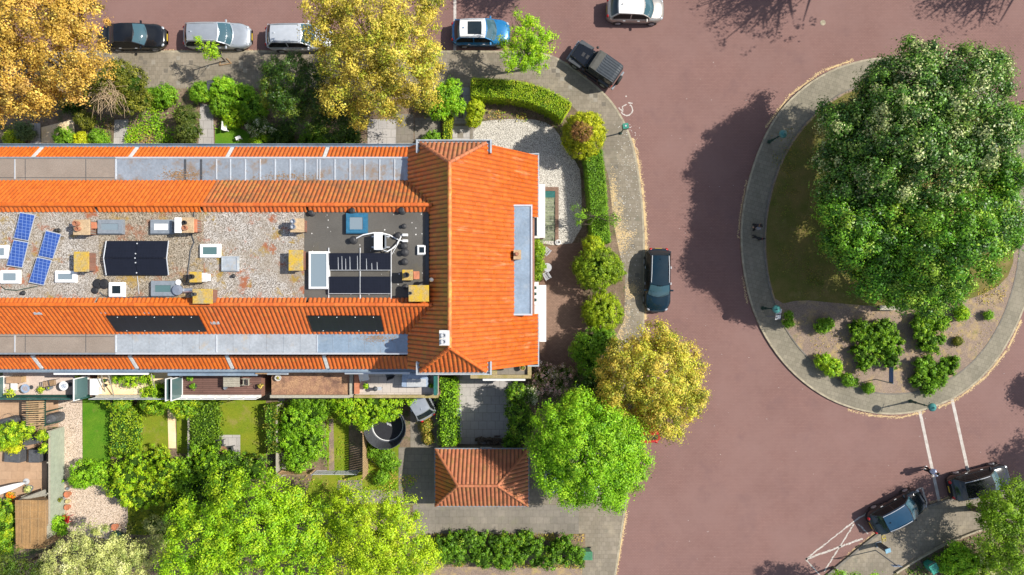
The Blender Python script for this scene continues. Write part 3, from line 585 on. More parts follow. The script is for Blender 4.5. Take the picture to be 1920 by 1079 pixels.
# --- what stands on the flat roofs
CH = 10.55
adopt(chimney(None, 137, 412, 168, 441, CH, M['slabtop'], [(146, 420, .15, .3, M['potp']), (148, 430, .13, .22, M['potp'])]), t2)
adopt(chimney(None, 168.5, 417, 180, 429, CH - .25, M['terracotta']), t2)
adopt(chimney(None, 138, 472, 166, 510, CH, M['lichen'], [], M['brickwall']), t2)
adopt(chimney(None, 340, 408, 363, 437, CH, M['slabtop'], [(347, 418, .12, .16, M['black']), (348, 428, .14, .2, M['potp'])]), t3)
adopt(chimney(None, 363.5, 411, 369, 436, CH - .1, M['terracotta']), t3)
adopt(chimney(None, 327, 408, 339.5, 437, CH + .15, M['white'], [], M['white_w']), t3)
adopt(chimney(None, 355, 510, 377, 530, CH, M['lichen'], [(361, 519, .13, .25, M['black'])]), t3)
adopt(chimney(None, 378, 512, 388, 529, CH - .15, M['white_w'], [], M['white']), t3)
adopt(chimney(None, 361, 542, 398, 570, CH + .05, M['lichen'], [(366, 552, .1, .3, M['dgrey'])]), t3)
adopt(chimney(None, 544, 410, 570, 436, CH, M['slabtop'], [(552, 416, .14, .3, M['steel']), (552, 426, .14, .3, M['steel'])]), t4)
adopt(chimney(None, 541, 469, 568, 508, CH, M['lichen']), t4)
adopt(chimney(None, 754, 506, 774, 526, CH, M['lichen'], [(763, 516, .15, .3, M['black'])]), t4)
adopt(chimney(None, 775, 509, 786, 524, CH - .12, M['terracotta']), t4)
adopt(chimney(None, 766, 535, 804, 566, CH + .15, M['lichen'], [(770, 550, .09, .3, M['dgrey'])]), t4)
for a in ((183, 413, 228, 438, 'mgrey', 'glass_b', .3, .2), (282, 413, 322, 438, 'mgrey', 'white', .3, .2), (204, 531, 231, 556, 'white', 'glass', .22, .16), (283, 528, 327, 555, 'mgrey', 'glass_g', .32, .22)): adopt(skylight(None, *a[:4], M[a[4]], M[a[5]], a[6], a[7]), t2)
for a in ((-20, 461, 12, 484, 'white', 'glass_b', .22, .14), (0, 508, 34, 531, 'white', 'glass_b', .22, .14), (103, 509, 140, 529, 'white', 'glass_b', .22, .14)): adopt(skylight(None, *a[:4], M[a[4]], M[a[5]], a[6], a[7]), t1)
adopt(skylight(None, 375, 459, 411, 482, M['white'], M['glass_g'], .22, .14), t3); adopt(skylight(None, 415, 482, 445, 508, M['zinc_l'], M['zinc_l'], .24, .05), t3)
for a in ((649, 401, 687, 437, 'pane_blue', 'glass_b', .32, .2), (579, 473, 615, 541, 'white', 'glass_b', .35, .09), (783, 461, 798, 477, 'white', 'glass', .2, .08)):
    M.setdefault('pane_blue', simple('blue_skylight_frame', (.03, .13, .22), .3, 0, .2)); adopt(skylight(None, *a[:4], M[a[4]], M[a[5]], a[6], a[7]), t4)
for (x, y, h, r) in ((659.5, 395, .4, .14), (752, 394, .4, .14), (756, 424, .25, .09), (660, 450, .4, .14), (745, 442, .35, .13), (756, 461, .3, .13), (757, 473, .4, .14), (757, 491, .3, .12), (757, 538, .5, .09), (582, 399, .3, .12)): adopt(vent(None, x, y, h, r), t4)
for (x, y, h, r) in ((180, 533, .15, .17), (192, 533, .15, .17), (175, 545, .15, .12)): adopt(vent(None, x, y, h, r, cap=False), t2)
adopt(vent(None, 39, 550, .2, .08), t1); adopt(vent(None, 103, 432, .3, .08), t1); adopt(vent(None, 435, 518, .2, .07), t3)
for (x, y, hs) in ((73.6, 587, t1), (196, 585, t2), (275, 585, t2), (404.5, 605, t3), (472, 583.5, t3), (672.5, 584, t4)):
    z = 9.35 if y < 600 else 8.7; p = P(x, y, z); adopt(MB().box((p.x, p.y, z + .1), (.52, .22, .12), rot=Matrix.Rotation(.75, 3, 'X')).build('roof_vent', M['lgrey'], None, bevel=.03), hs)
def mansard_y(zz): return SR - (ZR - zz) * .8975
def bolts(mb, pts, r=.035):
    for p in pts: mb.lathe(p, [(r, 0), (r, .02)], 8)
def pv_slope(x0, x1, lab, n):
    z0, z1 = 9.34, 8.24; xa, xb = X(x0, z0), X(x1, z0); nrm = Vector((0, -2.0, 1.795)).normalized() * .12
    a, b = Vector((xa, mansard_y(z0), z0)) + nrm, Vector((xb, mansard_y(z0), z0)) + nrm; c, d = Vector((xb, mansard_y(z1), z1)) + nrm, Vector((xa, mansard_y(z1), z1)) + nrm
    loc = (a + c) / 2; t = thing('solar_panel_array', lab, 'solar panels', loc, 0, 'black solar arrays on the rear tiled slope')
    MB().slab([p - loc for p in (a, b, c, d)], .05).build('panel', M['pvdark'], t)
    for i in range(n):
        for (q0, q1) in ((a, b), (d, c)): p = q0.lerp(q1, (i + .6) / n) - loc + nrm * .1; p = p + (Vector((0, .07 if q0 is d else -.07, .05 if q0 is d else -.05))); MB().ball(p, .035, 8, 4).build('clamp', M['alu'], t)
pv_slope(200, 373, 'long black solar array on the rear tile slope, left of the two', 5); pv_slope(577, 714, 'shorter black solar array on the rear tile slope, nearer the corner house', 4)
# blue panels
bp = [[(37.5, 398), (66, 403), (53, 452.6), (25, 447)], [(25.6, 449.6), (53.4, 454.6), (41.7, 503), (11.7, 498.5)], [(86, 432), (114.5, 439), (99, 486.6), (71, 481)], [(69.5, 482), (97, 488), (82, 535.8), (53.4, 530)]]
bl = ['blue solar panel nearest the top left corner of the gravel roof', 'blue solar panel directly below the topmost one in the left hand pair', 'upper blue solar panel of the right hand pair on the gravel roof', 'lower blue solar panel of the right hand pair beside the white skylights']
for q, lab in zip(bp, bl):
    hs = (10.2, 10.2, 9.95, 9.95); c = [P(x, y, h) for (x, y), h in zip(q, hs)]; loc = sum(c, Vector((0, 0, 0))) / 4; c = [v - loc for v in c]
    t = thing('solar_module', lab, 'solar panel', loc, 0, 'blue solar panels on the gravel roof')
    MB().slab(c, .05).build('frame', M['alu'], t); ang = math.atan2((c[1] - c[0]).y, (c[1] - c[0]).x); Rm = Matrix.Rotation(-ang, 3, 'Z')
    s = MB().slab([Rm @ (v * .94 + Vector((0, 0, .006))) for v in c], .02).build('cell_sheet', M['pvblue'], t); s.rotation_euler = (0, 0, ang)
    for v in c: MB().cyl(v * .85 - Vector((0, 0, .05)), Vector((v.x * .85, v.y * .85, ZF - loc.z)), .02, n=6).build('leg', M['alu'], t)
# black tent array
loc = P(256, 484, ZF); t = thing('solar_panel_array', 'black tent shaped array of four solar panels on the brown gravel roof', 'solar panels', loc)
for (i0, i1) in ((0, 1), (1, 2)):
    for s in (0, 1):
        f = lambda px, py, h: P(px, py, h) - loc
        yb, hb = ((452, 9.98), (516.4, 9.98))[s]; xs0 = (200, 257.5, 315); xm0 = (195, 253.2, 311.4)
        MB().slab([f(xs0[i0] + .4, yb, hb), f(xs0[i1] - .4, yb, hb), f(xm0[i1] - .4, 484.3 + (.5 if s else -.5), 10.24), f(xm0[i0] + .4, 484.3 + (.5 if s else -.5), 10.24)], .04).build('panel', M['pvdark'], t)
for s in (0, 2):
    x0, xm = (200, 257.5, 315)[s], (195, 253.2, 311.4)[s]; sg = -1 if s == 0 else 1
    for yb in (452, 516.4): MB().tube([P(x0 + sg, yb, 9.98) - loc, P(xm + sg, 484.4, 10.25) - loc], .03, 5).build('rail', M['alu'], t)
MB().tube([P(257.5, 518, ZF + .02) - loc, P(261, 552, ZF + .02) - loc], .02, 5).build('cable', M['alu'], t)
for (x, y, z) in ((257, 457, 10.03), (254, 476, 10.21), (253, 484.3, 10.28), (254, 493, 10.21), (256, 512, 10.03)): MB().ball(P(x, y, z) - loc, .045, 8, 4).build('clamp', M['alu'], t)
# felt roof arrays
loc = P(674, 512, ZF)
for (ya, yb, lab) in ((475, 507, 'streaked black solar panel row on the felt roof below the air conditioner'), (519, 551, 'black solar panel row on the felt roof beside the yellow chimney tops')):
    t = thing('solar_panel_array', lab, 'solar panels', P(674, (ya + yb) / 2, ZF), 0, 'black solar rows on the felt roof'); lo = Vector(t.location)
    for (xa, xb) in ((616, 674.5), (675.3, 732)): MB().slab([P(xa, ya, 10.12) - lo, P(xb, ya, 10.12) - lo, P(xb, yb, 9.95) - lo, P(xa, yb, 9.95) - lo], .04).build('panel', M['pvdark'], t)
    for x in (616, 675, 733): MB().tube([P(x, ya - 10, ZF + .04) - lo, P(x, yb + (2 if ya < 500 else 12), ZF + .04) - lo], .045, 4).tube([P(x, ya, 10.13) - lo, P(x, yb, 9.96) - lo], .02, 4).build('rail', M['lgrey'], t)
    MB().tube([P(616, yb, 9.96) - lo, P(732, yb, 9.96) - lo], .02, 4).build('rail', M['lgrey'], t)
    if ya < 500:
        mb = MB(); rr = random.Random(4)
        for q in (634, 641, 648, 656, 670, 687, 697, 707): a, b = 475 + rr.uniform(4, 20), 506; za = 10.12 - .17 * (a - 475) / 32 + .006; xx = P(q, a, za); yy = P(q + .5, b, 9.962); mb.add([xx - lo + Vector((-.012, 0, 0)), xx - lo + Vector((.012, 0, 0)), yy - lo + Vector((.02, 0, 0)), yy - lo + Vector((-.02, 0, 0))], [(0, 1, 2, 3)])
        mb.build('bird_droppings', M['lgrey'], t)
# air conditioner with its pipes
loc = P(712, 454, ZF); t = thing('air_conditioner', 'white air conditioning unit on rails with curling white pipes on the felt roof', 'air conditioner', loc); lo = Vector(t.location)
a, b = P(702, 469, 10.35), P(721, 438, 10.35); MB().rng(a.x - lo.x, a.x - lo.x + .48, a.y - lo.y, b.y - lo.y, .25, .78).build('casing', M['white'], t, bevel=.03)
mb = MB(); x_ = a.x - lo.x + .49
for i in range(9): mb.rng(x_, x_ + .14, a.y - lo.y + .1, b.y - lo.y - .1, .28 + i * .05, .3 + i * .05)
mb.rng(x_, x_ + .12, a.y - lo.y + .06, b.y - lo.y - .06, .25, .7); mb.build('fan_grille', M['mgrey'], t)
for y in (444, 464): q = P(697, y, 9.95) - lo; q2 = P(731, y, 9.95) - lo; MB().tube([q, q2], .045, 6).build('mounting_rail', M['alu'], t)
mb = MB()
for pts in ([(668, 447), (680, 441), (700, 437), (715, 437), (730, 441), (745, 449), (757, 453)], [(720, 470), (726, 472), (735, 467), (744, 459), (750, 448), (753, 441), (757, 441)], [(735, 477), (740, 468), (748, 454)]): mb.tube([P(x, y, 10.0 + .15 * math.sin(i)) - lo for i, (x, y) in enumerate(pts)], .038 if pts[0][0] != 735 else .018, 6)
for (x, y) in ((760, 441), (760, 452)): mb.box(P(x, y, 9.92) - lo, (.3, .14, .16))
mb.build('pipe', M['white'], t)
# steel flue lying across the gravel roof
t = thing('flue_pipe', 'bright steel flue with round cowl lying beside the open grey skylight', 'flue', P(335, 545, ZF)); lo = Vector(t.location)
MB().lathe(P(332, 544, 10.3) - lo - Vector((0, 0, .5)), [(.13, 0), (.13, .3), (.3, .32), (.3, .46), (.12, .5)], 18).build('cowl', M['steel'], t)
MB().tube([P(336, 545, 10.0) - lo, P(362, 544, 10.0) - lo], .14, 12).build('pipe', M['steel'], t)
MB().ball(P(334, 530, 10.0) - lo, .18, 12, 8, .7).build('cap', M['white'], t)
rr = random.Random(2); mb = MB()                                      # debris and droppings on the roofs belong to nobody: loose stuff
for i in range(70):
    p = P(rr.uniform(580, 800), rr.uniform(398, 555), ZF); s = rr.uniform(.012, .045); mb.lathe((p.x, p.y, ZF), [(s, 0), (s * .8, .006)], 6)
tag(mb.build('bird_droppings', M['white_w']), kind='stuff')
mb = MB(); rr = random.Random(3)
for i in range(900):
    x = rr.gauss(340, 16); y = rr.gauss(329, 5)
    if i > 600: x, y = rr.gauss(540, 30), rr.gauss(332, 4)
    if not 304 < y < 339.5: continue
    p = P(x, y, ZD); s = rr.uniform(.02, .05); a = rr.uniform(0, 3); mb.add([(p.x + s * math.cos(a + q), p.y + s * .6 * math.sin(a + q), ZD + rr.uniform(.005, .05)) for q in (0, 1.57, 3.14, 4.71)], [(0, 1, 2, 3)])
for i in range(420):
    p = P(min(760, rr.gauss(708, 18)), rr.gauss(634, 5), ZD)
    if p.y > -2.9 or p.y < -3.9: continue
    q = rr.uniform(.015, .04); a = rr.uniform(0, 3); mb.add([(p.x + q * math.cos(a + t), p.y + q * .6 * math.sin(a + t), ZD + rr.uniform(.006, .03)) for t in (0, 1.57, 3.14, 4.71)], [(0, 1, 2, 3)])
tag(mb.build('dead_leaves', M['woodb']), kind='stuff')
t = thing('cable_run', 'black cables lying along the boundary of the two gravel roofs', 'cable', P(356, 460, ZF)); lo = Vector(t.location)
MB().tube([P(x, y, ZF + .03) - lo for x, y in ((364, 398), (362, 420), (359, 440), (364, 455), (357, 470), (355, 490), (352, 510), (349, 530))], .035, 5).build('cable', M['dgrey'], t)
t = thing('cable_run', 'black cable looping past the square white skylight on brown gravel', 'cable', P(250, 556, ZF)); lo = Vector(t.location)
MB().tube([P(x, y, ZF + .03) - lo for x, y in ((187, 548), (193, 554), (205, 558), (230, 559), (260, 557), (285, 557), (310, 558))], .035, 5).build('cable', M['dgrey'], t)
t = thing('cable_run', 'thin green cable running between the blue solar panels', 'cable', P(45, 540, ZF)); lo = Vector(t.location)
MB().tube([P(x, y, ZF + .03) - lo for x, y in ((2, 537), (10, 543), (30, 545), (50, 541), (70, 537))], .025, 5).build('cable', M['dgreen'], t)
# awning boxes and a white hatch
for (x0, x1, y, h, m, hs) in ((100, 277, 700, 5.0, 'white', t2), (314, 482, 702, 4.9, 'zinc_b', t3), (478, 500, 699, 5, 'woodb', t3), (500, 540, 700, 4.9, 'zinc_l', t4), (646, 768, 699, 4.9, 'alu', t4)):
    a, b = P(x0, y, h), P(x1, y, h); adopt(MB().rng(a.x, b.x, a.y - .11, a.y + .11, h - .2, h).build('awning_box', M[m], None, bevel=.02), hs)
for hs, k in zip(houses, range(5)):
    x0, x1 = BX[k], (BX[k + 1] if k < 4 else -6.05); w = x1 - x0; L = Vector(hs.location)
    for i, xx in enumerate((.2, .5)): window(hs, Vector((x0 + w * xx, 8.76, 1.6)) - L, 1.4, 1.6, 'n'); 
    for xx in (.2, .5, .8): window(hs, Vector((x0 + w * xx, 8.76, 4.1)) - L, 1.3, 1.4, 'n'); window(hs, Vector((x0 + w * xx, -5.01, 4.2)) - L, 1.3, 1.5, 's')
    door(hs, Vector((x0 + w * .82, 8.76, 1.17)) - L, .95, 2.1, 'n', M['dgreen'])
# ---------------------------------------------------------------- the corner house across the end of the row
RX, RZ, SL = -3.48, 11.3, 1.17
GN, GS = 8.5, -4.92; EX, EZ = 1.65, 5.3; WX, WZ = -6.28, 8.02
HB = 9.06; AN, AS = 6.98, -3.35
ch_ = thing('corner_house', 'corner house with long glossy orange roof and ridge running across the end of the row', 'house', (-2, 1.8, 0)); L4 = Vector(ch_.location)
def A(o): return adopt(o, ch_)
mb = MB()
gab = lambda y: [(-6.0, y, 0), (1.45, y, 0), (1.45, y, 5.3), (-1.75, y, HB - .08), (-5.2, y, HB - .08), (-6.0, y, 8.1)]
a, b = gab(GS + .1), gab(GN - .12)
mb.add(a + b, [tuple(range(6)), tuple(range(11, 5, -1))] + [(i, 6 + i, 6 + (i + 1) % 6, (i + 1) % 6) for i in range(6)]); A(mb.build('wall', M['brickwall']))
vE = Vector((-1, 0, SL)).normalized(); lenE = math.hypot(EX - RX, EZ - RZ); lenW = math.hypot(RX - WX, RZ - WZ)
hipN = (Vector((RX, AN, RZ)), Vector((1, 0, 0)).cross(Vector((0, AN - GN, RZ - HB))).normalized()); hipS = (Vector((RX, AS, RZ)), Vector((1, 0, 0)).cross(Vector((0, AS - GS, RZ - HB))).normalized())
nN, nS = hipN[1], hipS[1]
if nN.z < 0: nN = -nN
if nS.z < 0: nS = -nS
clips = [(hipN[0], nN), (hipS[0], nS), ((0, GN, 0), (0, 1, 0)), ((0, GS, 0), (0, -1, 0))]
YM0, YM1 = -1.69, 5.12
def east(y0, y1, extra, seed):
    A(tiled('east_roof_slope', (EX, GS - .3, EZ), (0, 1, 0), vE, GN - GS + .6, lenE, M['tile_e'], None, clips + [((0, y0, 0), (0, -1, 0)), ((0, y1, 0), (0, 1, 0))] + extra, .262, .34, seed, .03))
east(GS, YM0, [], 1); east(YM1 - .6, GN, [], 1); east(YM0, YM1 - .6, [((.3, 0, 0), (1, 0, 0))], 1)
A(tiled('west_roof_slope', (WX, GS - .3, WZ), (0, 1, 0), Vector((1, 0, SL)), GN - GS + .6, lenW, M['tile_c'], None, clips + [((0, 0, 0), (0, 0, -1))], .262, .34, 5, .03))
# hips: small triangular slopes at both gables
for (ya, yg, mt, s) in ((AN, GN, 'tile_g', 1), (AS, GS, 'tile_b', -1)):
    v = Vector((0, ya - yg, RZ - HB)); w = (RZ - HB) / SL; O = (RX - w - .1, yg + s * .05, HB - .05)
    pe = (Vector((RX, 0, RZ)), Vector((SL, 0, 1))); pw = (Vector((RX, 0, RZ)), Vector((-SL, 0, 1)))
    A(tiled('hip_roof_slope', O, (1, 0, 0), v, 2 * w + .2, v.length + .05, M[mt], None, [pe, pw], .26, .34, 8 + s, .035))
    for sx in (-1, 1): A(ridge('hip_ridge_tiles', (RX, ya, RZ + .03), (RX + sx * w, yg + s * .02, HB + .02), M[mt], None, .12))
    g_ = MB(); x0, x1 = RX - w - .25, RX + w + .35
    g_.rng(x0, x1, yg + s * .07 - .02, yg + s * .2, HB - .2, HB - .17); g_.rng(x0, x1, yg + s * .18, yg + s * .24, HB - .2, HB)
    for x in (x0 + .03, x1 - .03): g_.rng(x - .05, x + .05, yg + s * .24, yg - s * .55, HB - .22, HB + .03)
    for x in (x0 + .22, x1 - .2): g_.rng(x - .15, x + .13, yg + s * .06, yg - s * .5, HB - .16, HB - .1)
    A(g_.build('gutter', M['zinc_l']))
A(ridge('ridge_tiles', (RX, AS, RZ + .05), (RX, AN, RZ + .05), M['tile_r'], None, .14))
A(MB().rng(EX + .02, EX + .1, YM1 - .6, GN + .06, EZ - .1, EZ + .05).rng(EX - .55, EX + .1, GN + .062, GN + .14, EZ - .1, EZ + .12).build('gutter', M['zinc_l'])); A(MB().rng(EX + .02, EX + .1, GS - .06, YM0, EZ - .1, EZ + .05).rng(EX - .65, EX + .1, GS - .16, GS - .07, EZ - .1, EZ + .12).build('gutter', M['zinc_l']))
mb = MB(); mb.rng(-5.02, -4.82, SR + .5, NR - .5, ZF, ZF + .1); A(mb.build('lead_gutter', M['dgrey']))
# east dormer with zinc roof
d = MB(); d.rng(.02, 1.24, YM0, YM1 - .02, 6.96, 7.12); d = A(d.build('dormer', M['zinc_b']))
def sub(o, par): o.parent = par; o.location = Vector((0, 0, 0)) - Vector(par.location) - Vector(par.parent.location); return o
e = MB(); e.rng(1.16, 1.26, YM0 - .03, YM1, 7.1, 7.19); e.rng(.1, 1.16, YM1 - .1, YM1, 7.121, 7.19); e.rng(.1, 1.16, YM0 - .03, YM0 + .07, 7.121, 7.19); sub(e.build('dormer_edge', M['alu']), d)
e = MB(); e.rng(.25, 1.16, YM0 + .06, YM1 - .1, 4.4, 6.95); sub(e.build('dormer_wall', M['white_w']), d)
chm = MB(); q = P(970, 478, 7.6); chm.rng(q.x - .21, q.x + .21, q.y - .27, q.y + .27, 6.9, 7.5); chm = A(chm.build('chimney', M['brickwall']))
sub(MB().rng(q.x - .23, q.x + .23, q.y - .29, q.y + .29, 7.5, 7.58).build('chimney_cap', M['slabtop']), chm); sub(MB().lathe((q.x - .02, q.y + .05, 7.58), [(.12, 0), (.1, .2)], 10).build('chimney_pot', M['potp']), chm)
q = P(833, 634, 11.6); chm = A(MB().rng(q.x - .26, q.x + .26, q.y - .4, q.y + .4, 10.2, 11.5).build('chimney', M['lgrey'])); sub(MB().rng(q.x - .28, q.x + .28, q.y - .42, q.y + .42, 11.5, 11.58).build('chimney_cap', M['white_w']), chm)
for dy in (-.18, .17): mb = MB(); mb.lathe((q.x, q.y + dy, 11.58), [(.13, 0), (.13, .3), (.16, .32), (.16, .4), (.09, .4), (.09, .3)], 14); sub(mb.build('chimney_pot', M['lgrey']), chm)
q = P(810, 525, 10.5); A(MB().lathe((q.x, q.y, 9.9), [(.06, 0), (.06, .8), (.12, .82), (.12, .95), (.04, 1.05)], 12).build('flue', M['steel']))
# east facade: white bays, rooflight, windows, door
for (y0, y1, xa) in ((346, 446, 1022), (535, 641, 1024)):
    h = 3.1; a, b = P(xa, y1, h), P(xa, y0, h); bay = A(MB().rng(1.5, a.x - .05, a.y + .05, b.y - .05, 0, h - .12).build('bay_window', M['white_w']))
    sub(MB().rng(1.42, a.x - .4, a.y, b.y, h - .06, h + .05).build('bay_flashing', M['white_w']), bay); sub(MB().rng(a.x - .4, a.x, a.y, b.y, h - .12, h + .02).build('bay_roof', M['white']), bay)
    for i in range(4): yy = a.y + (b.y - a.y) * (i + .5) / 4; w_ = MB().rng(a.x - .05, a.x - .01, yy - .36, yy + .36, .8, 2.6).build('pane', M['glass']); sub(w_, bay)
a, b = P(996, 447, 4.5), P(1012, 404, 4.5); rl = A(MB().rng(1.26, b.x, a.y, b.y, 4.2, 4.48).build('rooflight', M['white_w'])); sub(MB().rng(1.3, 1.64, a.y + .16, b.y - .14, 4.4, 4.5).build('pane', M['glass']), rl)
a, b = P(996, 577, 4.4), P(1010, 529, 4.4); aw = A(MB().rng(1.26, b.x, a.y, b.y, 4.0, 4.35).build('balcony', M['white_w'])); mbc = MB()
for i in range(7):
    for j in range(2): mbc.mi = (i + j) % 2; y = a.y + .2 + i * .2; mbc.rng(1.3 + j * .16, 1.455 + j * .16, y, y + .195, 4.3, 4.38)
sub(mbc.build('checked_cloth', [M['dgreen'], M['white']]), aw)
for y in (7.4, -3.8): window(ch_, Vector((1.46, y, 1.6)) - L4, 1.3, 1.5, 'e')
for x in (-4.6, -2.2, 0): window(ch_, Vector((x, GN - .1, 4.6)) - L4, 1.3, 1.5, 'n', 2); window(ch_, Vector((x, GN - .1, 1.7)) - L4, 1.3, 1.6, 'n', 2); window(ch_, Vector((x, GS + .09, 5.6)) - L4, 1.2, 1.4, 's', 2)
door(ch_, Vector((-3.4, GN - .1, 1.05)) - L4, .9, 2.1, 'n', M['dgreen'])
# south annexe with roof terrace
mb = MB(); h = 3.0; x0, x1, y0, y1 = X(882, h), X(996, h), Y(709, h), GS + .1
mb.rng(x0, x1, y0, y1, 0, h - .3); an = A(mb.build('annexe', M['brickwall']))
fl = MB(); fl.rng(X(932, h), x1 - .1, y0 + .1, y1, h - .3, h - .22); sub(fl.build('terrace_floor', M['pave2']), an)
pr = MB(); pr.rng(x0, x1, y0 - .04, y0 + .2, h - .3, h); pr.rng(x1 - .24, x1 + .02, y0 + .2, y1 - .1, h - .3, h + .003); pr.rng(x0, X(932, h), y0 + .2, y1, h - .3, h - .12); sub(pr.build('parapet', M['parapet']), an)
sub(MB().rng(X(905, 2.7), X(985, 2.7), Y(714.5, 2.7), y0 - .05, 2.5, 2.68).build('awning_box', M['white'], bevel=.02), an)
sub(MB().rng(X(936, 3.3), X(955, 3.3), Y(688, 3.3), Y(685.5, 3.3), 2.8, 3.35).build('railing', M['white']), an)
def pot(px, py, z, r, h, mat, lab, plant=None, cat='plant pot', name='plant_pot', group=None):
    p = P(px, py, z + h); t = thing(name, lab, cat, (p.x, p.y, z), 0, group); mb = MB(); mb.lathe((0, 0, 0), [(r * .7, 0), (r, h * .9), (r * 1.08, h * .9), (r * 1.08, h), (r * .88, h), (r * .85, h - .06)], 18); mb.build('pot', M[mat], t)
    MB().lathe((0, 0, h - .09), [(r * .86, 0), (r * .8, .02)], 14).build('earth', M['soil'], t)
    if plant: tuft('foliage', t, (0, 0, h), plant[0], plant[1], plant[2], plant[3] if len(plant) > 3 else 60)
    return t

# ---------------------------------------------------------------- garage
GX0, GX1, GY0, GY1, GZ, GR = -5.21, 1.09, -14.9, -11.07, 2.6, 4.6
ga = thing('garage', 'small detached garage with hipped worn clay tile roof half shaded by the green tree', 'garage', ((GX0 + GX1) / 2, (GY0 + GY1) / 2, 0)); Lg = Vector(ga.location)
def G(o): return adopt(o, ga)
G(MB().rng(GX0 + .2, GX1 - .2, GY0 + .2, GY1 - .2, 0, 2.5).build('wall', M['brickwall']))
rw, re_, ry = -3.56, -.94, -12.98
def face(name, a, b, top0, top1, seed, mat='tile_g'):
    a, b = Vector(a), Vector(b); u = (b - a).normalized(); n0 = (b - a).cross(Vector(top0) - a).normalized()
    if n0.z < 0: n0 = -n0
    v = n0.cross(u)
    if v.z < 0: v = -v
    vl = (Vector(top0) - a).dot(v); cs = []
    for p, q in ((a, top0), (b, top1)):
        d = (Vector(q) - p); pn = d.cross(n0); other = b if p is a else a
        if (other - p).dot(pn) > 0: pn = -pn
        cs.append((p, pn))
    return tiled(name, a, u, v, (b - a).length, vl, M[mat], None, cs, .27, .36, seed, .038)
e = lambda x, y: (x, y, GZ)
G(face('roof_slope', e(GX0, GY1), e(GX1, GY1), (rw, ry, GR), (re_, ry, GR), 1)); G(face('roof_slope', e(GX0, GY0), e(GX1, GY0), (rw, ry, GR), (re_, ry, GR), 2)); G(face('roof_slope', e(GX0, GY0), e(GX0, GY1), (rw, ry, GR), (rw, ry, GR), 3, 'tile_c')); G(face('roof_slope', e(GX1, GY0), e(GX1, GY1), (re_, ry, GR), (re_, ry, GR), 4))
for (p, q) in (((rw, ry, GR + .04), (re_, ry, GR + .04)), ((rw, ry, GR + .03), (GX0, GY1, GZ + .03)), ((rw, ry, GR + .03), (GX0, GY0, GZ + .03)), ((re_, ry, GR + .03), (GX1, GY1, GZ + .03)), ((re_, ry, GR + .03), (GX1, GY0, GZ + .03))): G(ridge('ridge_tiles', p, q, M['tile_g'], None, .1, .34))
mb = MB(); mb.rng(GX0 - .08, GX1 + .08, GY1 + .02, GY1 + .09, GZ - .12, GZ + .03); mb.rng(GX0 - .08, GX1 + .08, GY0 - .09, GY0 - .02, GZ - .12, GZ + .02); mb.rng(GX0 - .09, GX0 - .02, GY0, GY1, GZ - .12, GZ + .03); mb.rng(GX1 + .02, GX1 + .09, GY0, GY1, GZ - .12, GZ + .03); G(mb.build('gutter', M['mgrey']))
G(MB().rng(GX0 + .155, GX0 + .2, GY0 + .7, GY1 - .7, 0, 2.1).build('garage_door', M['white_w']))
for x in (.3, -1.2): window(ga, Vector((x - .6, GY1 - .19, 1.6)) - Lg, .8, .6, 'n')

# ---------------------------------------------------------------- leaves, crowns, hedges
def leaf_mesh(name, pts, nrm, size, col, mat, parent=None, loc=(0, 0, 0), asp=.62, rng=None):
    n = len(pts); rng = rng or np.random.default_rng(n)
    nrm = nrm / (np.linalg.norm(nrm, axis=1, keepdims=True) + 1e-9); t = rng.normal(size=(n, 3)); t -= nrm * (t * nrm).sum(1, keepdims=True); t /= np.linalg.norm(t, axis=1, keepdims=True) + 1e-9
    b = np.cross(nrm, t); s = size[:, None] * .5; L = np.array(loc)
    v = np.empty((n, 4, 3)); v[:, 0] = pts - t * s; v[:, 1] = pts + b * s * asp - t * s * .15 + nrm * s * .18; v[:, 2] = pts + t * s; v[:, 3] = pts - b * s * asp - t * s * .15 + nrm * s * .18
    v = (v - L).reshape(-1, 3).astype('f'); me = bpy.data.meshes.new(name)
    me.vertices.add(4 * n); me.vertices.foreach_set('co', v.ravel()); me.loops.add(4 * n); me.loops.foreach_set('vertex_index', np.arange(4 * n, dtype='i'))
    me.polygons.add(n); me.polygons.foreach_set('loop_start', np.arange(0, 4 * n, 4, dtype='i')); me.polygons.foreach_set('loop_total', np.full(n, 4, 'i')); me.update(calc_edges=True)
    c4 = np.ones((n, 4), 'f'); c4[:, :3] = np.clip(col * np.array([1.55, 1.45, 1.0]), 0, .9); at = me.attributes.new('Col', 'FLOAT_COLOR', 'FACE'); at.data.foreach_set('color', c4.ravel())
    return mesh_obj(name, me, mat, parent, loc if parent is None else (0, 0, 0))
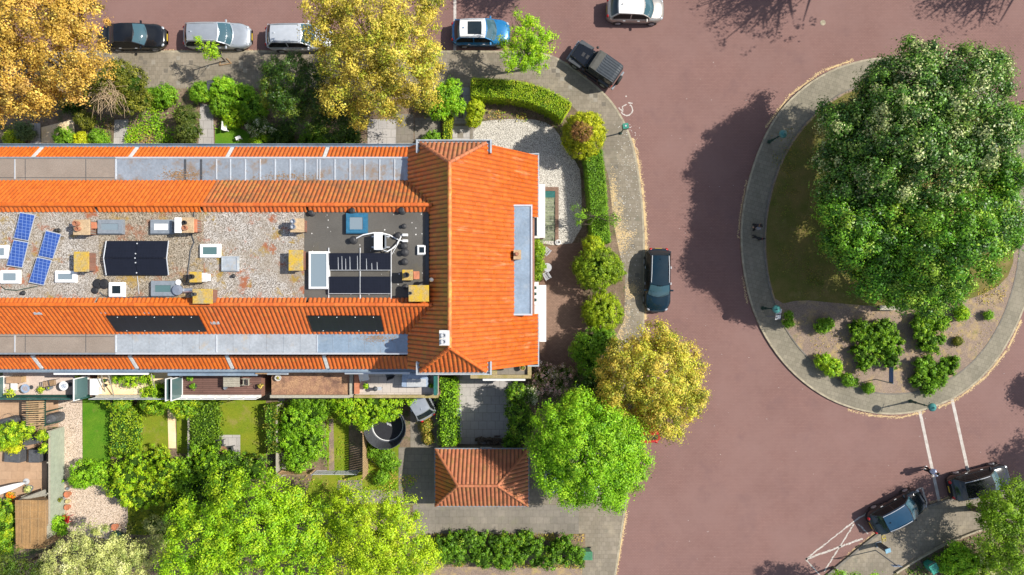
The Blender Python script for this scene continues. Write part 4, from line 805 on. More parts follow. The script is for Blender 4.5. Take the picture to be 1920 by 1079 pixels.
def cloud(lobes, n_clump, clump_r, per, leaf, pal, seed, shell=(.72, 1.0), up=.6, top=.8, out=.5, flat=.65, jit=.16):
    """leaf points, normals, sizes and colours for a crown made of lobes (x,y,z,rx,ry,rz)"""
    rng = np.random.default_rng(seed); lb = np.array(lobes, float); w = lb[:, 3] * lb[:, 4] + lb[:, 3] * lb[:, 5]; w /= w.sum()
    k = rng.choice(len(lb), n_clump, p=w); d = rng.normal(size=(n_clump, 3)); d /= np.linalg.norm(d, axis=1, keepdims=True)
    fl = rng.random(n_clump) < top; d[fl, 2] = np.abs(d[fl, 2]); r = rng.uniform(shell[0], shell[1], n_clump)[:, None]
    c = lb[k, :3] + d * lb[k, 3:] * r
    m = rng.poisson(per, n_clump) + 2; idx = np.repeat(np.arange(n_clump), m); n = len(idx)
    cr = clump_r * rng.uniform(.6, 1.25, n_clump); off = rng.normal(size=(n, 3)) * .5; off[:, 2] *= flat
    p = c[idx] + off * cr[idx][:, None]; nn = d[idx] * out + np.array([0, 0, up * .8]) + off * np.array([1.3, 1.3, 1.6]) + rng.normal(size=(n, 3)) * .34
    pal = np.array(pal, float); wt = pal[:, 3] / pal[:, 3].sum(); ci = rng.choice(len(pal), n_clump, p=wt); pc = pal[ci][idx][:, :3]
    mixi = rng.random(n) < .25; pc[mixi] = pal[rng.choice(len(pal), mixi.sum(), p=wt)][:, :3]
    col = pc * (1 + rng.normal(size=(n, 1)) * jit) * (1 + rng.normal(size=(n_clump, 1)) * .12)[idx]
    return p, nn, leaf * rng.uniform(.65, 1.3, n), np.clip(col, .002, .95), rng
def limbs(mb, base, top, r, lobes, n, rnd, hang=.55):
    base, top = Vector(base), Vector(top); mid = base.lerp(top, .5) + Vector((rnd.uniform(-.1, .1), rnd.uniform(-.1, .1), 0))
    mb.tube([base + Vector((0, 0, -.1)), base + Vector((0, 0, .35)), mid, top], [r * 1.35, r, r * .8, r * .55], 9)
    for i in range(n):
        lb = lobes[i % len(lobes)]; a = rnd.uniform(0, 6.28); q = rnd.uniform(.35, .85)
        e = Vector((lb[0] + lb[3] * q * math.cos(a), lb[1] + lb[4] * q * math.sin(a), lb[2] + lb[5] * rnd.uniform(0, .55))); s = base.lerp(top, rnd.uniform(.45, 1.0)); m = s.lerp(e, .5) + Vector((rnd.uniform(-.3, .3), rnd.uniform(-.3, .3), -.1))
        mb.tube([s, m, e], [r * .42, r * .26, r * .08], 5)
        for _ in range(2): e2 = m.lerp(e, .6) + Vector((rnd.uniform(-1, 1), rnd.uniform(-1, 1), rnd.uniform(0, .7))) * max(.25, lb[3] * .35); mb.tube([m.lerp(e, rnd.uniform(0, .5)), e2], [r * .14, r * .04], 4)
def blobs(lst):
    """(px, py, radius px, height, vertical radius) in photo pixels -> lobes in metres"""
    out = []
    for (x, y, r, h, rz) in lst:
        p = P(x, y, h); k = (HC - h) / HC / SC; out.append((p.x, p.y, h, r * k, r * k, rz))
    return out
def tree(label, base, lst, pal, n_clump, clump_r, per, leaf, seed, cat='tree', name='broadleaf_tree', tr=.22, group=None, mat='leaf', nl=14, inner=.25, **kw):
    lobes = blobs(lst); b = Vector((base[0], base[1], 0)); t = thing(name, label, cat, b, 0, group); rnd = random.Random(seed)
    top = Vector((sum(l[0] for l in lobes) / len(lobes), sum(l[1] for l in lobes) / len(lobes), sum(l[2] for l in lobes) / len(lobes)))
    mb = MB(); limbs(mb, b, b.lerp(top, .9) + Vector((0, 0, .1)), tr, lobes, nl, rnd); mb.build('trunk', M['bark'], t, b, smooth=True, local=False).location = (0, 0, 0)
    n_clump = int(n_clump * .78); per *= 2.2; leaf *= .8; clump_r *= 1.08; inner *= .6
    p, n, s, c, rng = cloud(lobes, n_clump, clump_r, per, leaf, pal, seed, **kw)
    if inner:                                                        # leaves deeper inside the crown
        kw2 = dict(kw); kw2['shell'] = (.15, .7); p2, n2, s2, c2, _ = cloud(lobes, int(n_clump * inner), clump_r * 1.3, per, leaf, pal, seed + 1, **kw2)
        p, n, s, c = (np.concatenate(q) for q in ((p, p2), (n, n2), (s, s2), (c, c2)))
    leaf_mesh('crown', p, n, s, c, M[mat], t, b, rng=rng); return t
def lumpy(lobes, k, seed, nz=14):
    mb = MB(); rnd = random.Random(seed)
    for (x, y, z, rx, ry, rz) in lobes:
        vs = []; fs = []; n, m = nz, 7
        for j in range(m + 1):
            for i in range(n):
                a = 2 * math.pi * i / n; f = math.pi * j / m; q = k * rnd.uniform(.88, 1.1); vs.append((x + rx * q * math.sin(f) * math.cos(a), y + ry * q * math.sin(f) * math.sin(a), max(.1, z - rz * q * math.cos(f))))
        for j in range(m):
            for i in range(n): fs.append((j * n + i, j * n + (i + 1) % n, (j + 1) * n + (i + 1) % n, (j + 1) * n + i))
        mb.add(vs, fs)
    return mb
def shrub(label, lst, pal, n_clump, clump_r, per, leaf, seed, cat='shrub', name='garden_shrub', group=None, core=.62, mat='leaf', ground=True, **kw):
    n_clump = int(n_clump * 1.6); leaf *= .92; per *= 1.15
    lobes = blobs(lst); x = sum(l[0] for l in lobes) / len(lobes); y = sum(l[1] for l in lobes) / len(lobes); b = Vector((x, y, .1)); t = thing(name, label, cat, b, 0, group)
    kw.setdefault('shell', (.82, 1.02)); p, n, s, c, rng = cloud(lobes, n_clump, clump_r, per, leaf, pal, seed, **kw)
    p[:, 2] = np.maximum(p[:, 2], .15); leaf_mesh('foliage', p, n, s, c, M[mat], t, b, rng=rng)
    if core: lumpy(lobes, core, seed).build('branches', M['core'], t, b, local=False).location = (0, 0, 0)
    return t
def tuft(name, parent, c, r, h, pal, n=60, leaf=.12, seed=None):
    rng = np.random.default_rng(seed if seed is not None else int(abs(c[0] * 97 + c[1] * 31 + n) * 10) % 9999); d = rng.normal(size=(n, 3)); d[:, 2] = np.abs(d[:, 2]); d /= np.linalg.norm(d, axis=1, keepdims=True)
    p = np.array(c) + d * np.array([r, r, h]) * rng.uniform(.3, 1, (n, 1)); pal = np.array(pal, float); col = pal[rng.choice(len(pal), n, p=pal[:, 3] / pal[:, 3].sum())][:, :3] * (1 + rng.normal(size=(n, 1)) * .15)
    return leaf_mesh(name, p, d + np.array([0, 0, .7]) + rng.normal(size=(n, 3)) * .4, leaf * rng.uniform(.7, 1.4, n), np.clip(col, .002, .95), M['leaf'], parent, (0, 0, 0), rng=rng)
def hedge(label, px, width, height, pal, seed, dens_=260, leaf=.1, name='clipped_hedge', cat='hedge', rough=.06, taper=None):
    pts = dens([P(a, b, height) for a, b in px], .3); c = sum(pts, Vector((0, 0))) / len(pts); b = Vector((c.x, c.y, .1)); t = thing(name, label, cat, b)
    L_, R_ = strip_pts(pts, width * .88); mb = MB(); k = len(pts); rnd = random.Random(seed); vs = []
    for i in range(k):
        j = lambda: rnd.uniform(-.04, .04); vs += [(L_[i].x + j(), L_[i].y + j(), .1), (L_[i].x + j(), L_[i].y + j(), height - .05 + j()), (R_[i].x + j(), R_[i].y + j(), height - .05 + j()), (R_[i].x + j(), R_[i].y + j(), .1)]
    fs = [(0, 1, 2, 3), (4 * k - 1, 4 * k - 2, 4 * k - 3, 4 * k - 4)]
    for i in range(k - 1):
        for q in range(3): fs.append((4 * i + q, 4 * i + q + 1, 4 * i + q + 5, 4 * i + q + 4))
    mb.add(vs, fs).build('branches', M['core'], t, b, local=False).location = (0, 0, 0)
    rng = np.random.default_rng(seed); P_, Nn = [], []
    ax = np.array([[p.x, p.y] for p in pts]); seg = np.diff(ax, axis=0); ln = np.linalg.norm(seg, axis=1); tot = ln.sum()
    nt = int(dens_ * tot * width); ns = int(dens_ * tot * height * 2 * .8)
    def along(n):
        i = rng.choice(len(ln), n, p=ln / tot); f = rng.random(n); d = seg[i] / ln[i][:, None]; return ax[i] + seg[i] * f[:, None], np.stack([-d[:, 1], d[:, 0]], 1)
    a, q = along(nt); o = rng.uniform(-.5, .5, nt) * width; P_.append(np.column_stack([a + q * o[:, None], height + rng.normal(size=nt) * rough])); Nn.append(np.tile([0, 0, 1.0], (nt, 1)) + rng.normal(size=(nt, 3)) * .45)
    a, q = along(ns); sg = rng.choice([-1, 1], ns); z = rng.uniform(.12, height, ns); P_.append(np.column_stack([a + q * (sg * (width / 2 + rng.normal(size=ns) * rough))[:, None], z])); Nn.append(np.column_stack([q * sg[:, None], np.full(ns, .35)]) + rng.normal(size=(ns, 3)) * .45)
    ne = int(dens_ * width * height); 
    for e, s in ((0, -1), (-1, 1)):
        d = seg[e] / ln[e]; q = np.array([-d[1], d[0]]); o = rng.uniform(-.5, .5, ne) * width; P_.append(np.column_stack([ax[e] + q * o[:, None] + d * s * .05, rng.uniform(.12, height, ne)])); Nn.append(np.tile([d[0] * s, d[1] * s, .35], (ne, 1)) + rng.normal(size=(ne, 3)) * .4)
    p = np.concatenate(P_); n = np.concatenate(Nn); pal = np.array(pal, float); m = len(p)
    cell = (np.floor(p[:, 0] * 2.2) * 73856093 + np.floor(p[:, 1] * 2.2) * 19349663).astype(np.int64) % 997; cr = np.random.default_rng(seed + 5).choice(len(pal), 997, p=pal[:, 3] / pal[:, 3].sum())
    ci = np.where(rng.random(m) < .5, cr[cell], rng.choice(len(pal), m, p=pal[:, 3] / pal[:, 3].sum())); col = pal[ci][:, :3] * (1 + rng.normal(size=(m, 1)) * .2)
    leaf_mesh('foliage', p, n, leaf * rng.uniform(.6, 1.4, m), np.clip(col, .002, .95), M['leaf'], t, b, rng=rng); return t
def inpoly(p, poly):
    x, y = p[:, 0], p[:, 1]; r = np.zeros(len(p), bool); k = len(poly)
    for i in range(k):
        (x0, y0), (x1, y1) = poly[i], poly[(i + 1) % k]; c = ((y0 > y) != (y1 > y)) & (x < (x1 - x0) * (y - y0) / (y1 - y0 + 1e-12) + x0); r ^= c
    return r
def cover(px, pal, seed, dens_=90, leaf=.13, h=(.16, .4), clump=None, name='ground_cover'):
    """low plants nobody could count, scattered over a bed"""
    poly = [(P(*q).x, P(*q).y) for q in px]; xs = [q[0] for q in poly]; ys = [q[1] for q in poly]; rng = np.random.default_rng(seed); ar = (max(xs) - min(xs)) * (max(ys) - min(ys))
    nc = max(3, int(ar * 1.6)); cc = np.column_stack([rng.uniform(min(xs), max(xs), nc), rng.uniform(min(ys), max(ys), nc)]); n = int(ar * dens_); k = rng.choice(nc, n); p = cc[k] + rng.normal(size=(n, 2)) * (clump or .32)
    m = inpoly(p, poly); p, k = p[m], k[m]; n = len(p); hh = rng.uniform(h[0], h[1], nc)[k] * np.sqrt(rng.random(n)) ; z = .15 + hh
    pal = np.array(pal, float); w = pal[:, 3] / pal[:, 3].sum(); cb = rng.choice(len(pal), nc, p=w)[k]; ci = np.where(rng.random(n) < .65, cb, rng.choice(len(pal), n, p=w)); col = pal[ci][:, :3] * (1 + rng.normal(size=(n, 1)) * .18)
    o = leaf_mesh(name, np.column_stack([p, z]), np.tile([0, 0, 1.0], (n, 1)) + rng.normal(size=(n, 3)) * .5, leaf * rng.uniform(.6, 1.4, n), np.clip(col, .002, .95), M['leaf'], rng=rng); return tag(o, kind='stuff')
# ---------------------------------------------------------------- vegetation (palette rows: r, g, b, weight)
GOLD = [(.45, .315, .078, 4), (.53, .385, .112, 3), (.30, .205, .045, 3), (.13, .1, .025, 2), (.49, .32, .115, 1)]
GOLD2 = [(.42, .36, .07, 4), (.51, .435, .105, 3), (.29, .26, .04, 3), (.12, .14, .022, 2), (.27, .31, .04, 2)]
BRIGHT = [(0.155, 0.333, 0.0138, 4), (0.207, 0.402, 0.0196, 3), (0.103, 0.253, 0.0138, 2), (0.276, 0.437, 0.0345, 1)]
LIME = [(0.268, 0.404, 0.0134, 4), (0.319, 0.444, 0.0224, 3), (0.165, 0.288, 0.0134, 2), (0.351, 0.415, 0.0336, 1)]
LIME2 = [(0.227, 0.399, 0.0138, 4), (0.162, 0.328, 0.0138, 3), (0.303, 0.433, 0.023, 2), (0.0968, 0.222, 0.0138, 1)]
MID = [(0.106, 0.237, 0.015, 4), (0.15, 0.306, 0.0213, 3), (0.0688, 0.163, 0.0125, 2), (0.213, 0.35, 0.0275, 1)]
DARK = [(0.0308, 0.077, 0.0099, 4), (0.0495, 0.105, 0.0121, 3), (0.0165, 0.044, 0.0066, 2), (0.132, 0.187, 0.0275, 1)]
OLIVE = [(.125, .15, .022, 4), (.085, .105, .017, 3), (.19, .2, .03, 2), (.045, .06, .013, 1)]
SILVER = [(.055, .14, .022, 5), (.09, .195, .03, 3), (.028, .075, .016, 2), (.36, .42, .24, 2), (.14, .22, .05, 1)]  # the palest row paints highlights in as scattered light leaves
RND = [(.06, .18, .012, 4), (.105, .25, .018, 3), (.03, .09, .01, 2), (.19, .31, .035, 2)]
GREY = [(.33, .38, .16, 4), (.42, .46, .24, 3), (.2, .26, .09, 2), (.5, .52, .36, 1)]
HEDGE = [(0.19, 0.299, 0.0138, 4), (0.241, 0.345, 0.0207, 3), (0.115, 0.218, 0.0138, 2), (0.287, 0.322, 0.0345, 1)]
HEDGE2 = [(0.108, 0.24, 0.0144, 4), (0.156, 0.3, 0.0204, 3), (0.072, 0.168, 0.012, 2)]
YELLOW = [(0.423, 0.47, 0.015, 4), (0.478, 0.5, 0.03, 2), (0.313, 0.38, 0.02, 2)]
YELG = [(0.274, 0.363, 0.0165, 4), (0.347, 0.418, 0.022, 3), (0.173, 0.264, 0.0165, 2)]
PINK = [(.8, .42, .54, 4), (.12, .15, .04, 3), (.08, .1, .03, 3), (.5, .4, .38, 1)]
WHITEF = [(.62, .64, .58, 3), (.06, .12, .03, 5), (.1, .17, .04, 3)]
DRYG = [(.4, .3, .1, 4), (.3, .28, .06, 3), (.2, .22, .03, 2)]
def block(poly, n, r, h, seed, rz=.45):
    rd = random.Random(seed); xs = [p[0] for p in poly]; ys = [p[1] for p in poly]; out = []
    while len(out) < n:
        x, y = rd.uniform(min(xs), max(xs)), rd.uniform(min(ys), max(ys))
        if inpoly(np.array([[x, y]]), poly)[0]: out.append((x, y, rd.uniform(r[0], r[1]), rd.uniform(h[0], h[1]), rz * rd.uniform(.7, 1.3)))
    return out
def at(px, py, h=0): p = P(px, py, h); return (p.x, p.y)

# street trees
tree('golden brown leaved street tree filling the top left corner', at(100, 115, 7), [(60, 55, 75, 8, 2.4), (128, 105, 68, 7.5, 2.2), (40, 150, 68, 7, 2), (150, 40, 48, 7.5, 2), (172, 130, 34, 6.5, 1.4), (92, 188, 40, 6, 1.4), (-30, 80, 80, 8, 2.4), (10, 210, 30, 6, 1.2), (135, 175, 30, 6, 1.2), (120, 5, 60, 7.5, 2)], GOLD, 620, .42, 46, .17, 101, group='golden brown trees', name='plane_tree')
tree('golden yellow street tree overhanging the silver estate car with its bonnet under the leaves', at(705, 115, 7), [(622, 25, 58, 7, 2), (700, 55, 82, 8, 2.4), (768, 35, 55, 7, 2), (655, 115, 56, 7, 2), (765, 120, 66, 7.5, 2.2), (705, 170, 52, 6.5, 1.8), (785, 170, 42, 6, 1.5), (645, 185, 42, 6, 1.5), (800, 112, 36, 6, 1.4), (680, 215, 26, 5.5, 1), (745, 205, 26, 5.5, 1), (600, 70, 32, 6.5, 1.3), (810, 4, 26, 7, 1)], GOLD2, 640, .4, 46, .16, 102, group='golden brown trees', name='plane_tree')
tree('golden yellow tree beside the road with the red car beneath it', at(1222, 712, 6), [(1225, 690, 72, 6.5, 2), (1178, 675, 45, 6, 1.6), (1275, 740, 50, 6, 1.6), (1238, 770, 50, 5.6, 1.6), (1208, 788, 26, 5, .9), (1200, 760, 30, 5.2, 1), (1165, 735, 44, 5.5, 1.5), (1228, 638, 34, 5.8, 1.2), (1290, 690, 36, 5.6, 1.3), (1138, 690, 28, 5, 1), (1270, 655, 30, 5.5, 1), (1262, 808, 20, 5, .7), (1150, 770, 26, 5, .9), (1305, 745, 22, 5.4, .8)], GOLD2[:2] + [(.40, .42, .06, 3), (.26, .31, .04, 2), (.12, .14, .022, 2)], 560, .38, 42, .155, 103, inner=.5, group='golden brown trees', name='plane_tree')
tree('bright fresh green round tree between the garage and the road', at(1105, 850, 6), [(1105, 830, 82, 6.5, 2.2), (1050, 800, 52, 6, 1.7), (1160, 830, 50, 6, 1.7), (1125, 900, 52, 5.6, 1.6), (1050, 880, 52, 5.6, 1.6), (1170, 890, 40, 5.4, 1.4), (1085, 760, 30, 5.6, 1.1), (1030, 840, 40, 5.6, 1.4), (1150, 935, 26, 5, .9), (1070, 925, 26, 5, .9), (1195, 860, 28, 5.4, 1), (1130, 775, 26, 5.6, 1)], BRIGHT, 760, .4, 44, .16, 104, inner=.7, name='maple_tree')
tree('small pale green tree with a loose airy crown by the blue car', at(985, 92, 4.4), [(985, 72, 42, 4.6, 1.2), (1012, 92, 34, 4.4, 1), (958, 108, 32, 4.2, .9), (950, 84, 22, 4.2, .7), (998, 46, 24, 4.4, .8), (985, 122, 30, 4.2, .8), (1032, 70, 20, 4.3, .6), (968, 30, 14, 4.4, .5), (1005, 112, 25, 4.2, .6)], LIME2, 210, .27, 26, .14, 105, tr=.11, inner=.15, nl=18, shell=(.3, 1.0), name='street_tree')
tree('young sapling leaning over the silver car from the pavement', at(424, 116, 0), [(400, 98, 18, 3.2, .6), (380, 84, 13, 3.3, .5), (410, 108, 9, 3.0, .4), (372, 76, 8, 3.3, .3)], LIME2, 46, .22, 16, .13, 106, tr=.05, inner=.1, nl=8, shell=(.2, 1.0), name='sapling')
# the big roundabout trees
tree('huge silvery dark green tree on the upper part of the roundabout', at(1725, 270, 8), [(1700, 200, 96, 7.31, 2.8), (1800, 175, 88, 8, 2.6), (1625, 245, 82, 6.45, 2.4), (1835, 270, 66, 8, 2.6), (1720, 300, 115, 7.8, 2.8), (1600, 350, 70, 6.02, 2.2), (1735, 112, 32, 8, 1.2), (1560, 225, 22, 5.59, 1), (1640, 150, 26, 6.45, 1), (1665, 130, 22, 6.45, 0.9), (1712, 92, 20, 6.88, 0.9), (1570, 290, 44, 5.68, 1.4), (1850, 130, 32, 7.6, 1.2), (1540, 205, 14, 5.33, 0.6), (1585, 300, 50, 4.2, 1.8), (1600, 225, 42, 4.4, 1.6), (1640, 330, 60, 4, 1.6)], SILVER, 1250, .46, 50, .2, 107, inner=.8, tr=.34, name='poplar_tree', nl=24, mat='gloss_leaf', jit=.25)
tree('broad mid green tree on the lower part of the roundabout', at(1735, 430, 7.5), [(1655, 440, 92, 6.7, 2.4), (1780, 450, 104, 8.2, 2.6), (1850, 410, 64, 7, 2.2), (1700, 520, 62, 6.5, 1.8), (1590, 440, 56, 6.6, 2), (1870, 330, 46, 7, 1.8), (1570, 400, 36, 6.2, 1.4), (1775, 540, 40, 6, 1.3), (1640, 520, 44, 6.2, 1.4), (1885, 230, 40, 7, 1.4), (1895, 440, 26, 6.4, 1), (1735, 570, 20, 5.6, .8), (1560, 460, 26, 6, 1), (1590, 395, 52, 4.2, 1.8), (1610, 470, 52, 4.2, 1.7), (1680, 500, 50, 4.0, 1.5), (1745, 545, 40, 3.4, 1.1), (1700, 540, 38, 3.4, 1.1), (1722, 548, 34, 4.8, 1.1)], RND, 1250, .46, 50, .19, 108, inner=.8, tr=.32, name='lime_tree', nl=24, mat='gloss_leaf', jit=.22)
# trees at the south
tree('large yellow green tree at the bottom edge, left of the paler one', at(470, 1010, 6), [(470, 980, 85, 6.8, 2.2), (390, 1010, 72, 6.4, 2), (545, 1010, 70, 6.4, 2), (440, 1060, 80, 6.5, 2), (530, 940, 50, 6, 1.6), (350, 1060, 52, 6, 1.6), (570, 1070, 60, 6.2, 1.8), (430, 920, 42, 6, 1.4), (500, 905, 26, 5.6, 1), (590, 960, 30, 5.6, 1), (355, 970, 40, 5.8, 1.2)], LIME2, 680, .4, 44, .165, 109, name='maple_tree')
tree('pale yellow lime tree at the bottom edge beside the brown path', at(715, 1020, 6), [(715, 1000, 80, 6.4, 2), (770, 1040, 54, 6, 1.6), (660, 960, 48, 6, 1.6), (660, 1050, 62, 6, 1.8), (745, 960, 42, 5.8, 1.3), (790, 1070, 40, 5.8, 1.2), (720, 1080, 70, 6.2, 1.6), (625, 1010, 34, 5.6, 1.1), (645, 935, 24, 5.4, .8)], LIME, 560, .36, 44, .145, 110, name='lime_tree')
tree('silvery grey green willow at the bottom left', at(195, 1050, 4), [(190, 1040, 56, 4.4, 1.3), (130, 1050, 46, 4.2, 1.2), (245, 1050, 48, 4.2, 1.2), (165, 1005, 30, 4, .9), (290, 1030, 28, 3.6, .8), (220, 1085, 60, 4.4, 1.2), (310, 1005, 14, 3.2, .5), (110, 1080, 36, 4, 1)], GREY, 420, .3, 34, .13, 111, name='willow_tree', tr=.15)
tree('dark pine with layered branches in the bottom left corner', at(35, 1065, 3.6), [(20, 1062, 34, 4, 1), (62, 1068, 26, 3.6, .9), (40, 1090, 40, 4, 1), (-10, 1070, 30, 3.8, 1)], [(.05, .1, .012, 4), (.09, .13, .02, 3), (.03, .06, .01, 2)], 160, .3, 30, .12, 112, name='pine_tree', tr=.14)
tree('light green tree over the black car in the bottom right corner', at(1890, 985, 3.8), [(1885, 960, 46, 4, 1.3), (1862, 1000, 38, 3.7, 1.1), (1915, 1010, 46, 4, 1.2), (1846, 948, 24, 3.4, .8), (1900, 922, 26, 3.6, .9), (1895, 1050, 42, 3.6, 1.1), (1930, 950, 38, 4, 1.1)], [(.125, .24, .012, 4), (.18, .3, .02, 3), (.07, .15, .01, 2)], 340, .36, 40, .15, 113, name='maple_tree')
tree('small bright green tree cut off by the bottom edge near the signposts', at(1603, 1100, 3.2), [(1583, 1102, 36, 3.5, 1), (1625, 1106, 36, 3.4, 1), (1600, 1125, 40, 3.4, 1)], BRIGHT, 130, .32, 34, .14, 114, tr=.09)
# trees standing outside the frame whose shadows cross the road
for i, (gx, gy, r, h, per) in enumerate(((1634, -92, 122, 9, 11), (2024, -104, 112, 9, 11), (1118, -86, 76, 8, 13))):
    c = P(gx, gy); lst = []; rnd = random.Random(i)
    for q in range(7): a = q * .9; lst.append((c.x + .55 * r / SC * math.cos(a) * (q > 0), c.y + .55 * r / SC * math.sin(a) * (q > 0), h + (.5 if q == 0 else rnd.uniform(-.8, .3)), r / SC * .62, r / SC * .62, 1.8))
    t = thing('bare_tree', 'sparse newly leafing tree beyond the top edge that shades the road', 'tree', (c.x, c.y, 0), 0, 'sparse trees beyond the top edge'); mb = MB(); limbs(mb, (c.x, c.y, 0), (c.x, c.y, h - .5), .34, lst, 110, rnd); mb.build('trunk', M['bark'], t, (c.x, c.y, 0), local=False).location = (0, 0, 0)
    p, n, s, cc, rg = cloud(lst, 330, .55, per * 1.5, .17, OLIVE, 300 + i, shell=(.2, 1), top=.6); leaf_mesh('crown', p, n, s, cc, M['leaf'], t, (c.x, c.y, 0), rng=rg)
for i, (gx, gy, r, h) in enumerate(((2052, 706, 34, 5), (2112, 832, 66, 7.5))):
    c = P(gx, gy); rr_ = r / SC; lst = [(c.x + rr_ * .4 * math.cos(a), c.y + rr_ * .4 * math.sin(a), h, rr_ * .7, rr_ * .7, rr_ * .5) for a in (0, 1.6, 3.1, 4.7)]; rnd = random.Random(i)
    t = thing('broadleaf_tree', 'leafy tree beyond the right edge that shades the road', 'tree', (c.x, c.y, 0), 0, 'leafy trees beyond the right edge'); mb = MB(); limbs(mb, (c.x, c.y, 0), (c.x, c.y, h), .2, lst, 12, rnd); mb.build('trunk', M['bark'], t, (c.x, c.y, 0), local=False).location = (0, 0, 0)
    p, n, s, cc, rg = cloud(lst, 110 + 120 * i, .4, 34, .17, MID, 320 + i, shell=(.3, 1)); leaf_mesh('crown', p, n, s, cc, M['leaf'], t, (c.x, c.y, 0), rng=rg)
# north gardens
tree('dark evergreen tree with bare grey twigs in its middle beside the golden tree', at(560, 165, 4.4), [(555, 140, 40, 4.6, 1.2), (520, 165, 32, 4.2, 1), (590, 150, 36, 4.4, 1.2), (545, 195, 36, 4, 1.1), (600, 195, 36, 4, 1.1), (515, 130, 22, 4, .7), (570, 225, 30, 3.4, .9), (620, 235, 36, 3.2, .9), (640, 215, 24, 3.4, .8)], DARK, 420, .3, 34, .13, 115, name='holly_tree', tr=.14, cat='tree', mat='gloss_leaf')
shrub('yellow green sprays of shrub spilling from the dark evergreen', [(508, 185, 18, 3.6, .6), (535, 200, 16, 3.4, .5), (500, 160, 11, 3.6, .4)], [(.2, .25, .03, 3), (.13, .17, .03, 2), (.07, .1, .02, 2)], 70, .2, 20, .12, 116, core=None)
shrub('flat dark olive conifer beside the top left golden tree', [(222, 142, 30, 3, .8), (250, 158, 30, 2.8, .8), (200, 165, 30, 2.8, .8), (240, 185, 34, 2.4, .8), (180, 180, 24, 2.4, .7), (265, 190, 20, 2.2, .6)], OLIVE, 330, .22, 30, .11, 117, name='conifer', cat='conifer')
t = thing('dead_bush', 'bare tan twiggy bush leaning over the path gate', 'bush', P(212, 205)); mb = MB(); rnd = random.Random(9); o = P(212, 178, 2.6) - P(212, 205)
for i in range(170):
    a = rnd.uniform(-2.9, .3) if i < 130 else rnd.uniform(0, 6.28); l = rnd.uniform(.7, 2.1) * (1 if -2.4 < a < -.7 else .7); s = o + Vector((rnd.gauss(0, .3), rnd.gauss(.1, .3), rnd.uniform(.2, .9))); e = s + Vector((l * math.cos(a), l * math.sin(a) * .9, rnd.uniform(-.4, .5))); m = s.lerp(e, .5) + Vector((rnd.gauss(0, .12), rnd.gauss(0, .12), .15)); mb.tube([s, m, e], [.018, .014, .008], 4)
mb.tube([Vector((o.x, o.y, 0)), o + Vector((0, 0, .6))], .05, 6); mb.build('branches', M['twig'], t)
for a in (('clipped dark green ball bush beside the yellow ball', 122, 258, 20, 1.3, MID, 'hedge'), ('olive green ball bush above the yellow ball', 161, 226, 17, 1.4, OLIVE, 'x'), ('bright yellow ball bush by the house wall', 155, 264, 16, 1.1, YELLOW, 'x'), ('loose green bush between the yellow ball and the slab path', 186, 260, 18, 1.2, MID, 'x'), ('yellow green bush at the left edge against the house', 25, 262, 17, 1.0, YELG, 'x'), ('grey green bush under the top left golden tree', 47, 247, 18, 1.1, [(.13, .19, .1, 3), (.08, .13, .06, 2)], 'x'), ('dark shaded bush under the top left golden tree edge', 135, 195, 22, 1.3, DARK, 'x')):
    shrub(a[0], [(a[1], a[2], a[3], a[4] * .6, a[4] * .6), (a[1] + a[3] * .3, a[2] + a[3] * .2, a[3] * .7, a[4] * .5, a[4] * .5)], a[5], 90, .14, 24, .09, int(a[1] * 7 + a[2]), name='ball_bush', cat='bush')
shrub('dark needle leaved yew between the planted bed and the slab path', [(352, 222, 22, 1.6, 1), (356, 248, 24, 1.6, 1), (350, 268, 20, 1.2, .8)], [(.06, .095, .02, 3), (.1, .13, .03, 2), (.04, .06, .015, 2)], 210, .16, 26, .1, 118, name='yew_bush', cat='bush')
for i, (x, y, r, h, pal, lab) in enumerate(((310, 180, 22, 1.2, MID, 'green bush on the pavement edge left of the black bin'), (378, 174, 20, 1.3, MID, 'rounded green bush just left of the black bin by the slab path'), (418, 168, 24, 1.4, BRIGHT, 'bright green bush just right of the black bin'), (420, 195, 24, 1.2, MID, 'green bush beside the slab path, below the bin'), (455, 182, 24, 1.5, BRIGHT, 'light green bush between the bin and the evergreen'), (480, 205, 26, 1.6, MID, 'green bush at the left foot of the dark evergreen'), (440, 218, 22, 1.0, LIME2, 'lime green bush above the white garden ornament'), (492, 264, 22, 1.0, LIME2, 'lime green bush against the house below the white flowers'), (525, 262, 24, 1.2, DARK, 'dark bush against the house right of the lime bush'), (590, 262, 28, 1.3, MID, 'bush in deep shade against the house front'), (650, 262, 26, 1.2, DARK, 'dark bush in shade left of the light slab path'), (285, 180, 14, .9, MID, 'small green bush by the olive conifer'))):
    shrub(lab, [(x, y, r, h * .55, h * .55), (x + r * .4, y - r * .2, r * .65, h * .5, h * .5), (x - r * .4, y + r * .3, r * .65, h * .45, h * .45)], pal, 110, .17, 24, .11, 400 + i)
shrub('white flowering shrub above the lime bush by the house', [(484, 238, 22, .9, .7), (505, 245, 14, .8, .6)], WHITEF, 90, .16, 24, .09, 119, cat='flowering shrub', name='flowering_shrub')
cover([(240, 195), (345, 195), (335, 278), (240, 278)], BRIGHT + LIME2 + [(.35, .25, .1, 2)], 120, 210, .11, (.1, .5)); cover([(402, 195), (470, 195), (470, 245), (404, 245)], LIME2 + BRIGHT[:1], 121, 170, .1, (.1, .35))
cover([(0, 235), (60, 235), (60, 278), (0, 278)], DARK + DRYG[:1], 122, 60, .12, (.05, .2)); cover([(500, 225), (690, 225), (690, 280), (500, 280)], DARK, 123, 110, .13, (.1, .5)); cover([(150, 215), (216, 215), (214, 278), (200, 278)], DRYG + MID, 124, 60, .1, (.05, .25))
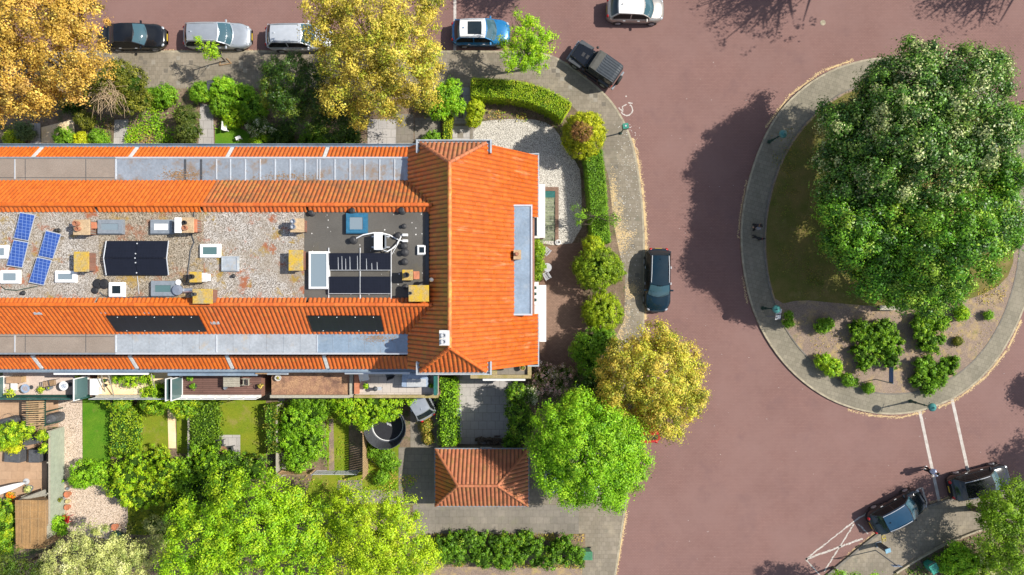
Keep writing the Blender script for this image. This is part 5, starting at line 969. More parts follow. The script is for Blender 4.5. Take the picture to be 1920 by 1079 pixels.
shrub('bright green shrub between the golden tree and the corner house path', [(838, 182, 26, 1.8, .9), (822, 205, 22, 1.6, .8), (850, 165, 16, 1.8, .6), (858, 200, 16, 1.4, .6)], BRIGHT, 190, .18, 26, .12, 125)
hedge('low lime green hedge beside the slab path of the corner house', [(842, 215), (838, 245), (836, 276)], .55, .8, YELG, 126, 300, .08)
shrub('small green bush against the corner house wall by the low hedge', [(812, 258, 14, .8, .5), (800, 268, 12, .7, .5)], MID, 60, .14, 22, .09, 127)
shrub('yellow variegated bush at the corner of the white gravel', [(892, 206, 17, 1.1, .8), (888, 224, 15, .9, .7)], YELG, 130, .14, 26, .1, 128, name='variegated_bush', cat='bush')
cover([(912, 208), (985, 215), (990, 232), (912, 230)], LIME2 + DRYG, 129, 140, .1, (.08, .35))
hedge('curved clipped green hedge along the pavement north of the corner house', [(884, 164), (925, 165), (965, 168), (1000, 176), (1034, 190), (1062, 208)], 1.3, 1.75, [(c[0] * 1.15, c[1] * 1.15, c[2], c[3]) for c in HEDGE], 130, 640, .075)
hedge('straight clipped green hedge east of the gravel garden', [(1113, 282), (1118, 330), (1122, 380), (1125, 420), (1129, 455)], 1.2, 1.8, HEDGE2, 131, 640, .075)
shrub('golden conifer with a browned top at the bend of the hedge', [(1092, 262, 40, 1.6, 1.6), (1095, 250, 40, 2.2, 1.4), (1096, 242, 30, 3.4, 1.3)], [(.29, .34, .015, 4), (.37, .4, .02, 3), (.17, .23, .02, 2)], 420, .17, 30, .11, 132, name='golden_conifer', cat='conifer', up=.5)
shrub('brown dying tip of the golden conifer', [(1090, 247, 20, 4.4, .6)], [(.22, .12, .06, 3), (.12, .07, .035, 3), (.3, .2, .06, 1)], 60, .15, 24, .09, 133, name='conifer_tip', cat='conifer', core=None)
for a in (('small golden ball bush above the large green one', [(1112, 462, 20, 1.4, 1)], YELG, 90), ('largest round green bush beside the dark brick patio', [(1120, 505, 44, 1.6, 1.5), (1095, 500, 22, 1.5, 1), (1148, 508, 24, 1.5, 1)], [(.15, .25, .014, 4), (.21, .3, .02, 3), (.09, .16, .012, 2)], 330), ('round yellow green bush below the large one', [(1130, 586, 38, 1.4, 1.3), (1112, 588, 20, 1.2, 1)], [(.21, .31, .014, 4), (.26, .35, .02, 3), (.12, .2, .012, 2)], 280)):
    shrub(a[0], a[1], a[2], a[3], .17, 28, .11, a[3], name='ball_bush', cat='bush', up=.4, out=.8)
tree('scrawny half bare fruit tree growing through the straight hedge', at(1118, 408, 0), [(1090, 405, 14, 2.8, .4), (1075, 390, 8, 2.8, .3), (1150, 412, 14, 2.6, .4), (1125, 395, 14, 3, .4), (1165, 415, 9, 2.6, .3), (1085, 418, 8, 2.6, .3)], MID, 60, .2, 12, .11, 134, tr=.05, inner=0, nl=18, shell=(.2, 1), name='fruit_tree')
shrub('dark green shrub with light tips between the yellow ball and the golden tree', [(1105, 645, 30, 1.8, .9), (1130, 640, 26, 1.8, .8), (1085, 660, 18, 1.6, .6), (1110, 680, 30, 1.4, .8)], MID, 210, .2, 26, .13, 135)
shrub('dark shrub in the shade beneath the golden roadside tree', [(1110, 725, 36, 1.2, .9), (1140, 745, 30, 1.1, .9)], DARK, 120, .2, 24, .13, 136)
shrub('pink flowering rhododendron at the south east corner of the house', [(1020, 705, 26, 1.5, .9), (1042, 718, 24, 1.3, .8), (1010, 725, 20, 1.3, .7), (1058, 700, 18, 1.2, .6)], PINK, 200, .17, 26, .1, 137, name='rhododendron', cat='flowering shrub')
shrub('white flowering shrub beside the pink rhododendron', [(992, 738, 16, 1.6, .6), (1000, 748, 10, 1.5, .4)], WHITEF, 60, .16, 22, .1, 138, name='flowering_shrub', cat='flowering shrub')
shrub('tall dark green shrub along the east edge of the grey driveway', [(966, 735, 18, 2, .9), (970, 770, 22, 2, 1), (975, 805, 24, 1.8, 1), (960, 830, 16, 1.4, .7)], DARK + MID, 230, .2, 26, .13, 139)
shrub('sparse ivy and scrub behind the garage wall', [(985, 775, 12, 1.2, .5), (1000, 790, 16, 1.2, .6)], DARK, 50, .18, 20, .12, 140, core=None)
cover([(1020, 735), (1110, 735), (1100, 800), (1010, 780)], DARK, 141, 70, .13, (.08, .3)); cover([(1095, 320), (1108, 320), (1115, 460), (1098, 460)], DARK, 142, 70, .11, (.08, .25)); cover([(905, 190), (1060, 225), (1090, 290), (1060, 280), (1040, 240), (985, 222)], DARK, 143, 26, .1, (.05, .15))
shrub('green ivy climbing the east wall of the corner house', [(1006, 460, 10, 4.0, .6), (1008, 480, 11, 4.1, .6), (1007, 500, 11, 4, .6), (1005, 518, 9, 3.9, .5), (1013, 470, 8, 3.0, .8), (1013, 500, 8, 2.8, .8)], [(.13, .24, .012, 4), (.2, .3, .02, 3), (.08, .16, .01, 2)], 170, .16, 26, .11, 144, name='climbing_ivy', cat='ivy', top=.9)
# hedge and beds in the south
hedge('leafy hedge between the silver car and the grey driveway', [(838, 712), (840, 750), (839, 790), (842, 836)], 1.05, 1.5, MID + BRIGHT[:2], 145, 330, .12, rough=.16)
shrub('long overgrown hedge between the two paths at the bottom', block([(806, 1006), (950, 1004), (1088, 1010), (1090, 1056), (950, 1058), (806, 1056)], 84, (9, 16), (.5, 1.25), 9, .6), [(.08, .19, .012, 4), (.12, .26, .017, 3), (.045, .11, .01, 3), (.2, .31, .03, 1)], 560, .2, 26, .13, 146, name='overgrown_hedge', cat='hedge')
cover([(798, 998), (1096, 998), (1096, 1012), (798, 1008)], DRYG, 147, 200, .1, (.05, .3)); cover([(798, 1052), (1096, 1056), (1096, 1064), (798, 1062)], DRYG, 148, 200, .1, (.05, .3))
hedge('fresh green hedge with a shaded left side between two lawns', [(232, 765), (231, 800), (230, 856)], 1.75, 1.0, [(.17, .29, .014, 4), (.23, .33, .02, 3), (.08, .2, .04, 2)], 149, 230, .12, rough=.1)
hedge('tall leafy hedge with fence posts between the narrow lawn strip and the wide lawn', [(378, 756), (380, 800), (378, 850)], 1.7, 1.2, [(.1, .2, .014, 4), (.14, .25, .02, 3), (.07, .13, .012, 2)], 150, 210, .13, rough=.16)
hedge('thin mixed hedge with red flowers between the wide lawn and the boards', [(508, 760), (510, 800), (512, 850)], .9, 1.2, OLIVE + MID[:2], 151, 190, .12, rough=.18)
for i, (lab, lst, pal, nc) in enumerate((
    ('leafy climber over the sandy roof terrace and its railing', [(282, 735, 18, 3.1, .35), (305, 740, 20, 3, .5), (245, 711, 16, 3.5, .25), (222, 709, 11, 3.5, .2), (275, 710, 13, 3.5, .25), (318, 747, 18, 2.6, .6)], LIME2, 120),
    ('green shrubs at the foot of the sandy terrace', [(225, 752, 22, 1.3, .7), (290, 752, 26, 1.5, .8), (345, 758, 26, 1.4, .8), (200, 748, 8, 1, .4)], MID + YELG[:1], 200),
    ('low green shrub clump on the gravel left of the yellow green shrub', [(160, 888, 28, 1.1, .8), (190, 886, 22, 1.2, .8), (150, 895, 18, .9, .6)], BRIGHT, 160),
    ('spreading yellow green shrub at the centre of the back gardens', block([(200, 880), (240, 850), (300, 850), (335, 880), (335, 920), (290, 945), (240, 940), (205, 915)], 34, (13, 24), (.9, 2.1), 5, .7), LIME2 + YELG[:1], 400),
    ('broad mid green shrub right of the yellow green one', block([(325, 850), (410, 840), (425, 880), (415, 915), (335, 925)], 26, (13, 22), (.8, 1.9), 6, .7), MID + LIME2[:1], 320),
    ('dark green shrub shaded by the bottom yellow green tree', [(440, 880, 36, 1.3, 1), (480, 880, 30, 1.2, .9), (400, 925, 40, 1.2, .9), (345, 940, 40, 1.0, .8)], DARK + MID[:2], 230),
    ('large bright green shrub bed left of the narrow grass path', [(560, 790, 34, 1.1, .8), (585, 830, 34, 1.1, .8), (560, 860, 26, 1, .7), (590, 770, 26, 1.2, .8), (545, 825, 22, 1, .6)], BRIGHT + MID[:2], 300),
    ('light green shrub spreading under the mossy terrace wall', [(660, 760, 34, 2, .9), (700, 760, 34, 2.1, .9), (725, 765, 28, 2, .8), (640, 745, 26, 1.8, .7), (682, 785, 22, 1.6, .7), (765, 745, 15, 1.7, .5)], LIME2, 260),
    ('dark leafy shrub between the boards and the terrace wall', [(610, 752, 26, 1.3, .8), (575, 748, 26, 1.2, .7)], MID, 120),
    ('green climber on the pergola at the left edge', [(20, 815, 24, 1.8, .6), (48, 808, 16, 1.8, .4), (82, 815, 9, 1.8, .5), (86, 840, 8, 1.7, .5), (0, 825, 20, 1.8, .5)], LIME + MID[:1], 150),
    ('bright yellow shrub beside the dark covered table', [(28, 836, 14, 1.2, .4), (15, 830, 14, 1.2, .4)], YELLOW, 60),
    ('large mixed green shrub at the left edge below the white parasol', [(12, 955, 22, 1.2, .8), (14, 985, 24, 1.2, .8), (5, 1015, 22, 1, .7)], MID + YELG[:1], 150),
    ('bright green bush between the shed and the red chair', [(92, 992, 14, 1, .6), (110, 980, 14, 1, .6), (118, 992, 10, .8, .4)], BRIGHT, 90),
    ('overgrown green weeds beside the brown ladder', [(722, 855, 20, .7, .5), (735, 870, 16, .7, .4), (700, 845, 14, .6, .4), (715, 895, 14, .6, .4)], MID, 110),
    ('dry shaggy bush on the verge beside the parked silver car', [(800, 800, 10, .6, .4), (803, 822, 9, .5, .4)], DRYG + OLIVE[:2], 60),
    ('grey green shrub under the large tree left of the grass', [(310, 1005, 26, 1.2, .7), (290, 985, 18, 1, .5)], GREY, 90))):
    shrub(lab, lst, pal, nc, .19, 24, .12, 500 + i)
cover([(525, 750), (625, 750), (618, 880), (528, 880)], BRIGHT + LIME2[:1], 160, 130, .12, (.1, .45)); cover([(650, 745), (690, 745), (690, 790), (650, 790)], MID, 161, 60, .11, (.06, .3)); cover([(692, 835), (750, 835), (748, 920), (694, 925)], MID + DRYG[:1], 162, 90, .11, (.05, .35)); cover([(560, 885), (790, 890), (745, 950), (560, 950)], LIME2 + DRYG[:1], 163, 60, .1, (.03, .2))
cover([(240, 930), (380, 925), (370, 1010), (240, 1000)], DARK + OLIVE[:1], 164, 60, .12, (.05, .25)); cover([(-20, 940), (30, 940), (26, 1045), (-20, 1045)], MID, 165, 70, .11, (.05, .3)); cover([(640, 800), (655, 790), (655, 880), (628, 880)], LIME2, 166, 60, .09, (.03, .15)); cover([(766, 745), (800, 750), (814, 840), (795, 840)], DRYG, 167, 80, .09, (.03, .2))
# roundabout planting
for i, (lab, lst, pal, nc) in enumerate((
    ('largest leafy green shrub block in the middle of the roundabout bed', block([(1598, 610), (1640, 600), (1684, 606), (1686, 650), (1678, 690), (1645, 688), (1630, 700), (1610, 690), (1594, 655)], 62, (9, 15), (.35, .8), 1), [(.1, .22, .012, 4), (.16, .31, .017, 3), (.05, .13, .01, 3), (.24, .38, .03, 1)], 300),
    ('tall narrow leafy green shrub block right of the middle of the bed', block([(1714, 590), (1750, 580), (1775, 605), (1765, 625), (1756, 658), (1726, 652), (1716, 625)], 46, (8, 13), (.4, .9), 2), [(.1, .22, .012, 4), (.16, .31, .017, 3), (.05, .13, .01, 3), (.24, .38, .03, 1)], 220),
    ('wedge shaped green shrub pointing at the lamp on the roundabout', block([(1712, 676), (1738, 674), (1765, 684), (1792, 672), (1798, 684), (1770, 712), (1740, 734), (1716, 736)], 44, (8, 12), (.3, .7), 3), MID, 220),
    ('small green shrub left of the middle of the roundabout bed', [(1540, 612, 13, .6, .5), (1552, 606, 10, .6, .5)], MID, 60),
    ('round pale green shrub at the lower left edge of the roundabout bed', [(1542, 678, 15, .6, .5), (1560, 690, 17, .7, .6)], LIME2, 100),
    ('low green shrub just right of the pale round one on the roundabout', [(1588, 712, 11, .5, .4), (1600, 716, 8, .4, .3)], MID, 50),
    ('tiny green shrub near the base of the leaning sign', [(1628, 728, 9, .4, .4)], MID, 30),
    ('dark small shrub right of the parking sign lamp', [(1477, 606, 9, .6, .5), (1478, 592, 7, .6, .4)], MID, 40),
    ('spiky yellow green tuft at the right of the roundabout bed', [(1802, 588, 13, .6, .5)], LIME2, 60),
    ('tiny green tuft next to the right kerb of the roundabout', [(1852, 592, 7, .4, .3)], MID, 24),
    ('small olive tuft at the right of the roundabout bed', [(1795, 640, 7, .3, .3)], OLIVE, 24))):
    shrub(lab, lst, pal, nc, .16, 24, .12, 600 + i)
cover([(1480, 600), (1590, 600), (1620, 730), (1540, 680)], DRYG, 170, 16, .08, (.01, .1)); cover([(1780, 560), (1890, 560), (1840, 650), (1760, 690), (1690, 730)], DRYG, 171, 14, .08, (.01, .1)); cover([(1830, 540), (1885, 530), (1880, 570), (1830, 570)], DRYG, 172, 80, .1, (.03, .25))
cover([(1442, 250), (1530, 230), (1560, 560), (1460, 560)], [(.12, .16, .02, 3), (.2, .17, .04, 2)], 173, 40, .08, (.01, .06))
# south-east corner planting
shrub('bright green shrub behind the kerb at the bottom right', [(1790, 1040, 24, 1.1, .8), (1810, 1055, 24, 1.1, .8), (1775, 1060, 18, 1, .7)], BRIGHT, 150, .2, 24, .12, 180); shrub('pale variegated shrub under the corner tree at the bottom right', [(1855, 1045, 24, 1.4, .9), (1840, 1065, 20, 1.2, .8)], GREY + LIME2, 130, .2, 24, .12, 181); shrub('yellow tinged low shrub at the bottom edge right of the green bin', [(1800, 1078, 16, .7, .5), (1830, 1082, 20, .8, .6)], YELG, 70, .18, 22, .11, 182)
cover([(1690, 1068), (1760, 1030), (1830, 1000), (1900, 985), (1920, 1090), (1700, 1090)], DARK + MID[:1], 183, 80, .12, (.05, .3))
# ---------------------------------------------------------------- rear terraces of the row
def terrace(house, xa, xb, floor, parapet_m, rail, h=3.0, open_=False, y1p=745):
    x0, x1, y0 = X(xa, h), X(xb, h), Y(y1p, h); e = MB()
    if open_:
        e.rng(x0, x1, y0, -5.02, h - .45, h - .12)
        for x in (x0 + .1, x1 - .1): e.rng(x - .1, x + .1, y0, y0 + .25, 0, h - .45)
    else: e.rng(x0, x1, y0, -5.02, 0, h - .12)
    e = adopt(e.build('rear_extension', M['brickwall']), house)
    ch = lambda o: sub(o, e)
    ch(MB().rng(x0 + .01, x1 - .01, y0 + .16, -5.03, h - .12, h - .08).build('terrace_floor', M[floor]))
    ch(MB().rng(x0, x1, y0 - .03, y0 + .16, h - .12, h + (.12 if rail else .2)).build('parapet', M[parapet_m]))
    if not open_: window(house, Vector((x0 * .5 + x1 * .5, y0 - .01, 1.4)) - Vector(house.location), 2.2, 1.8, 's', 2)
    if rail:
        r = MB(); zt = h + .85
        r.rng(x0, x1, y0 - .02, y0 + .03, zt, zt + .05); r.rng(x0, x1, y0 - .01, y0 + .02, h + .4, h + .43)
        n = max(3, int((x1 - x0) / .9))
        for i in range(n + 1): x = x0 + .03 + (x1 - x0 - .06) * i / n; r.rng(x - .02, x + .02, y0 - .015, y0 + .025, h + .1, zt)
        rl = ch(r.build('railing', M[rail]))
        if rail == 'teal':
            p = MB().rng(x0 + .02, x1 - .02, y0 + .031, y0 + .045, h + .14, zt - .02).build('panel', M['teal']); p.parent = e; p.location = rl.location
    return e
def screen(house, px, h0=3.0, m='white', ya=705, yb=746):
    x = X(px, h0); y0, y1 = Y(yb, h0), Y(ya, h0) if ya > 702 else -5.05; f = MB(); z1 = h0 + 1.5
    for y in (y0, y1 - .06): f.rng(x - .03, x + .03, y, y + .06, h0 - .1, z1)
    f.rng(x - .03, x + .03, y0 + .06, y1 - .06, z1 - .06, z1); f.rng(x - .03, x + .03, y0 + .06, y1 - .06, h0 - .1, h0)
    f = adopt(f.build('glass_screen', M[m]), house); sub(MB().rng(x - .01, x + .01, y0 + .06, y1 - .06, h0, z1 - .06).build('pane', M['glass_g']), f)
terrace(t1, 4, 167, 'terr2', 'dgreen', 'teal'); terrace(t2, 181, 320, 'sandy', 'wood', 'lgrey'); terrace(t3, 330, 489, 'deck', 'white_w', 'white'); terrace(t4, 508, 656, 'leafy', 'wood', None) if M.setdefault('leafy', ground_mat('dead_leaf_floor', (.24, .13, .085, 1), (.34, .2, .11, 1), 2, 14, .7, .95, .6, [((.14, .08, .06, 1), 1.2, .5, .7)])) else 0
screen(t1, 6); screen(t1, 164); screen(t3, 331); screen(t3, 341, 3.0); 
e5 = terrace(t4, 665, 822, 'terr', 'parapet', None, 3.0, True)
sub(MB().rng(X(666, 3), X(674, 3), Y(738, 3), -5.05, 2.9, 3.3).build('red_side_wall', M['terracotta']), e5)
sub(MB().rng(X(816, 3), X(821, 3), Y(738, 3), -5.3, 2.9, 3.9).build('side_screen', M['teal']), e5)
sub(MB().rng(X(656, 3), X(663, 3), Y(745, 3), -5.05, 0, 3.1).build('party_wall', M['wood']), e5)

# ---------------------------------------------------------------- furniture and small things
ZT = 2.93
def round_table(px, py, z, r, h, top_m, lab, ring=None, group=None):
    p = P(px, py, z + h); t = thing('round_table', lab, 'table', (p.x, p.y, z), 0, group)
    top = MB().lathe((0, 0, h - .03), [(r, 0), (r, .03)], 20).build('tabletop', M[top_m], t)
    if ring:
        mb = MB(); rd = random.Random(int(px))
        for a in range(19): q = .22 * r * 2.2 * math.sqrt(a / 19.0); b = a * 2.4; mb.lathe((q * 1.25 * math.cos(b), q * 1.25 * math.sin(b), h), [(r * .1, 0), (r * .1, .006)], 6)
        mb.build('mosaic', M[ring], top)
    MB().cyl((0, 0, .03), (0, 0, h - .03), .03).lathe((0, 0, 0), [(r * .5, 0), (r * .45, .03)], 14).build('pedestal', M['dgrey'], t); return t
def chair(px, py, z, rz, m, lab, sw=.44, group=None, slats=True, name='garden_chair', frame=None):
    p = P(px, py, z + .45); t = thing(name, lab, 'chair', (p.x, p.y, z), rz, group); s = MB(); b = MB()
    if slats:
        for i in range(5): s.rng(-sw / 2, sw / 2, -.2 + i * .09, -.14 + i * .09, .43, .455)
        for i in range(4): b.box((0, .27 + .02 * i, .58 + .1 * i), (sw, .02, .06))
    else: s.box((0, 0, .44), (sw, .44, .05)); b.box((0, .26, .68), (sw, .05, .46), rot=Matrix.Rotation(-.2, 3, 'X'))
    s.build('seat', M[m], t, bevel=0 if slats else .02); b.build('backrest', M[m], t, bevel=0 if slats else .02)
    for sx in (-1, 1):
        for sy in (-1, 1): MB().cyl((sx * (sw / 2 - .03), sy * .19, 0), (sx * (sw / 2 - .03), sy * .19 + (.06 if sy > 0 else 0), .95 if sy > 0 else .6), .016, n=6).build('leg', M[frame or m], t)
        MB().rng(sx * (sw / 2 - .01) - .02, sx * (sw / 2 - .01) + .02, -.22, .22, .6, .63).build('armrest', M[frame or m], t)
    return t
G1 = 'garden furniture on the left roof terrace'
t = thing('storage_chest', 'pale wooden storage chest at the left end of the teal railed terrace', 'chest', P(36, 711, ZT)); MB().rng(-.48, .48, -.2, .2, .02, .5).build('box', M['woodt'], t); mb = MB()
for i in range(5): mb.rng(-.5 + i * .2, -.31 + i * .2, -.22, .22, .5, .54)
mb.build('lid', M['patio'], t); 
for sx in (-1, 1): MB().rng(sx * .44 - .04, sx * .44 + .04, -.19, .19, 0, .02).build('foot', M['woodb'], t)
t = thing('side_table', 'white square side table below the wooden chest', 'table', P(26, 725, ZT + .4)); t.location.z = ZT; MB().rng(-.22, .22, -.26, .26, .37, .4).build('tabletop', M['white'], t)
for sx in (-1, 1):
    for sy in (-1, 1): MB().rng(sx * .19 - .02, sx * .19 + .02, sy * .22 - .02, sy * .22 + .02, 0, .37).build('leg', M['white'], t)
round_table(47, 729, ZT, .3, .6, 'bluecloth', 'round table with a blue and tan mosaic top beside the white side table', 'patio'); round_table(119, 724, ZT, .3, .72, 'white', 'white round table with a blue mosaic centre on the left terrace', 'bluecloth2') if M.setdefault('bluecloth2', simple('blue_mosaic', (.05, .13, .25), .4, 0, .3)) else 0
chair(99, 718, ZT, R(100), 'woodb', 'slatted folding chair left of the white mosaic table', frame='dgrey'); chair(147, 725, ZT, R(-85), 'woodb', 'slatted folding chair at the right end of the left terrace', frame='dgrey')
pot(20, 736, ZT, .18, .35, 'lgrey', 'yellow green plant by the left glass screen of the terrace', (.42, .4, YELG, 90)); pot(91, 728, ZT, .15, .35, 'mgrey', 'grey pot on the terrace with a plant leaning to its left', (.1, .1, YELG, 10)); pot(77, 731, ZT, .14, .3, 'dgrey', 'yellow green potted plant between the two mosaic tables', (.3, .3, YELG, 80)); pot(150, 706, ZT, .16, .3, 'lgrey', 'green potted plant under the awning at the right of the left terrace', (.28, .3, OLIVE + LIME2[:1], 70))
pot(195, 714, ZT, .13, .3, 'dgrey', 'small dark pot at the left of the sandy terrace', (.15, .15, MID, 20)); pot(197, 723, ZT, .1, .2, 'dgrey', 'tiny dark pot on the sandy terrace below the other dark pot', None)
t = thing('trellis_frame', 'weathered wooden frame poles leaning over the sandy terrace', 'trellis', P(210, 725, ZT)); lo = Vector(t.location)
for a, b in (((203, 702), (215, 748)), ((284, 702), (292, 735)), ((190, 702), (197, 735))): MB().tube([P(a[0], a[1], 4.6) - lo, P(b[0], b[1], 2.9) - lo], .035, 6).build('pole', M['wood'], t)
t = thing('storage_cabinet', 'plain white low cabinet beside the glass screen between two terraces', 'cabinet', P(185, 723, ZT)); MB().rng(-.25, .25, -.55, .5, .04, .5).build('body', M['white'], t, bevel=.01); MB().rng(-.27, .27, -.57, .52, .5, .54).build('top', M['white'], t); MB().rng(.251, .265, -.5, -.05, .08, .46).build('door', M['white_w'], t); MB().rng(-.23, .23, -.5, .45, 0, .04).build('plinth', M['lgrey'], t)
pot(356, 709, ZT, .15, .3, 'dgrey', 'potted green plant in the corner of the red brown deck', (.28, .3, MID, 60)); pot(363, 725, ZT, .16, .3, 'dgrey', 'bushy potted plant standing out on the red brown deck', (.26, .25, MID, 70))
t = thing('slatted_table', 'grey weathered slatted table on the red brown deck', 'table', P(434, 716, ZT + .7)); t.location.z = ZT; mb = MB()
for i in range(6): mb.rng(-.55, .55, -.34 + i * .115, -.24 + i * .115, .67, .7)
mb.build('tabletop', M['wood'], t)
for sx in (-1, 1):
    for sy in (-1, 1): MB().rng(sx * .48 - .03, sx * .48 + .03, sy * .28 - .03, sy * .28 + .03, 0, .67).build('leg', M['wood'], t)
chair(461, 716, ZT, R(-90), 'wood', 'grey wooden slatted chair at the right end of the slatted table'); pot(422, 728, ZT, .11, .25, 'mgrey', 'small grey pot in front of the slatted table')
pot(489, 724, ZT + .1, .14, .3, 'dgrey', 'dark pot with dry twigs by the wall right of the red brown deck', (.2, .3, DRYG + MID[:1], 40)); pot(521, 709, ZT, .2, .3, 'white_w', 'wide whitish pot in the corner of the leaf strewn terrace', (.12, .1, DRYG, 20))
chair(685, 706, ZT, R(100), 'white', 'white moulded plastic armchair on the light tiled terrace', .5, None, False); chair(731, 702, ZT, R(200), 'dgrey', 'black folding chair in the shade of the wall on the light tiled terrace', .5, None, False)
pot(686, 724, ZT, .2, .35, 'dgrey', 'round green potted plant below the white armchair', (.22, .2, LIME2, 80)); pot(808, 724, ZT, .16, .3, 'dgrey', 'small round potted plant right of the covered table', (.18, .18, MID, 60))
t = thing('covered_barbecue', 'grey barbecue trolley beside the potted plant on the light tiled terrace', 'barbecue', P(704, 729, ZT + .5)); t.location.z = ZT; MB().ball((0, 0, .62), .17, 12, 8, .8).build('bowl', M['dgrey'], t); MB().rng(.12, .42, -.1, .12, .55, .59).build('shelf', M['alu'], t)
for sx in (-.12, .12, .38): MB().cyl((sx, 0, 0), (sx, 0, .55), .018).build('leg', M['mgrey'], t)
t = thing('covered_table', 'garden table under a blue grey cloth cover on the light tiled terrace', 'table', P(777, 714, ZT + .7)); t.location.z = ZT; mb = MB(); pr = [(-.85, -.38), (-.7, -.42), (.78, -.42), (.86, -.3), (.86, .5), (-.8, .52)]
mb.prism(pr, .74, .78); c_ = mb.build('tabletop', M['bluecloth'], t, bevel=.03); mb = MB()
for i in range(6):
    a, b = pr[i], pr[(i + 1) % 6]
    for q in range(6):
        f0, f1 = q / 6, (q + 1) / 6; w0, w1 = (.06 if q % 2 else -.02), (.06 if (q + 1) % 2 else -.02); x0, y0, x1, y1 = a[0] + (b[0] - a[0]) * f0, a[1] + (b[1] - a[1]) * f0, a[0] + (b[0] - a[0]) * f1, a[1] + (b[1] - a[1]) * f1
        mb.quad((x0, y0, .76), (x1, y1, .76), (x1 * (1.08 + w1), y1 * (1.08 + w1), .12), (x0 * (1.08 + w0), y0 * (1.08 + w0), .12))
mb.build('cover_skirt', M['bluecloth'], t); MB().rng(-.5, .8, -.4, .12, .782, .8).build('folded_sheet', M['lgrey'], t, bevel=.005)
for sx in (-.6, .6): MB().rng(sx - .03, sx + .03, -.03, .03, 0, .74).build('leg', M['dgrey'], t)
pot(980, 690, 2.8, .19, .4, 'slabtop', 'beige flower pot on the small flat roof terrace of the corner house', (.14, .1, OLIVE, 30))
# back garden things
def cover_bbq(px, py, lab, sx, sy, h, rz):
    p = P(px, py, h * .6); t = thing('covered_barbecue', lab, 'barbecue cover', (p.x, p.y, .14), rz, 'black covered barbecues'); mb = MB(); n = 16; prof = [(1.12, 0), (1.05, .3), (1, .7), (.92, .92), (.6, 1.0), (.1, 1.03)]; vs = []; fs = []
    for k, (r, z) in enumerate(prof):
        for i in range(n): a = 2 * math.pi * i / n; q = 1 + .05 * math.sin(5 * a + k); vs.append((sx * r * q * math.cos(a), sy * r * q * math.sin(a), h * z))
    for k in range(len(prof) - 1):
        for i in range(n): fs.append((k * n + i, k * n + (i + 1) % n, (k + 1) * n + (i + 1) % n, (k + 1) * n + i))
    fs.append(tuple((len(prof) - 1) * n + i for i in range(n))); mb.add(vs, fs).build('cover', M['cover'], t)
    MB().torus((0, 0, h * .72), max(sx, sy) * .9, .012, n=18, k=4).build('drawstring', M['dgrey'], t); mb = MB(); mb.tube([(-.1, -.05, h + .04), (-.06, -.05, h + .1), (.06, -.05, h + .1), (.1, -.05, h + .04)], .014, 5); mb.build('handle', M['lgrey'], t)
cover_bbq(22, 789, 'long black covered barbecue left of the slatted pergola', .62, .28, .95, R(5)); cover_bbq(101, 785, 'rounder black covered barbecue on the gravel right of the pergola', .5, .36, 1.0, R(25))
t = thing('pergola', 'small dark green pergola with tan slats against the terrace wall', 'pergola', P(66, 770, 0)); lo = Vector(t.location); x0, x1, y0, y1 = X(50, 2.1) - lo.x, X(83, 2.1) - lo.x, Y(800, 2.1) - lo.y, Y(748, 2.1) - lo.y
for x in (x0, x1):
    MB().rng(x - .05, x + .05, y0, y1, 2.0, 2.1).build('beam', M['dgreen'], t)
    for y in (y0 + .06, (y0 + y1) / 2, y1 - .06): MB().rng(x - .04, x + .04, y - .04, y + .04, 0, 2.0).build('post', M['dgreen'], t)
MB().rng(x0 + .05, x1 - .05, (y0 + y1) / 2 - .04, (y0 + y1) / 2 + .04, 2.0, 2.09).build('beam', M['dgreen'], t); mb = MB()
for i in range(13): y = y0 + .08 + (y1 - y0 - .16) * i / 12; mb.slab([(x0 - .02, y - .035, 2.13), (x1 + .02, y - .035 + .05, 2.13), (x1 + .02, y + .035 + .05, 2.13), (x0 - .02, y + .035, 2.13)], .025)
mb.build('slats', M['woodt'], t)
t = thing('awning_sail', 'low teal cloth strip stretched from the pergola foot over the covered barbecue', 'awning', P(40, 800, 0)); lo = Vector(t.location); MB().slab([P(-20, 806, 1.2) - lo, P(52, 793, 1.2) - lo, P(54, 806, 1.0) - lo, P(-20, 818, 1.0) - lo], .02).build('cloth', M['teal'], t); mb = MB(); mb.tube([P(50, 800, 1.1) - lo, P(50, 800, 0) - lo], .025, 6); mb.build('pole', M['lgrey'], t)
def fence(a, b, h, m, lab, boards='h', n=8, post=None, name='garden_fence'):
    """board fence between two ground points given in photo pixels"""
    A_, B_ = P(*a), P(*b); c = (A_ + B_) / 2; d = (B_ - A_); L_ = d.length; t = thing(name, lab, 'fence', (c.x, c.y, 0), math.atan2(d.y, d.x)); mb = MB()
    if boards == 'h':
        for i in range(n): z = .12 + (h - .12) * i / n; mb.rng(-L_ / 2, L_ / 2, -.012, .012, z, z + (h - .12) / n - .015)
    else:
        k = max(2, int(L_ / .16))
        for i in range(k): x = -L_ / 2 + L_ * i / k; mb.rng(x, x + L_ / k - .03, -.012, .012, .1, h + (.02 if i % 2 else 0))
        mb.rng(-L_ / 2, L_ / 2, .014, .05, .4, .48); mb.rng(-L_ / 2, L_ / 2, .014, .05, h - .4, h - .32)
    mb.build('boards', M[m], t); k = max(2, int(L_ / 1.8) + 1)
    for i in range(k): x = -L_ / 2 + L_ * i / (k - 1); MB().rng(x - .045, x + .045, .052, .14, 0, h + .06).build('post', M[post or m], t)
    if boards == 'h': MB().rng(-L_ / 2, L_ / 2, -.07, .05, h, h + .035).build('cap_rail', M[post or m], t)
    return t
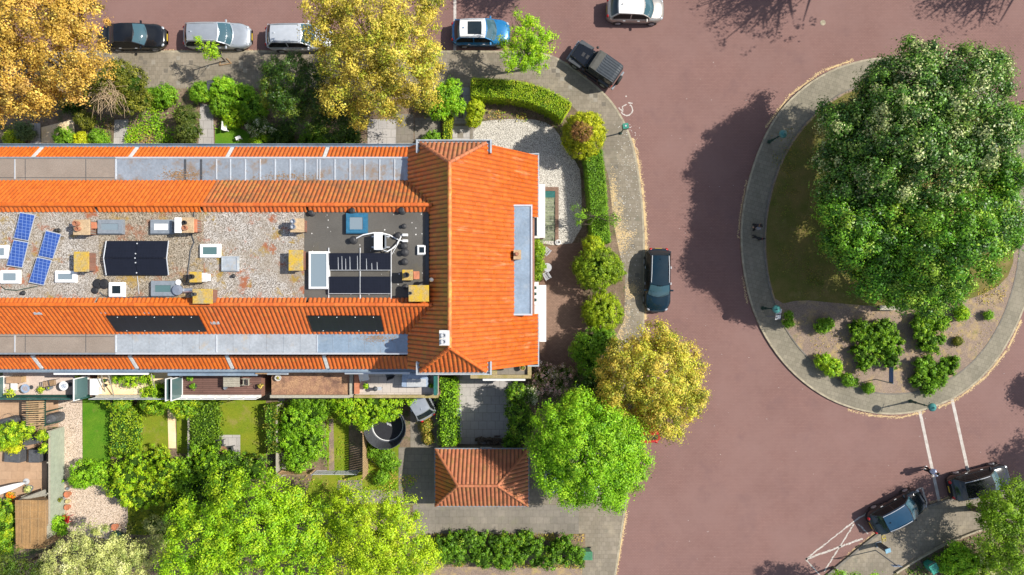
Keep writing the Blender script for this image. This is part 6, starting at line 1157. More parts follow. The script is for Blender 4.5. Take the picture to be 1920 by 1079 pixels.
fence((123, 968), (123, 800), 1.75, 'woodg', 'long grey green board fence between the brown patio and the pale gravel', 'h', 9, 'wood'); fence((691, 886), (691, 800), 1.9, 'woodt', 'tan wooden fence left of the trampoline', 'v'); fence((533, 882), (592, 882), 1.2, 'woodt', 'low tan picket fence at the end of the overgrown garden', 'v')
fence((250, 750), (258, 858), .35, 'woodt', 'low wooden edging board left of the dry lawn', 'h', 2); fence((366, 762), (366, 850), 1.0, 'wood', 'grey board fence by the hedge right of the narrow lawn strip', 'h', 5); fence((404, 756), (405, 852), .9, 'wood', 'grey board fence along the left of the wide lawn', 'h', 4)
fence((529, 755), (529, 890), 1.1, 'wood', 'narrow weathered fence beside the plank path', 'h', 5); fence((30, 940), (92, 936), 1.0, 'woodb', 'brown fence panel across the end of the brown patio', 'h', 5)
t = thing('metal_gate', 'grey wire mesh double gate at the end of the narrow grass path', 'gate', P(634, 882, 0)); lo = Vector(t.location); 
for s in (-1, 1):
    f = MB(); x0, x1 = (-1.5, -.03) if s < 0 else (.03, 1.5); 
    for z in (.1, 1.1): f.rng(x0, x1, -.02, .02, z, z + .04)
    for x in (x0, x1): f.rng(x - .02, x + .02, -.02, .02, .14, 1.1)
    lf = f.build('leaf', M['lgrey'], t); mb = MB()
    for i in range(13): x = x0 + (x1 - x0) * (i + .5) / 13; mb.rng(x - .006, x + .006, -.006, .006, .14, 1.1)
    for i in range(8): z = .2 + i * .115; mb.rng(x0, x1, -.007, .005, z, z + .012)
    mb.build('mesh', M['alu'], lf)
for x in (-1.56, 1.56): MB().rng(x - .04, x + .04, -.04, .04, 0, 1.25).build('post', M['mgrey'], t)
t = thing('garden_shed', 'shed with a brown corrugated roof at the bottom left', 'shed', P(58, 984, 0)); lo = Vector(t.location); x0, x1, y0, y1 = X(28, 2.2) - lo.x, X(85, 2.2) - lo.x, Y(1030, 2.2) - lo.y, Y(938, 2.2) - lo.y
MB().rng(x0 + .1, x1 - .1, y0 + .1, y1 - .1, 0, 2.08).build('wall', M['woodb'], t); mb = MB(); n = 44
for i in range(n): xa, xb = x0 + (x1 - x0) * i / n, x0 + (x1 - x0) * (i + 1) / n; mb.quad((xa, y0, 2.13 + .03 * (i % 2)), (xb, y0, 2.13 + .03 * ((i + 1) % 2)), (xb, y1, 2.2 + .03 * ((i + 1) % 2)), (xa, y1, 2.2 + .03 * (i % 2)))
for i in range(1): mb.mi = 0
mb.build('roof', M['shedroof'], t) if M.setdefault('shedroof', ground_mat('weathered_brown_sheet', lin(150, 118, 78), lin(124, 98, 66), .9, 14, .35, .75, .2)) else 0
mb = MB()
for q in (.25, .52, .78): mb.rng(x0 + (x1 - x0) * q - .01, x0 + (x1 - x0) * q + .01, y0 + .4, y1, 2.235, 2.25)
for q in (.62, .76, .9): mb.rng(x0, x1, y0 + (y1 - y0) * q, y0 + (y1 - y0) * q + .02, 2.22, 2.245)
mb.build('roof_batten', M['woodt'], t); MB().rng(x1 - .1, x1 - .06, y0 + .6, y0 + 1.5, .05, 1.9).build('door', M['wood'], t)
t = thing('plank_lean_to', 'dark plank lean-to roof leaning against the back of the shed', 'lean-to', P(60, 932, 0)); lo = Vector(t.location); MB().slab([P(30, 940, 1.6) - lo, P(88, 929, 1.6) - lo, P(85, 918, 1.3) - lo, P(44, 932, 1.3) - lo], .04).build('roof', M['wood'], t)
for x in (40, 84): MB().tube([P(x, 932, 1.3) - lo, P(x, 932, 1.3).xy.to_3d() - lo], .03, 5).build('post', M['wood'], t)
t = thing('parasol', 'closed white parasol lying tilted across the brown patio at the left edge', 'parasol', P(50, 903, .15)); lo = Vector(t.location); a, b = P(46, 906, .9) - lo, P(-22, 928, 1.7) - lo; MB().tube([P(50, 903, .15) - lo, a, b], .03, 8).build('pole', M['alu'], t); mb = MB(); d = (b - a)
mb.tube([a + d * .02, a + d * .1, a + d * .3, a + d * .7, a + d * 1.0], [.06, .12, .2, .27, .1], 9); mb.build('canopy', M['white'], t); MB().lathe((0, 0, 0), [(.22, 0), (.22, .06), (.06, .09)], 16).build('base', M['lgrey'], t)
pot(53, 917, .15, .26, .3, 'mgrey', 'potted grey green ball plant beside the parasol base', (.3, .3, GREY, 110))
t = thing('flower_bed', 'vivid orange flowers at the foot of the lean-to', 'flowers', P(26, 926, .15)); p_, n_, s_, c_, rg = cloud([(0, 0, .35, .28, .2, .3), (.15, -.25, .3, .2, .15, .25)], 34, .1, 12, .12, [(.75, .15, .012, 3), (.6, .35, .03, 1), (.1, .2, .02, 1)], 77); leaf_mesh('petals', p_, n_, s_, c_, M['leaf'], t, rng=rg); mb = MB()
for i in range(8): mb.cyl((.05 * i - .2, -.04 * i + .1, 0), (.05 * i - .2, -.04 * i + .12, .35), .008, n=4)
mb.build('stems', M['core'], t)
def cov_table(px, py, sx, sy, h, lab, m='cover', rz=0, cat='table'):
    p = P(px, py, h); t = thing('covered_table', lab, cat, (p.x, p.y, .14), rz); MB().add([(-sx * 1.08, -sy * 1.08, .02), (sx * 1.08, -sy * 1.08, .02), (sx * 1.08, sy * 1.08, .02), (-sx * 1.08, sy * 1.08, .02), (-sx, -sy, h), (sx, -sy, h), (sx, sy, h), (-sx, sy, h)], [(4, 5, 6, 7), (0, 1, 5, 4), (1, 2, 6, 5), (2, 3, 7, 6), (3, 0, 4, 7)]).build('cover', M[m], t, bevel=.03); MB().rng(-sx * .8, sx * .8, -sy * .8, sy * .8, h - .06, h - .02).build('tabletop', M['dgrey'], t)
    for sx_ in (-1, 1): MB().rng(sx_ * sx * .7 - .03, sx_ * sx * .7 + .03, -.03, .03, 0, h - .06).build('leg', M['dgrey'], t)
    return t
cov_table(25, 854, .55, .48, .7, 'black covered square table on the brown patio, left of the narrower one', rz=R(-4)); cov_table(66, 855, .38, .46, .75, 'narrower dark covered seat on the brown patio beside the fence', cat='seat'); cov_table(58, 826, .55, .3, .75, 'dark covered table half hidden by the climber at the pergola foot', rz=R(12))
pot(118, 903, .15, .09, .3, 'bluecloth2', 'small blue pot on the fence side of the gravel', (.12, .1, MID, 16)); pot(126, 917, .15, .1, .2, 'mgrey', 'small grey pot topmost in the line of pots beside the gravel'); pot(125, 928, .15, .21, .35, 'terracotta', 'largest terracotta pot in the line beside the gravel'); pot(126, 941, .15, .14, .25, 'yellowpot', 'pale yellow rimmed pot between two terracotta pots') if M.setdefault('yellowpot', simple('cream_glaze', (.5, .42, .2), .4)) else 0
pot(125, 952, .15, .19, .3, 'terracotta', 'lower terracotta pot in the line beside the gravel'); pot(113, 937, .15, .1, .7, 'mgrey', 'tall thin pot with an olive plant by the fence', (.2, .2, OLIVE, 40)); pot(106, 948, .15, .13, .3, 'dgrey', 'dark blue grey pot near the shed corner'); pot(214, 989, .15, .22, .35, 'terracotta', 'terracotta bowl at the bottom of the gravel square'); pot(190, 996, .15, .13, .2, 'lgrey', 'grey ring shaped pot left of the terracotta bowl')
chair(124, 974, .14, R(80), 'red', 'red garden chair beside the line of pots', .5, None, False)
t = thing('compost_bag', 'dark green tarpaulin covered heap below the gravel square', 'tarpaulin', P(223, 1004, .14)); mb = lumpy([(0, 0, .25, .55, .42, .4)], 1, 4); mb.build('tarpaulin', M['dgreen'], t); MB().rng(-.6, .6, -.03, .03, .6, .64).build('batten', M['wood'], t)
round_table(418, 846, .14, .33, .7, 'terrtop', 'round brown garden table on slabs at the corner of the wide lawn') if M.setdefault('terrtop', simple('brown_tabletop', (.26, .13, .08), .6)) else 0
chair(414, 831, .14, R(0), 'dgrey', 'black garden chair above the round brown table', .42, None, False); chair(432, 843, .14, R(-80), 'dgrey', 'black garden chair right of the round brown table', .42, None, False)
t = thing('wooden_ladder', 'dark wooden ladder lying among weeds left of the shaded driveway', 'ladder', P(709, 866, .3), R(-38)); 
for y in (-.2, .2): MB().rng(-.85, .85, y - .03, y + .03, .1, .17).build('rail', M['black'], t)
mb = MB()
for i in range(6): mb.rng(-.7 + i * .28, -.66 + i * .28, -.17, .17, .12, .15)
mb.build('rungs', M['woodb'], t)
# trampoline with its safety net
p = P(725, 800, 1.2); t = thing('trampoline', 'round black trampoline with a dark flared safety net', 'trampoline', (p.x, p.y, .14)); MB().lathe((0, 0, .6), [(1.06, 0), (1.06, .012)], 40).build('mat', M['trampo'], t)
pd = MB().torus((0, 0, .62), 1.16, .09, n=40, k=8).build('pad', M['trampopad'], t); MB().torus((0, 0, .66), 1.08, .028, n=48, k=6).build('edge_band', M['white'], pd); mb = MB(); n = 36; vs = []; fs = []
for k, (r, z) in enumerate(((1.2, .66), (1.27, 1.0), (1.36, 1.4), (1.44, 1.75))):
    for i in range(n): a = 2 * math.pi * i / n; vs.append((r * (1 + .02 * math.cos(6 * a)) * math.cos(a), r * (1 + .02 * math.cos(6 * a)) * math.sin(a), z))
for k in range(3):
    for i in range(n): fs.append((k * n + i, k * n + (i + 1) % n, (k + 1) * n + (i + 1) % n, (k + 1) * n + i))
mb.add(vs, fs).build('safety_net', M['netm'], t) if M.setdefault('netm', simple('dark_net', (.05, .054, .062), .8, 0, .2)) else 0
MB().torus((0, 0, 1.76), 1.45, .022, n=40, k=5).build('top_ring', M['dgrey'], t)
for i in range(6): a = i * math.pi / 3 + .3; MB().tube([(1.2 * math.cos(a), 1.2 * math.sin(a), 0), (1.26 * math.cos(a), 1.26 * math.sin(a), .7), (1.47 * math.cos(a), 1.47 * math.sin(a), 1.78)], .03, 7).build('pole', M['dgrey'], t)
mb = MB()
for i in range(3): mb.box((-.02 + i * .11, .1 - i * .04, .618), (.07, .19, .006), R(25))
mb.build('mat_mark', M['lgrey'], t)
for q in ((861, 779, 'upper white cold frame along the left edge of the grey driveway'), (861, 806, 'lower white cold frame along the left edge of the grey driveway')):
    t = thing('cold_frame', q[2], 'cold frame', P(q[0], q[1], .14)); f = MB(); 
    for x in (-.14, .14): f.rng(x - .02, x + .02, -.5, .5, .0, .32)
    for y in (-.5, 0, .5): f.rng(-.12, .12, y - .02, y + .02, .26, .32)
    f.build('frame', M['white'], t); MB().rng(-.118, .118, -.478, -.022, .28, .29).rng(-.118, .118, .022, .478, .28, .29).build('pane', M['glass_g'], t)
t = thing('log_pile', 'dark heap of stacked logs along the end of the grey driveway', 'logs', P(922, 824, .14)); mb = MB(); rd = random.Random(6)
for i in range(34): x = rd.uniform(-1.0, 1.0); y = rd.gauss(0, .14); z = .08 + rd.uniform(0, .35); a = rd.gauss(0, .3); mb.tube([(x - .22 * math.cos(a), y - .22 * math.sin(a), z), (x + .22 * math.cos(a), y + .22 * math.sin(a), z)], rd.uniform(.04, .08), 7)
mb.build('logs', M['bark'], t)
for (px, lab) in ((898, 'white window box behind the garage, left of the pair'), (928, 'white window box behind the garage, right of the pair')):
    t = thing('window_box', lab, 'planter', P(px, 838, .14)); f = MB(); 
    for s in (-1, 1): f.rng(-.3, .3, s * .12 - .02, s * .12 + .02, 0, .3); f.rng(s * .3 - .02, s * .3 + .02, -.1, .1, 0, .3)
    f.build('box', M['white'], t); MB().rng(-.28, .28, -.1, .1, 0, .24).build('earth', M['soil'], t)
# east garden: light well, bistro set, pots
a, b = P(1013, 455), P(1047, 352); t = thing('light_well', 'brick edged sunken light well with mossy timbers beside the white bay', 'light well', ((a.x + b.x) / 2, (a.y + b.y) / 2, .14)); w, h = (b.x - a.x) / 2, (b.y - a.y) / 2
MB().rng(-w + .28, w, h - .28, h, 0, .12).rng(w - .24, w, -h, h - .282, 0, .12).build('brick_edging', M['brown_brick'], t); mb = MB()
for i in range(16): y = -h + .1 + i * (2 * h - .5) / 16; mb.rng(-w + .05, w - .26, y, y + (2 * h - .5) / 16 - .03, .0, .03 + .02 * (i % 3))
mb.build('timbers', M['mossy'], t) if M.setdefault('mossy', ground_mat('mossy_timber', lin(128, 134, 106), lin(98, 104, 86), 2, 14, .6, .9, .4, [(lin(40, 42, 34), 2.2, .55, .68)])) else 0
MB().rng(-w + .05, w - .26, h - .75, h - .3, .03, .1).build('cover_plate', M['teal'], t)
G2 = 'bistro chairs on the dark brick patio'
chair(1026, 471, .15, R(140), 'lgrey', 'grey metal bistro chair nearest the light well'); round_table(1026, 502, .15, .32, .72, 'lgrey', 'round grey bistro table against the ivy on the dark brick patio'); chair(1026, 519, .15, R(30), 'lgrey', 'grey metal bistro chair below the round bistro table')
t = thing('hose_reel', 'coiled white garden hose at the end of the light well', 'hose', P(1046, 455, .15)); MB().torus((0, 0, .1), .17, .035, n=20).torus((.05, .02, .16), .13, .03, n=18).build('hose', M['white'], t); MB().cyl((0, 0, 0), (0, 0, .2), .05).build('reel', M['mgrey'], t)
pot(1073, 699, .13, .26, .3, 'slabtop', 'wide beige bowl pot below the pink rhododendron bed'); pot(1083, 724, .13, .12, .25, 'white_w', 'small white pot under the green tree edge by the beige bowl')
for (px, py, lab, rz) in ((427, 240, 'white garden bench standing on the small north lawn', 1.5), (450, 261, 'low white garden stool near the lime bush on the north lawn', .4)):
    big = py < 250; t = thing('garden_bench' if big else 'garden_stool', lab, 'bench' if big else 'stool', P(px, py, .14), rz); w = .3 if big else .18
    MB().rng(-w, w, -.12, .12, .36, .4).build('seat', M['white'], t, bevel=.01)
    if big: MB().rng(-w, w, .12, .15, .42, .72).build('backrest', M['white'], t)
    for sx in (-1, 1): MB().rng(sx * (w - .05) - .03, sx * (w - .05) + .03, -.1, .1, 0, .36).build('leg', M['white'], t)
def wheelie(px, py, m, lab, rz=0, z=.12):
    p = P(px, py, .9); t = thing('wheelie_bin', lab, 'bin', (p.x, p.y, z), rz); MB().add([(-.22, -.27, .06), (.22, -.27, .06), (.22, .2, .06), (-.22, .2, .06), (-.28, -.33, .98), (.28, -.33, .98), (.28, .33, .98), (-.28, .33, .98)], [(3, 2, 1, 0), (4, 5, 6, 7), (0, 1, 5, 4), (1, 2, 6, 5), (2, 3, 7, 6), (3, 0, 4, 7)]).build('body', M[m], t, bevel=.02)
    l = MB().slab([(-.3, -.36, 1.04), (.3, -.36, 1.04), (.3, .34, 1.09), (-.3, .34, 1.09)], .05).build('lid', M[m], t, bevel=.015); MB().cyl((-.25, .39, 1.02), (.25, .39, 1.02), .02).build('handle', M['dgrey'], t)
    for sx in (-1, 1): MB().cyl((sx * .2, .25, .1), (sx * .26, .25, .1), .1, n=14).build('wheel', M['tyre'], t)
wheelie(1101, 1040, 'bingreen', 'green wheeled bin on the pavement at the end of the long hedge', R(-90)) if M.setdefault('bingreen', simple('bin_green', (.06, .2, .1), .5)) else 0
wheelie(399, 163, 'dgrey', 'black wheeled bin on the pavement by the front garden bushes'); wheelie(1748, 1064, 'binteal', 'teal lidded bin in the shaded bed at the bottom right', R(30)) if M.setdefault('binteal', simple('bin_teal', (.03, .25, .18), .4)) else 0
t = thing('tree_guard', 'wooden frame guard round the foot of the sapling', 'tree guard', P(424, 118, .12))
for a, b in (((-.45, -.2), (.4, -.05)), ((.4, -.05), (.05, .3)), ((-.45, -.2), (-.4, .1))): MB().tube([(a[0], a[1], .05), (b[0], b[1], .05)], .04, 5).build('rail', M['woodb'], t)
# ---------------------------------------------------------------- lamps, signs and posts
def lamp(px, py, lab, rz):
    p = P(px, py); t = thing('street_lamp', lab, 'street lamp', (p.x, p.y, .12), rz, 'old style green street lamps round the roundabout'); MB().lathe((0, 0, 0), [(.14, 0), (.13, .12), (.09, .2), (.085, .6), (.1, .64), (.06, .72)], 12).build('base', M['dgreen'], t)
    MB().lathe((0, 0, .72), [(.055, 0), (.045, .9), (.07, .93), (.07, .97), (.04, 1.0), (.036, 1.55)], 10).build('pole', M['dgreen'], t); mb = MB(); mb.cyl((-.26, 0, 2.1), (.26, 0, 2.1), .018, n=7); mb.ball((-.27, 0, 2.1), .035, 8, 5); mb.ball((.27, 0, 2.1), .035, 8, 5); mb.build('crossbar', M['dgreen'], t)
    l = MB().lathe((0, 0, 2.27), [(.06, 0), (.16, .08), (.22, .22), (.24, .3)], 18).build('lantern', M['glass_b'], t); MB().lathe((0, 0, 2.57), [(.29, 0), (.28, .04), (.2, .13), (.1, .18), (.05, .2), (.045, .27), (.01, .3)], 20).build('cap', M['lampgreen'], l, smooth=True); return t
lamp(1705.5, 752, 'green street lamp at the bottom of the roundabout next to the white crossing lines', R(70)); lamp(1429, 578, 'green street lamp at the left of the roundabout beside a small parking sign', R(100)); lamp(1441, 267, 'green street lamp in the tree shadow at the upper left of the roundabout', R(40))
def plate_sign(px, py, h, lab, plates, pole_m='mgrey', z=.12, cat='sign', name='sign_post'):
    p = P(px, py); t = thing(name, lab, cat, (p.x, p.y, z)); MB().cyl((0, 0, 0), (0, 0, h), .035, n=8).build('pole', M[pole_m], t)
    for (x0, y0, x1, y1, z0, z1, m, tilt) in plates:
        d = Vector((x1 - x0, y1 - y0, 0)); n = Vector((-d.y, d.x, 0)).normalized(); o = Vector((x0, y0, 0)); a = o + Vector((0, 0, z0)); b = o + d + Vector((0, 0, z0)); c = b + Vector((0, 0, z1 - z0)) + n * tilt; e = a + Vector((0, 0, z1 - z0)) + n * tilt; k = n * .02; f = MB().add([a, b, c, e, a + k, b + k, c + k, e + k], [(3, 2, 1, 0), (4, 5, 6, 7), (0, 1, 5, 4), (1, 2, 6, 5), (2, 3, 7, 6), (3, 0, 4, 7)]).build('plate', M[m], t)
        MB().add([a.lerp(c, .08) - n * .004, b.lerp(e, .08) - n * .004, c.lerp(a, .08) - n * .004, e.lerp(b, .08) - n * .004], [(0, 1, 2, 3)]).build('plate_face', M['bluesign' if m == 'dgrey' else 'lgrey'], f)
    return t
M['bluesign'] = simple('blue_sign_face', (.02, .09, .3), .4, 0, .1)
plate_sign(1437, 593, 2.0, 'small sign post with tilted white plates beside the left street lamp', [(-.04, .18, .34, .26, 1.75, 2.05, 'white', .3), (.0, -.2, .36, -.12, 1.55, 1.8, 'white', .28)])
plate_sign(1640, 711, 2.3, 'dark blue sign board on a thin pole standing in the roundabout bed', [(0.0, 1.15, .0, -.03, 1.75, 2.3, 'dgrey', .0)], z=.14)
plate_sign(1640, 1031, 2.9, 'tall thin sign post with a small plate at the bottom right corner', [(-.3, -.05, .3, -.05, 2.5, 2.9, 'bluecloth', .03)])
p = P(1645, 1019); t = thing('parking_meter', 'stout dark pillar with a pale blue top beside the thin sign post', 'parking meter', (p.x, p.y, .12), R(20)); MB().rng(-.16, .16, -.13, .13, .1, 1.25).build('body', M['dgrey'], t, bevel=.02); MB().slab([(-.19, -.16, 1.3), (.19, -.16, 1.3), (.19, .16, 1.36), (-.19, .16, 1.36)], .06).build('top', M['metertop'], t); MB().rng(-.22, .22, -.18, .18, 0, .1).build('foot', M['mgrey'], t); MB().rng(-.1, .1, -.142, -.131, .9, 1.1).build('screen', M['glass_g'], t)
p = P(1163, 251); t = thing('parking_meter', 'green topped parking meter on a post at the curved pavement edge', 'parking meter', (p.x, p.y, .12), R(8)); MB().cyl((0, 0, 0), (0, 0, 1.75), .05).build('post', M['dgreen'], t); MB().rng(-.19, .19, -.17, .17, 1.75, 2.25).build('housing', M['teal'], t, bevel=.02); MB().slab([(-.2, -.18, 2.29), (.2, -.18, 2.29), (.2, .18, 2.31), (-.2, .18, 2.31)], .03).build('cap', M['metergreen'], t) if M.setdefault('metergreen', simple('bright_green_cap', (.02, .2, .14), .4)) else 0
MB().lathe((0, 0, 2.31), [(.07, 0), (.06, .01)], 10).build('emblem', M['lgrey'], t); MB().lathe((0, 0, 0), [(.12, 0), (.1, .1)], 10).build('foot', M['dgreen'], t)
t = thing('cable_loop', 'yellow cable coiled on the pavement behind the blue car', 'cable', P(1657, 1009, .125)); MB().torus((0, .05, .01), .13, .014, n=18, k=5).torus((.05, -.12, .012), .11, .014, n=18, k=5).tube([(-.15, .3, .012), (-.13, -.1, .012), (-.1, -.4, .012)], .012, 4).build('cable', M['yellow'], t)
t = thing('park_bench', 'slim wooden plank bench in tree shade behind the roundabout bed', 'bench', P(1662, 577, .15), R(0)); MB().rng(-.7, .7, -.17, .17, .4, .45).build('seat', M['wood'], t); 
for sx in (-.55, .55): MB().rng(sx - .04, sx + .04, -.15, .15, 0, .4).build('leg', M['dgrey'], t)
# ---------------------------------------------------------------- cars
PAINT = dict(black=paint_mat('black_car_paint', (.008, .009, .011, 1), 0, .18), silver=paint_mat('silver_car_paint', (.42, .45, .48, 1), .5, .32), white=paint_mat('white_car_paint', (.54, .57, .6, 1), .3, .3), blue=paint_mat('bright_blue_car_paint', (.012, .16, .37, 1), .2, .25), navy=paint_mat('black_blue_car_paint', (.006, .01, .016, 1), 0, .18), roofsky=paint_mat('roof_sky_reflection', (.008, .045, .09, 1), .1, .2), dteal=paint_mat('dark_teal_car_paint', (.004, .018, .03, 1), .1, .14), champ=paint_mat('champagne_car_paint', (.38, .35, .32, 1), .5, .3), red=paint_mat('red_car_paint', (.48, .02, .018, 1), 0, .28), roofwhite=paint_mat('white_roof_paint', (.74, .74, .73, 1), 0, .3))
def car(px, py, ang, L_, W_, H_, paint, label, roof=None, style='estate', rails=None, sunroof=False, group='cars parked along the streets', z=0.0, name='parked_car'):
    p = P(px, py, .6); t = thing(name, label, 'car', (p.x, p.y, z), ang, group); body_m = PAINT[paint]; roof_m = PAINT[roof] if roof else body_m
    hx = L_ / 2; hw = W_ / 2; zb = .92 if H_ < 1.55 else 1.0
    ws0, ws1, rr1, rr0 = {'estate': (.23, .06, -.37, -.455), 'saloon': (.21, .05, -.22, -.36), 'hatch': (.27, .1, -.31, -.44), 'suv': (.24, .08, -.34, -.445)}[style]
    ws0, ws1, rr1, rr0 = ws0 * L_, ws1 * L_, rr1 * L_, rr0 * L_
    def top(x):                                                      # bonnet, belt and tail heights along the car
        f = x / hx
        if x > ws0: u = (x - ws0) / (hx - ws0); return zb - .04 - .12 * u - .16 * u ** 3
        if x < rr0: u = (rr0 - x) / max(.01, hx + rr0); return zb - .03 * u - (.1 * u ** 2)
        return zb
    def plan(x):
        f = abs(x) / hx; e = 2.6 if x > 0 else 3.4
        return hw * ((1 - max(0, (f - .58) / .42) ** e * (.44 if x > 0 else .32)))
    xs = [-1, -.992, -.965, -.92, -.85, -.75, -.6, -.4, -.2, 0, .2, .4, .55, .68, .78, .86, .92, .965, .992, 1]; mb = MB(); K = 15; vs = []
    for f in xs:
        x = f * hx; w = plan(x); zt = top(x); lo = .2 + (.14 if abs(f) > .98 else (.05 if abs(f) > .95 else 0)); e = max(0, (abs(f) - .955) / .045); zt -= .12 * e ** 2 + (.1 if abs(f) == 1 else 0)
        half = [(0, zt + .035), (.42 * w, zt + .028), (.74 * w, zt + .008), (.9 * w, zt - .035), (.975 * w, zt - .12), (w, (zt + lo) * .52), (.985 * w, lo + .12), (.9 * w, lo)]
        vs += [(x, -y, z_) for y, z_ in reversed(half[1:])] + [(x, y, z_) for y, z_ in half]
    n = len(xs); fs = []
    for i in range(n - 1):
        for j in range(K - 1): fs.append((i * K + j, (i + 1) * K + j, (i + 1) * K + j + 1, i * K + j + 1))
        fs.append((i * K + K - 1, (i + 1) * K + K - 1, (i + 1) * K, i * K))
    fs.append(tuple(range(K))); fs.append(tuple((n - 1) * K + j for j in range(K - 1, -1, -1)))
    bo = mb.add(vs, fs).build('body', body_m, t, smooth=True)
    # greenhouse
    rows = [(ws0 - .08, zb - .01, .45, .24), (ws0 * .62 + ws1 * .38 - .05, zb + (H_ - zb) * .5, .42, .16), (ws1, H_ - .045, .38, .09), ((ws1 * 2 + rr1) / 3, H_ - .003, .372, .0), ((ws1 + rr1 * 2) / 3, H_, .366, 0), (rr1, H_ - .05, .352, -.04), (rr0 * .5 + rr1 * .5, zb + (H_ - zb) * .52, .4, -.06), (rr0, zb - .01, .43, -.07)]
    def srf(i, v, off=0.0):                                          # i may be fractional along the rows, v in -1..1
        a = int(min(i, len(rows) - 1.001)); q = i - a; x, z_, w, b = (rows[a][k] * (1 - q) + rows[a + 1][k] * q for k in range(4)); x2 = rows[a + 1][0] - rows[a][0]; z2 = rows[a + 1][1] - rows[a][1]; nl = math.hypot(x2, z2); nx, nz = z2 / nl, -x2 / nl
        if nz < 0: nx, nz = -nx, -nz
        return Vector((x + b * (1 - v * v) + nx * off, v * w * W_, z_ + (.03 if 2 <= i <= 5 else .01) * (1 - v * v) + nz * off))
    def patch(i0, i1, v0, v1, ni, nv, off):
        g = [srf(i0 + (i1 - i0) * a / ni, v0 + (v1 - v0) * b / nv, off) for a in range(ni + 1) for b in range(nv + 1)]; return g, [(a * (nv + 1) + b, a * (nv + 1) + b + 1, (a + 1) * (nv + 1) + b + 1, (a + 1) * (nv + 1) + b) for a in range(ni) for b in range(nv)]
    cb = MB(); cb.add(*patch(0, 7, -1, 1, 14, 8, 0))
    def side(i, s, k):                                               # point on the cabin side: k 0 at the belt, 1 at the roof edge
        e = srf(i, s); b_ = Vector((e.x, s * (hw - .055), zb - .02)) if k < 1 else e; return b_.lerp(e, k)
    for s in (-1, 1):
        ii = [q * .5 for q in range(15)]; vs = [side(i, s, 0) for i in ii] + [side(i, s, 1) for i in ii]; m = len(ii); cb.add(vs, [(q, q + 1, m + q + 1, m + q) if s > 0 else (q, m + q, m + q + 1, q + 1) for q in range(m - 1)])
    cb.build('cabin', body_m, t, smooth=False)
    MB().add(*patch(2.05, 5.0, -.985, .985, 8, 8, .012)).build('roof', roof_m, t, smooth=True)
    gl = M['glass']; MB().add(*patch(.12, 1.93, -.93, .93, 5, 7, .012)).build('windshield', M['glass_w'], t, smooth=True); MB().add(*patch(5.25, 6.75, -.88, .88, 4, 6, .012)).build('rear_window', gl, t, smooth=True)
    zz = [.06, .5, 1]
    for s in (-1, 1):
        for (a, b) in ((.55, 3.35), (3.5, 6.3)):
            def pt(i, k): 
                q = side(i, s, 0).lerp(srf(i, s), k); return q + Vector((0, s * .012, .006))
            kk = 6; lo = [pt(a + (b - a) * q / kk, .1) for q in range(kk + 1)]; hi = [pt(a + (b - a) * q / kk, .86) for q in range(kk + 1)]
            # keep the pane inside the sloping pillars
            MB().add(lo + hi, [(q, q + 1, kk + 2 + q, kk + 1 + q) for q in range(kk)]).build('side_window', M['glass_s'], t)
        mr = MB().box((ws0 * .68, s * (hw + .015), zb + .03), (.13, .26, .13)); mr.build('mirror', body_m, t, bevel=.04)
        for x in (.05 * L_, -.2 * L_): MB().box((x, s * (plan(x) + .012), zb - .14), (.17, .03, .03)).build('door_handle', M['alu'], t)
        MB().ball((hx * .885, s * plan(hx * .885) * .8, top(hx * .9) - .075), .15, 12, 6, .45).build('headlight', M['headlamp'], t, smooth=True)
        MB().ball((-hx * .955, s * plan(-hx * .955) * .78, top(-hx * .955) - .12), .13, 10, 6, 1.0).build('taillight', M['tail'], t, smooth=True)
        for x in (.3 * L_, -.29 * L_):
            y = s * (hw - .09); w = MB().torus((x, y, .31), .24, .085, (0, 1, 0), 22, 8).build('wheel', M['tyre'], t); r_ = MB().lathe((x, s * (hw + .008), .31), [(.19, 0), (.19, .01)], 18, (0, s, 0))
            for q in range(5): a = q * 1.2566; r_.box((x + .1 * math.cos(a), s * (hw + .024), .31 + .1 * math.sin(a)), (.17, .03, .04), rot=Matrix.Rotation(-a, 3, 'Y'))
            r_.build('rim', M['rim'], w)
            am = MB(); am.lathe((x, s * (hw - .02), .33), [(.365, 0), (.36, .026)], 22, (0, s, 0)); am.build('wheel_arch', M['black'], t)
        if rails: mb = MB(); mb.tube([srf(2.2, s * .9, .05), srf(3, s * .9, .07), srf(4, s * .9, .07), srf(5.0, s * .9, .04)], .022, 6); mb.build('roof_rail', M[rails], t)
    if sunroof: MB().add(*patch(2.5, 4.1, -.68, .68, 4, 4, .02)).build('sunroof', gl, t, smooth=True)
    MB().box((rr1 + .22, 0, H_ + .04), (.1, .05, .07)).build('antenna', body_m, t)
    MB().box((-hx - .004, 0, .62), (.02, .5, .11)).build('number_plate', M['plate'], t); MB().box((hx + .004, 0, .42), (.02, .5, .11)).build('number_plate', M['plate'], t); MB().box((hx - .02, 0, .56), (.06, W_ * .45, .1)).build('grille', M['black'], t, bevel=.02)
    sm = MB()
    for s in (-1, 1): sm.tube([(ws0 + .04, s * plan(ws0) * .8, top(ws0 + .04) + .005), (hx * .86, s * plan(hx * .86) * .66, top(hx * .86) + .012)], .009, 4)
    for q in range(8): y0, y1 = (-.66 + q * .165) * hw, (-.66 + (q + 1) * .165) * hw; xx = lambda y: hx * .9 - .1 * (y / hw) ** 2; sm.tube([(xx(y0), y0, top(xx(y0)) + .018), (xx(y1), y1, top(xx(y1)) + .018)], .009, 4)
    sm.build('bonnet_seam', M['black'], t)
    wp = MB()
    for y in (-.35, .12): a = srf(.2, y, .03); wp.tube([a, a + Vector((-.12, .42, .08))], .01, 4)
    wp.build('wiper', M['black'], t); return t
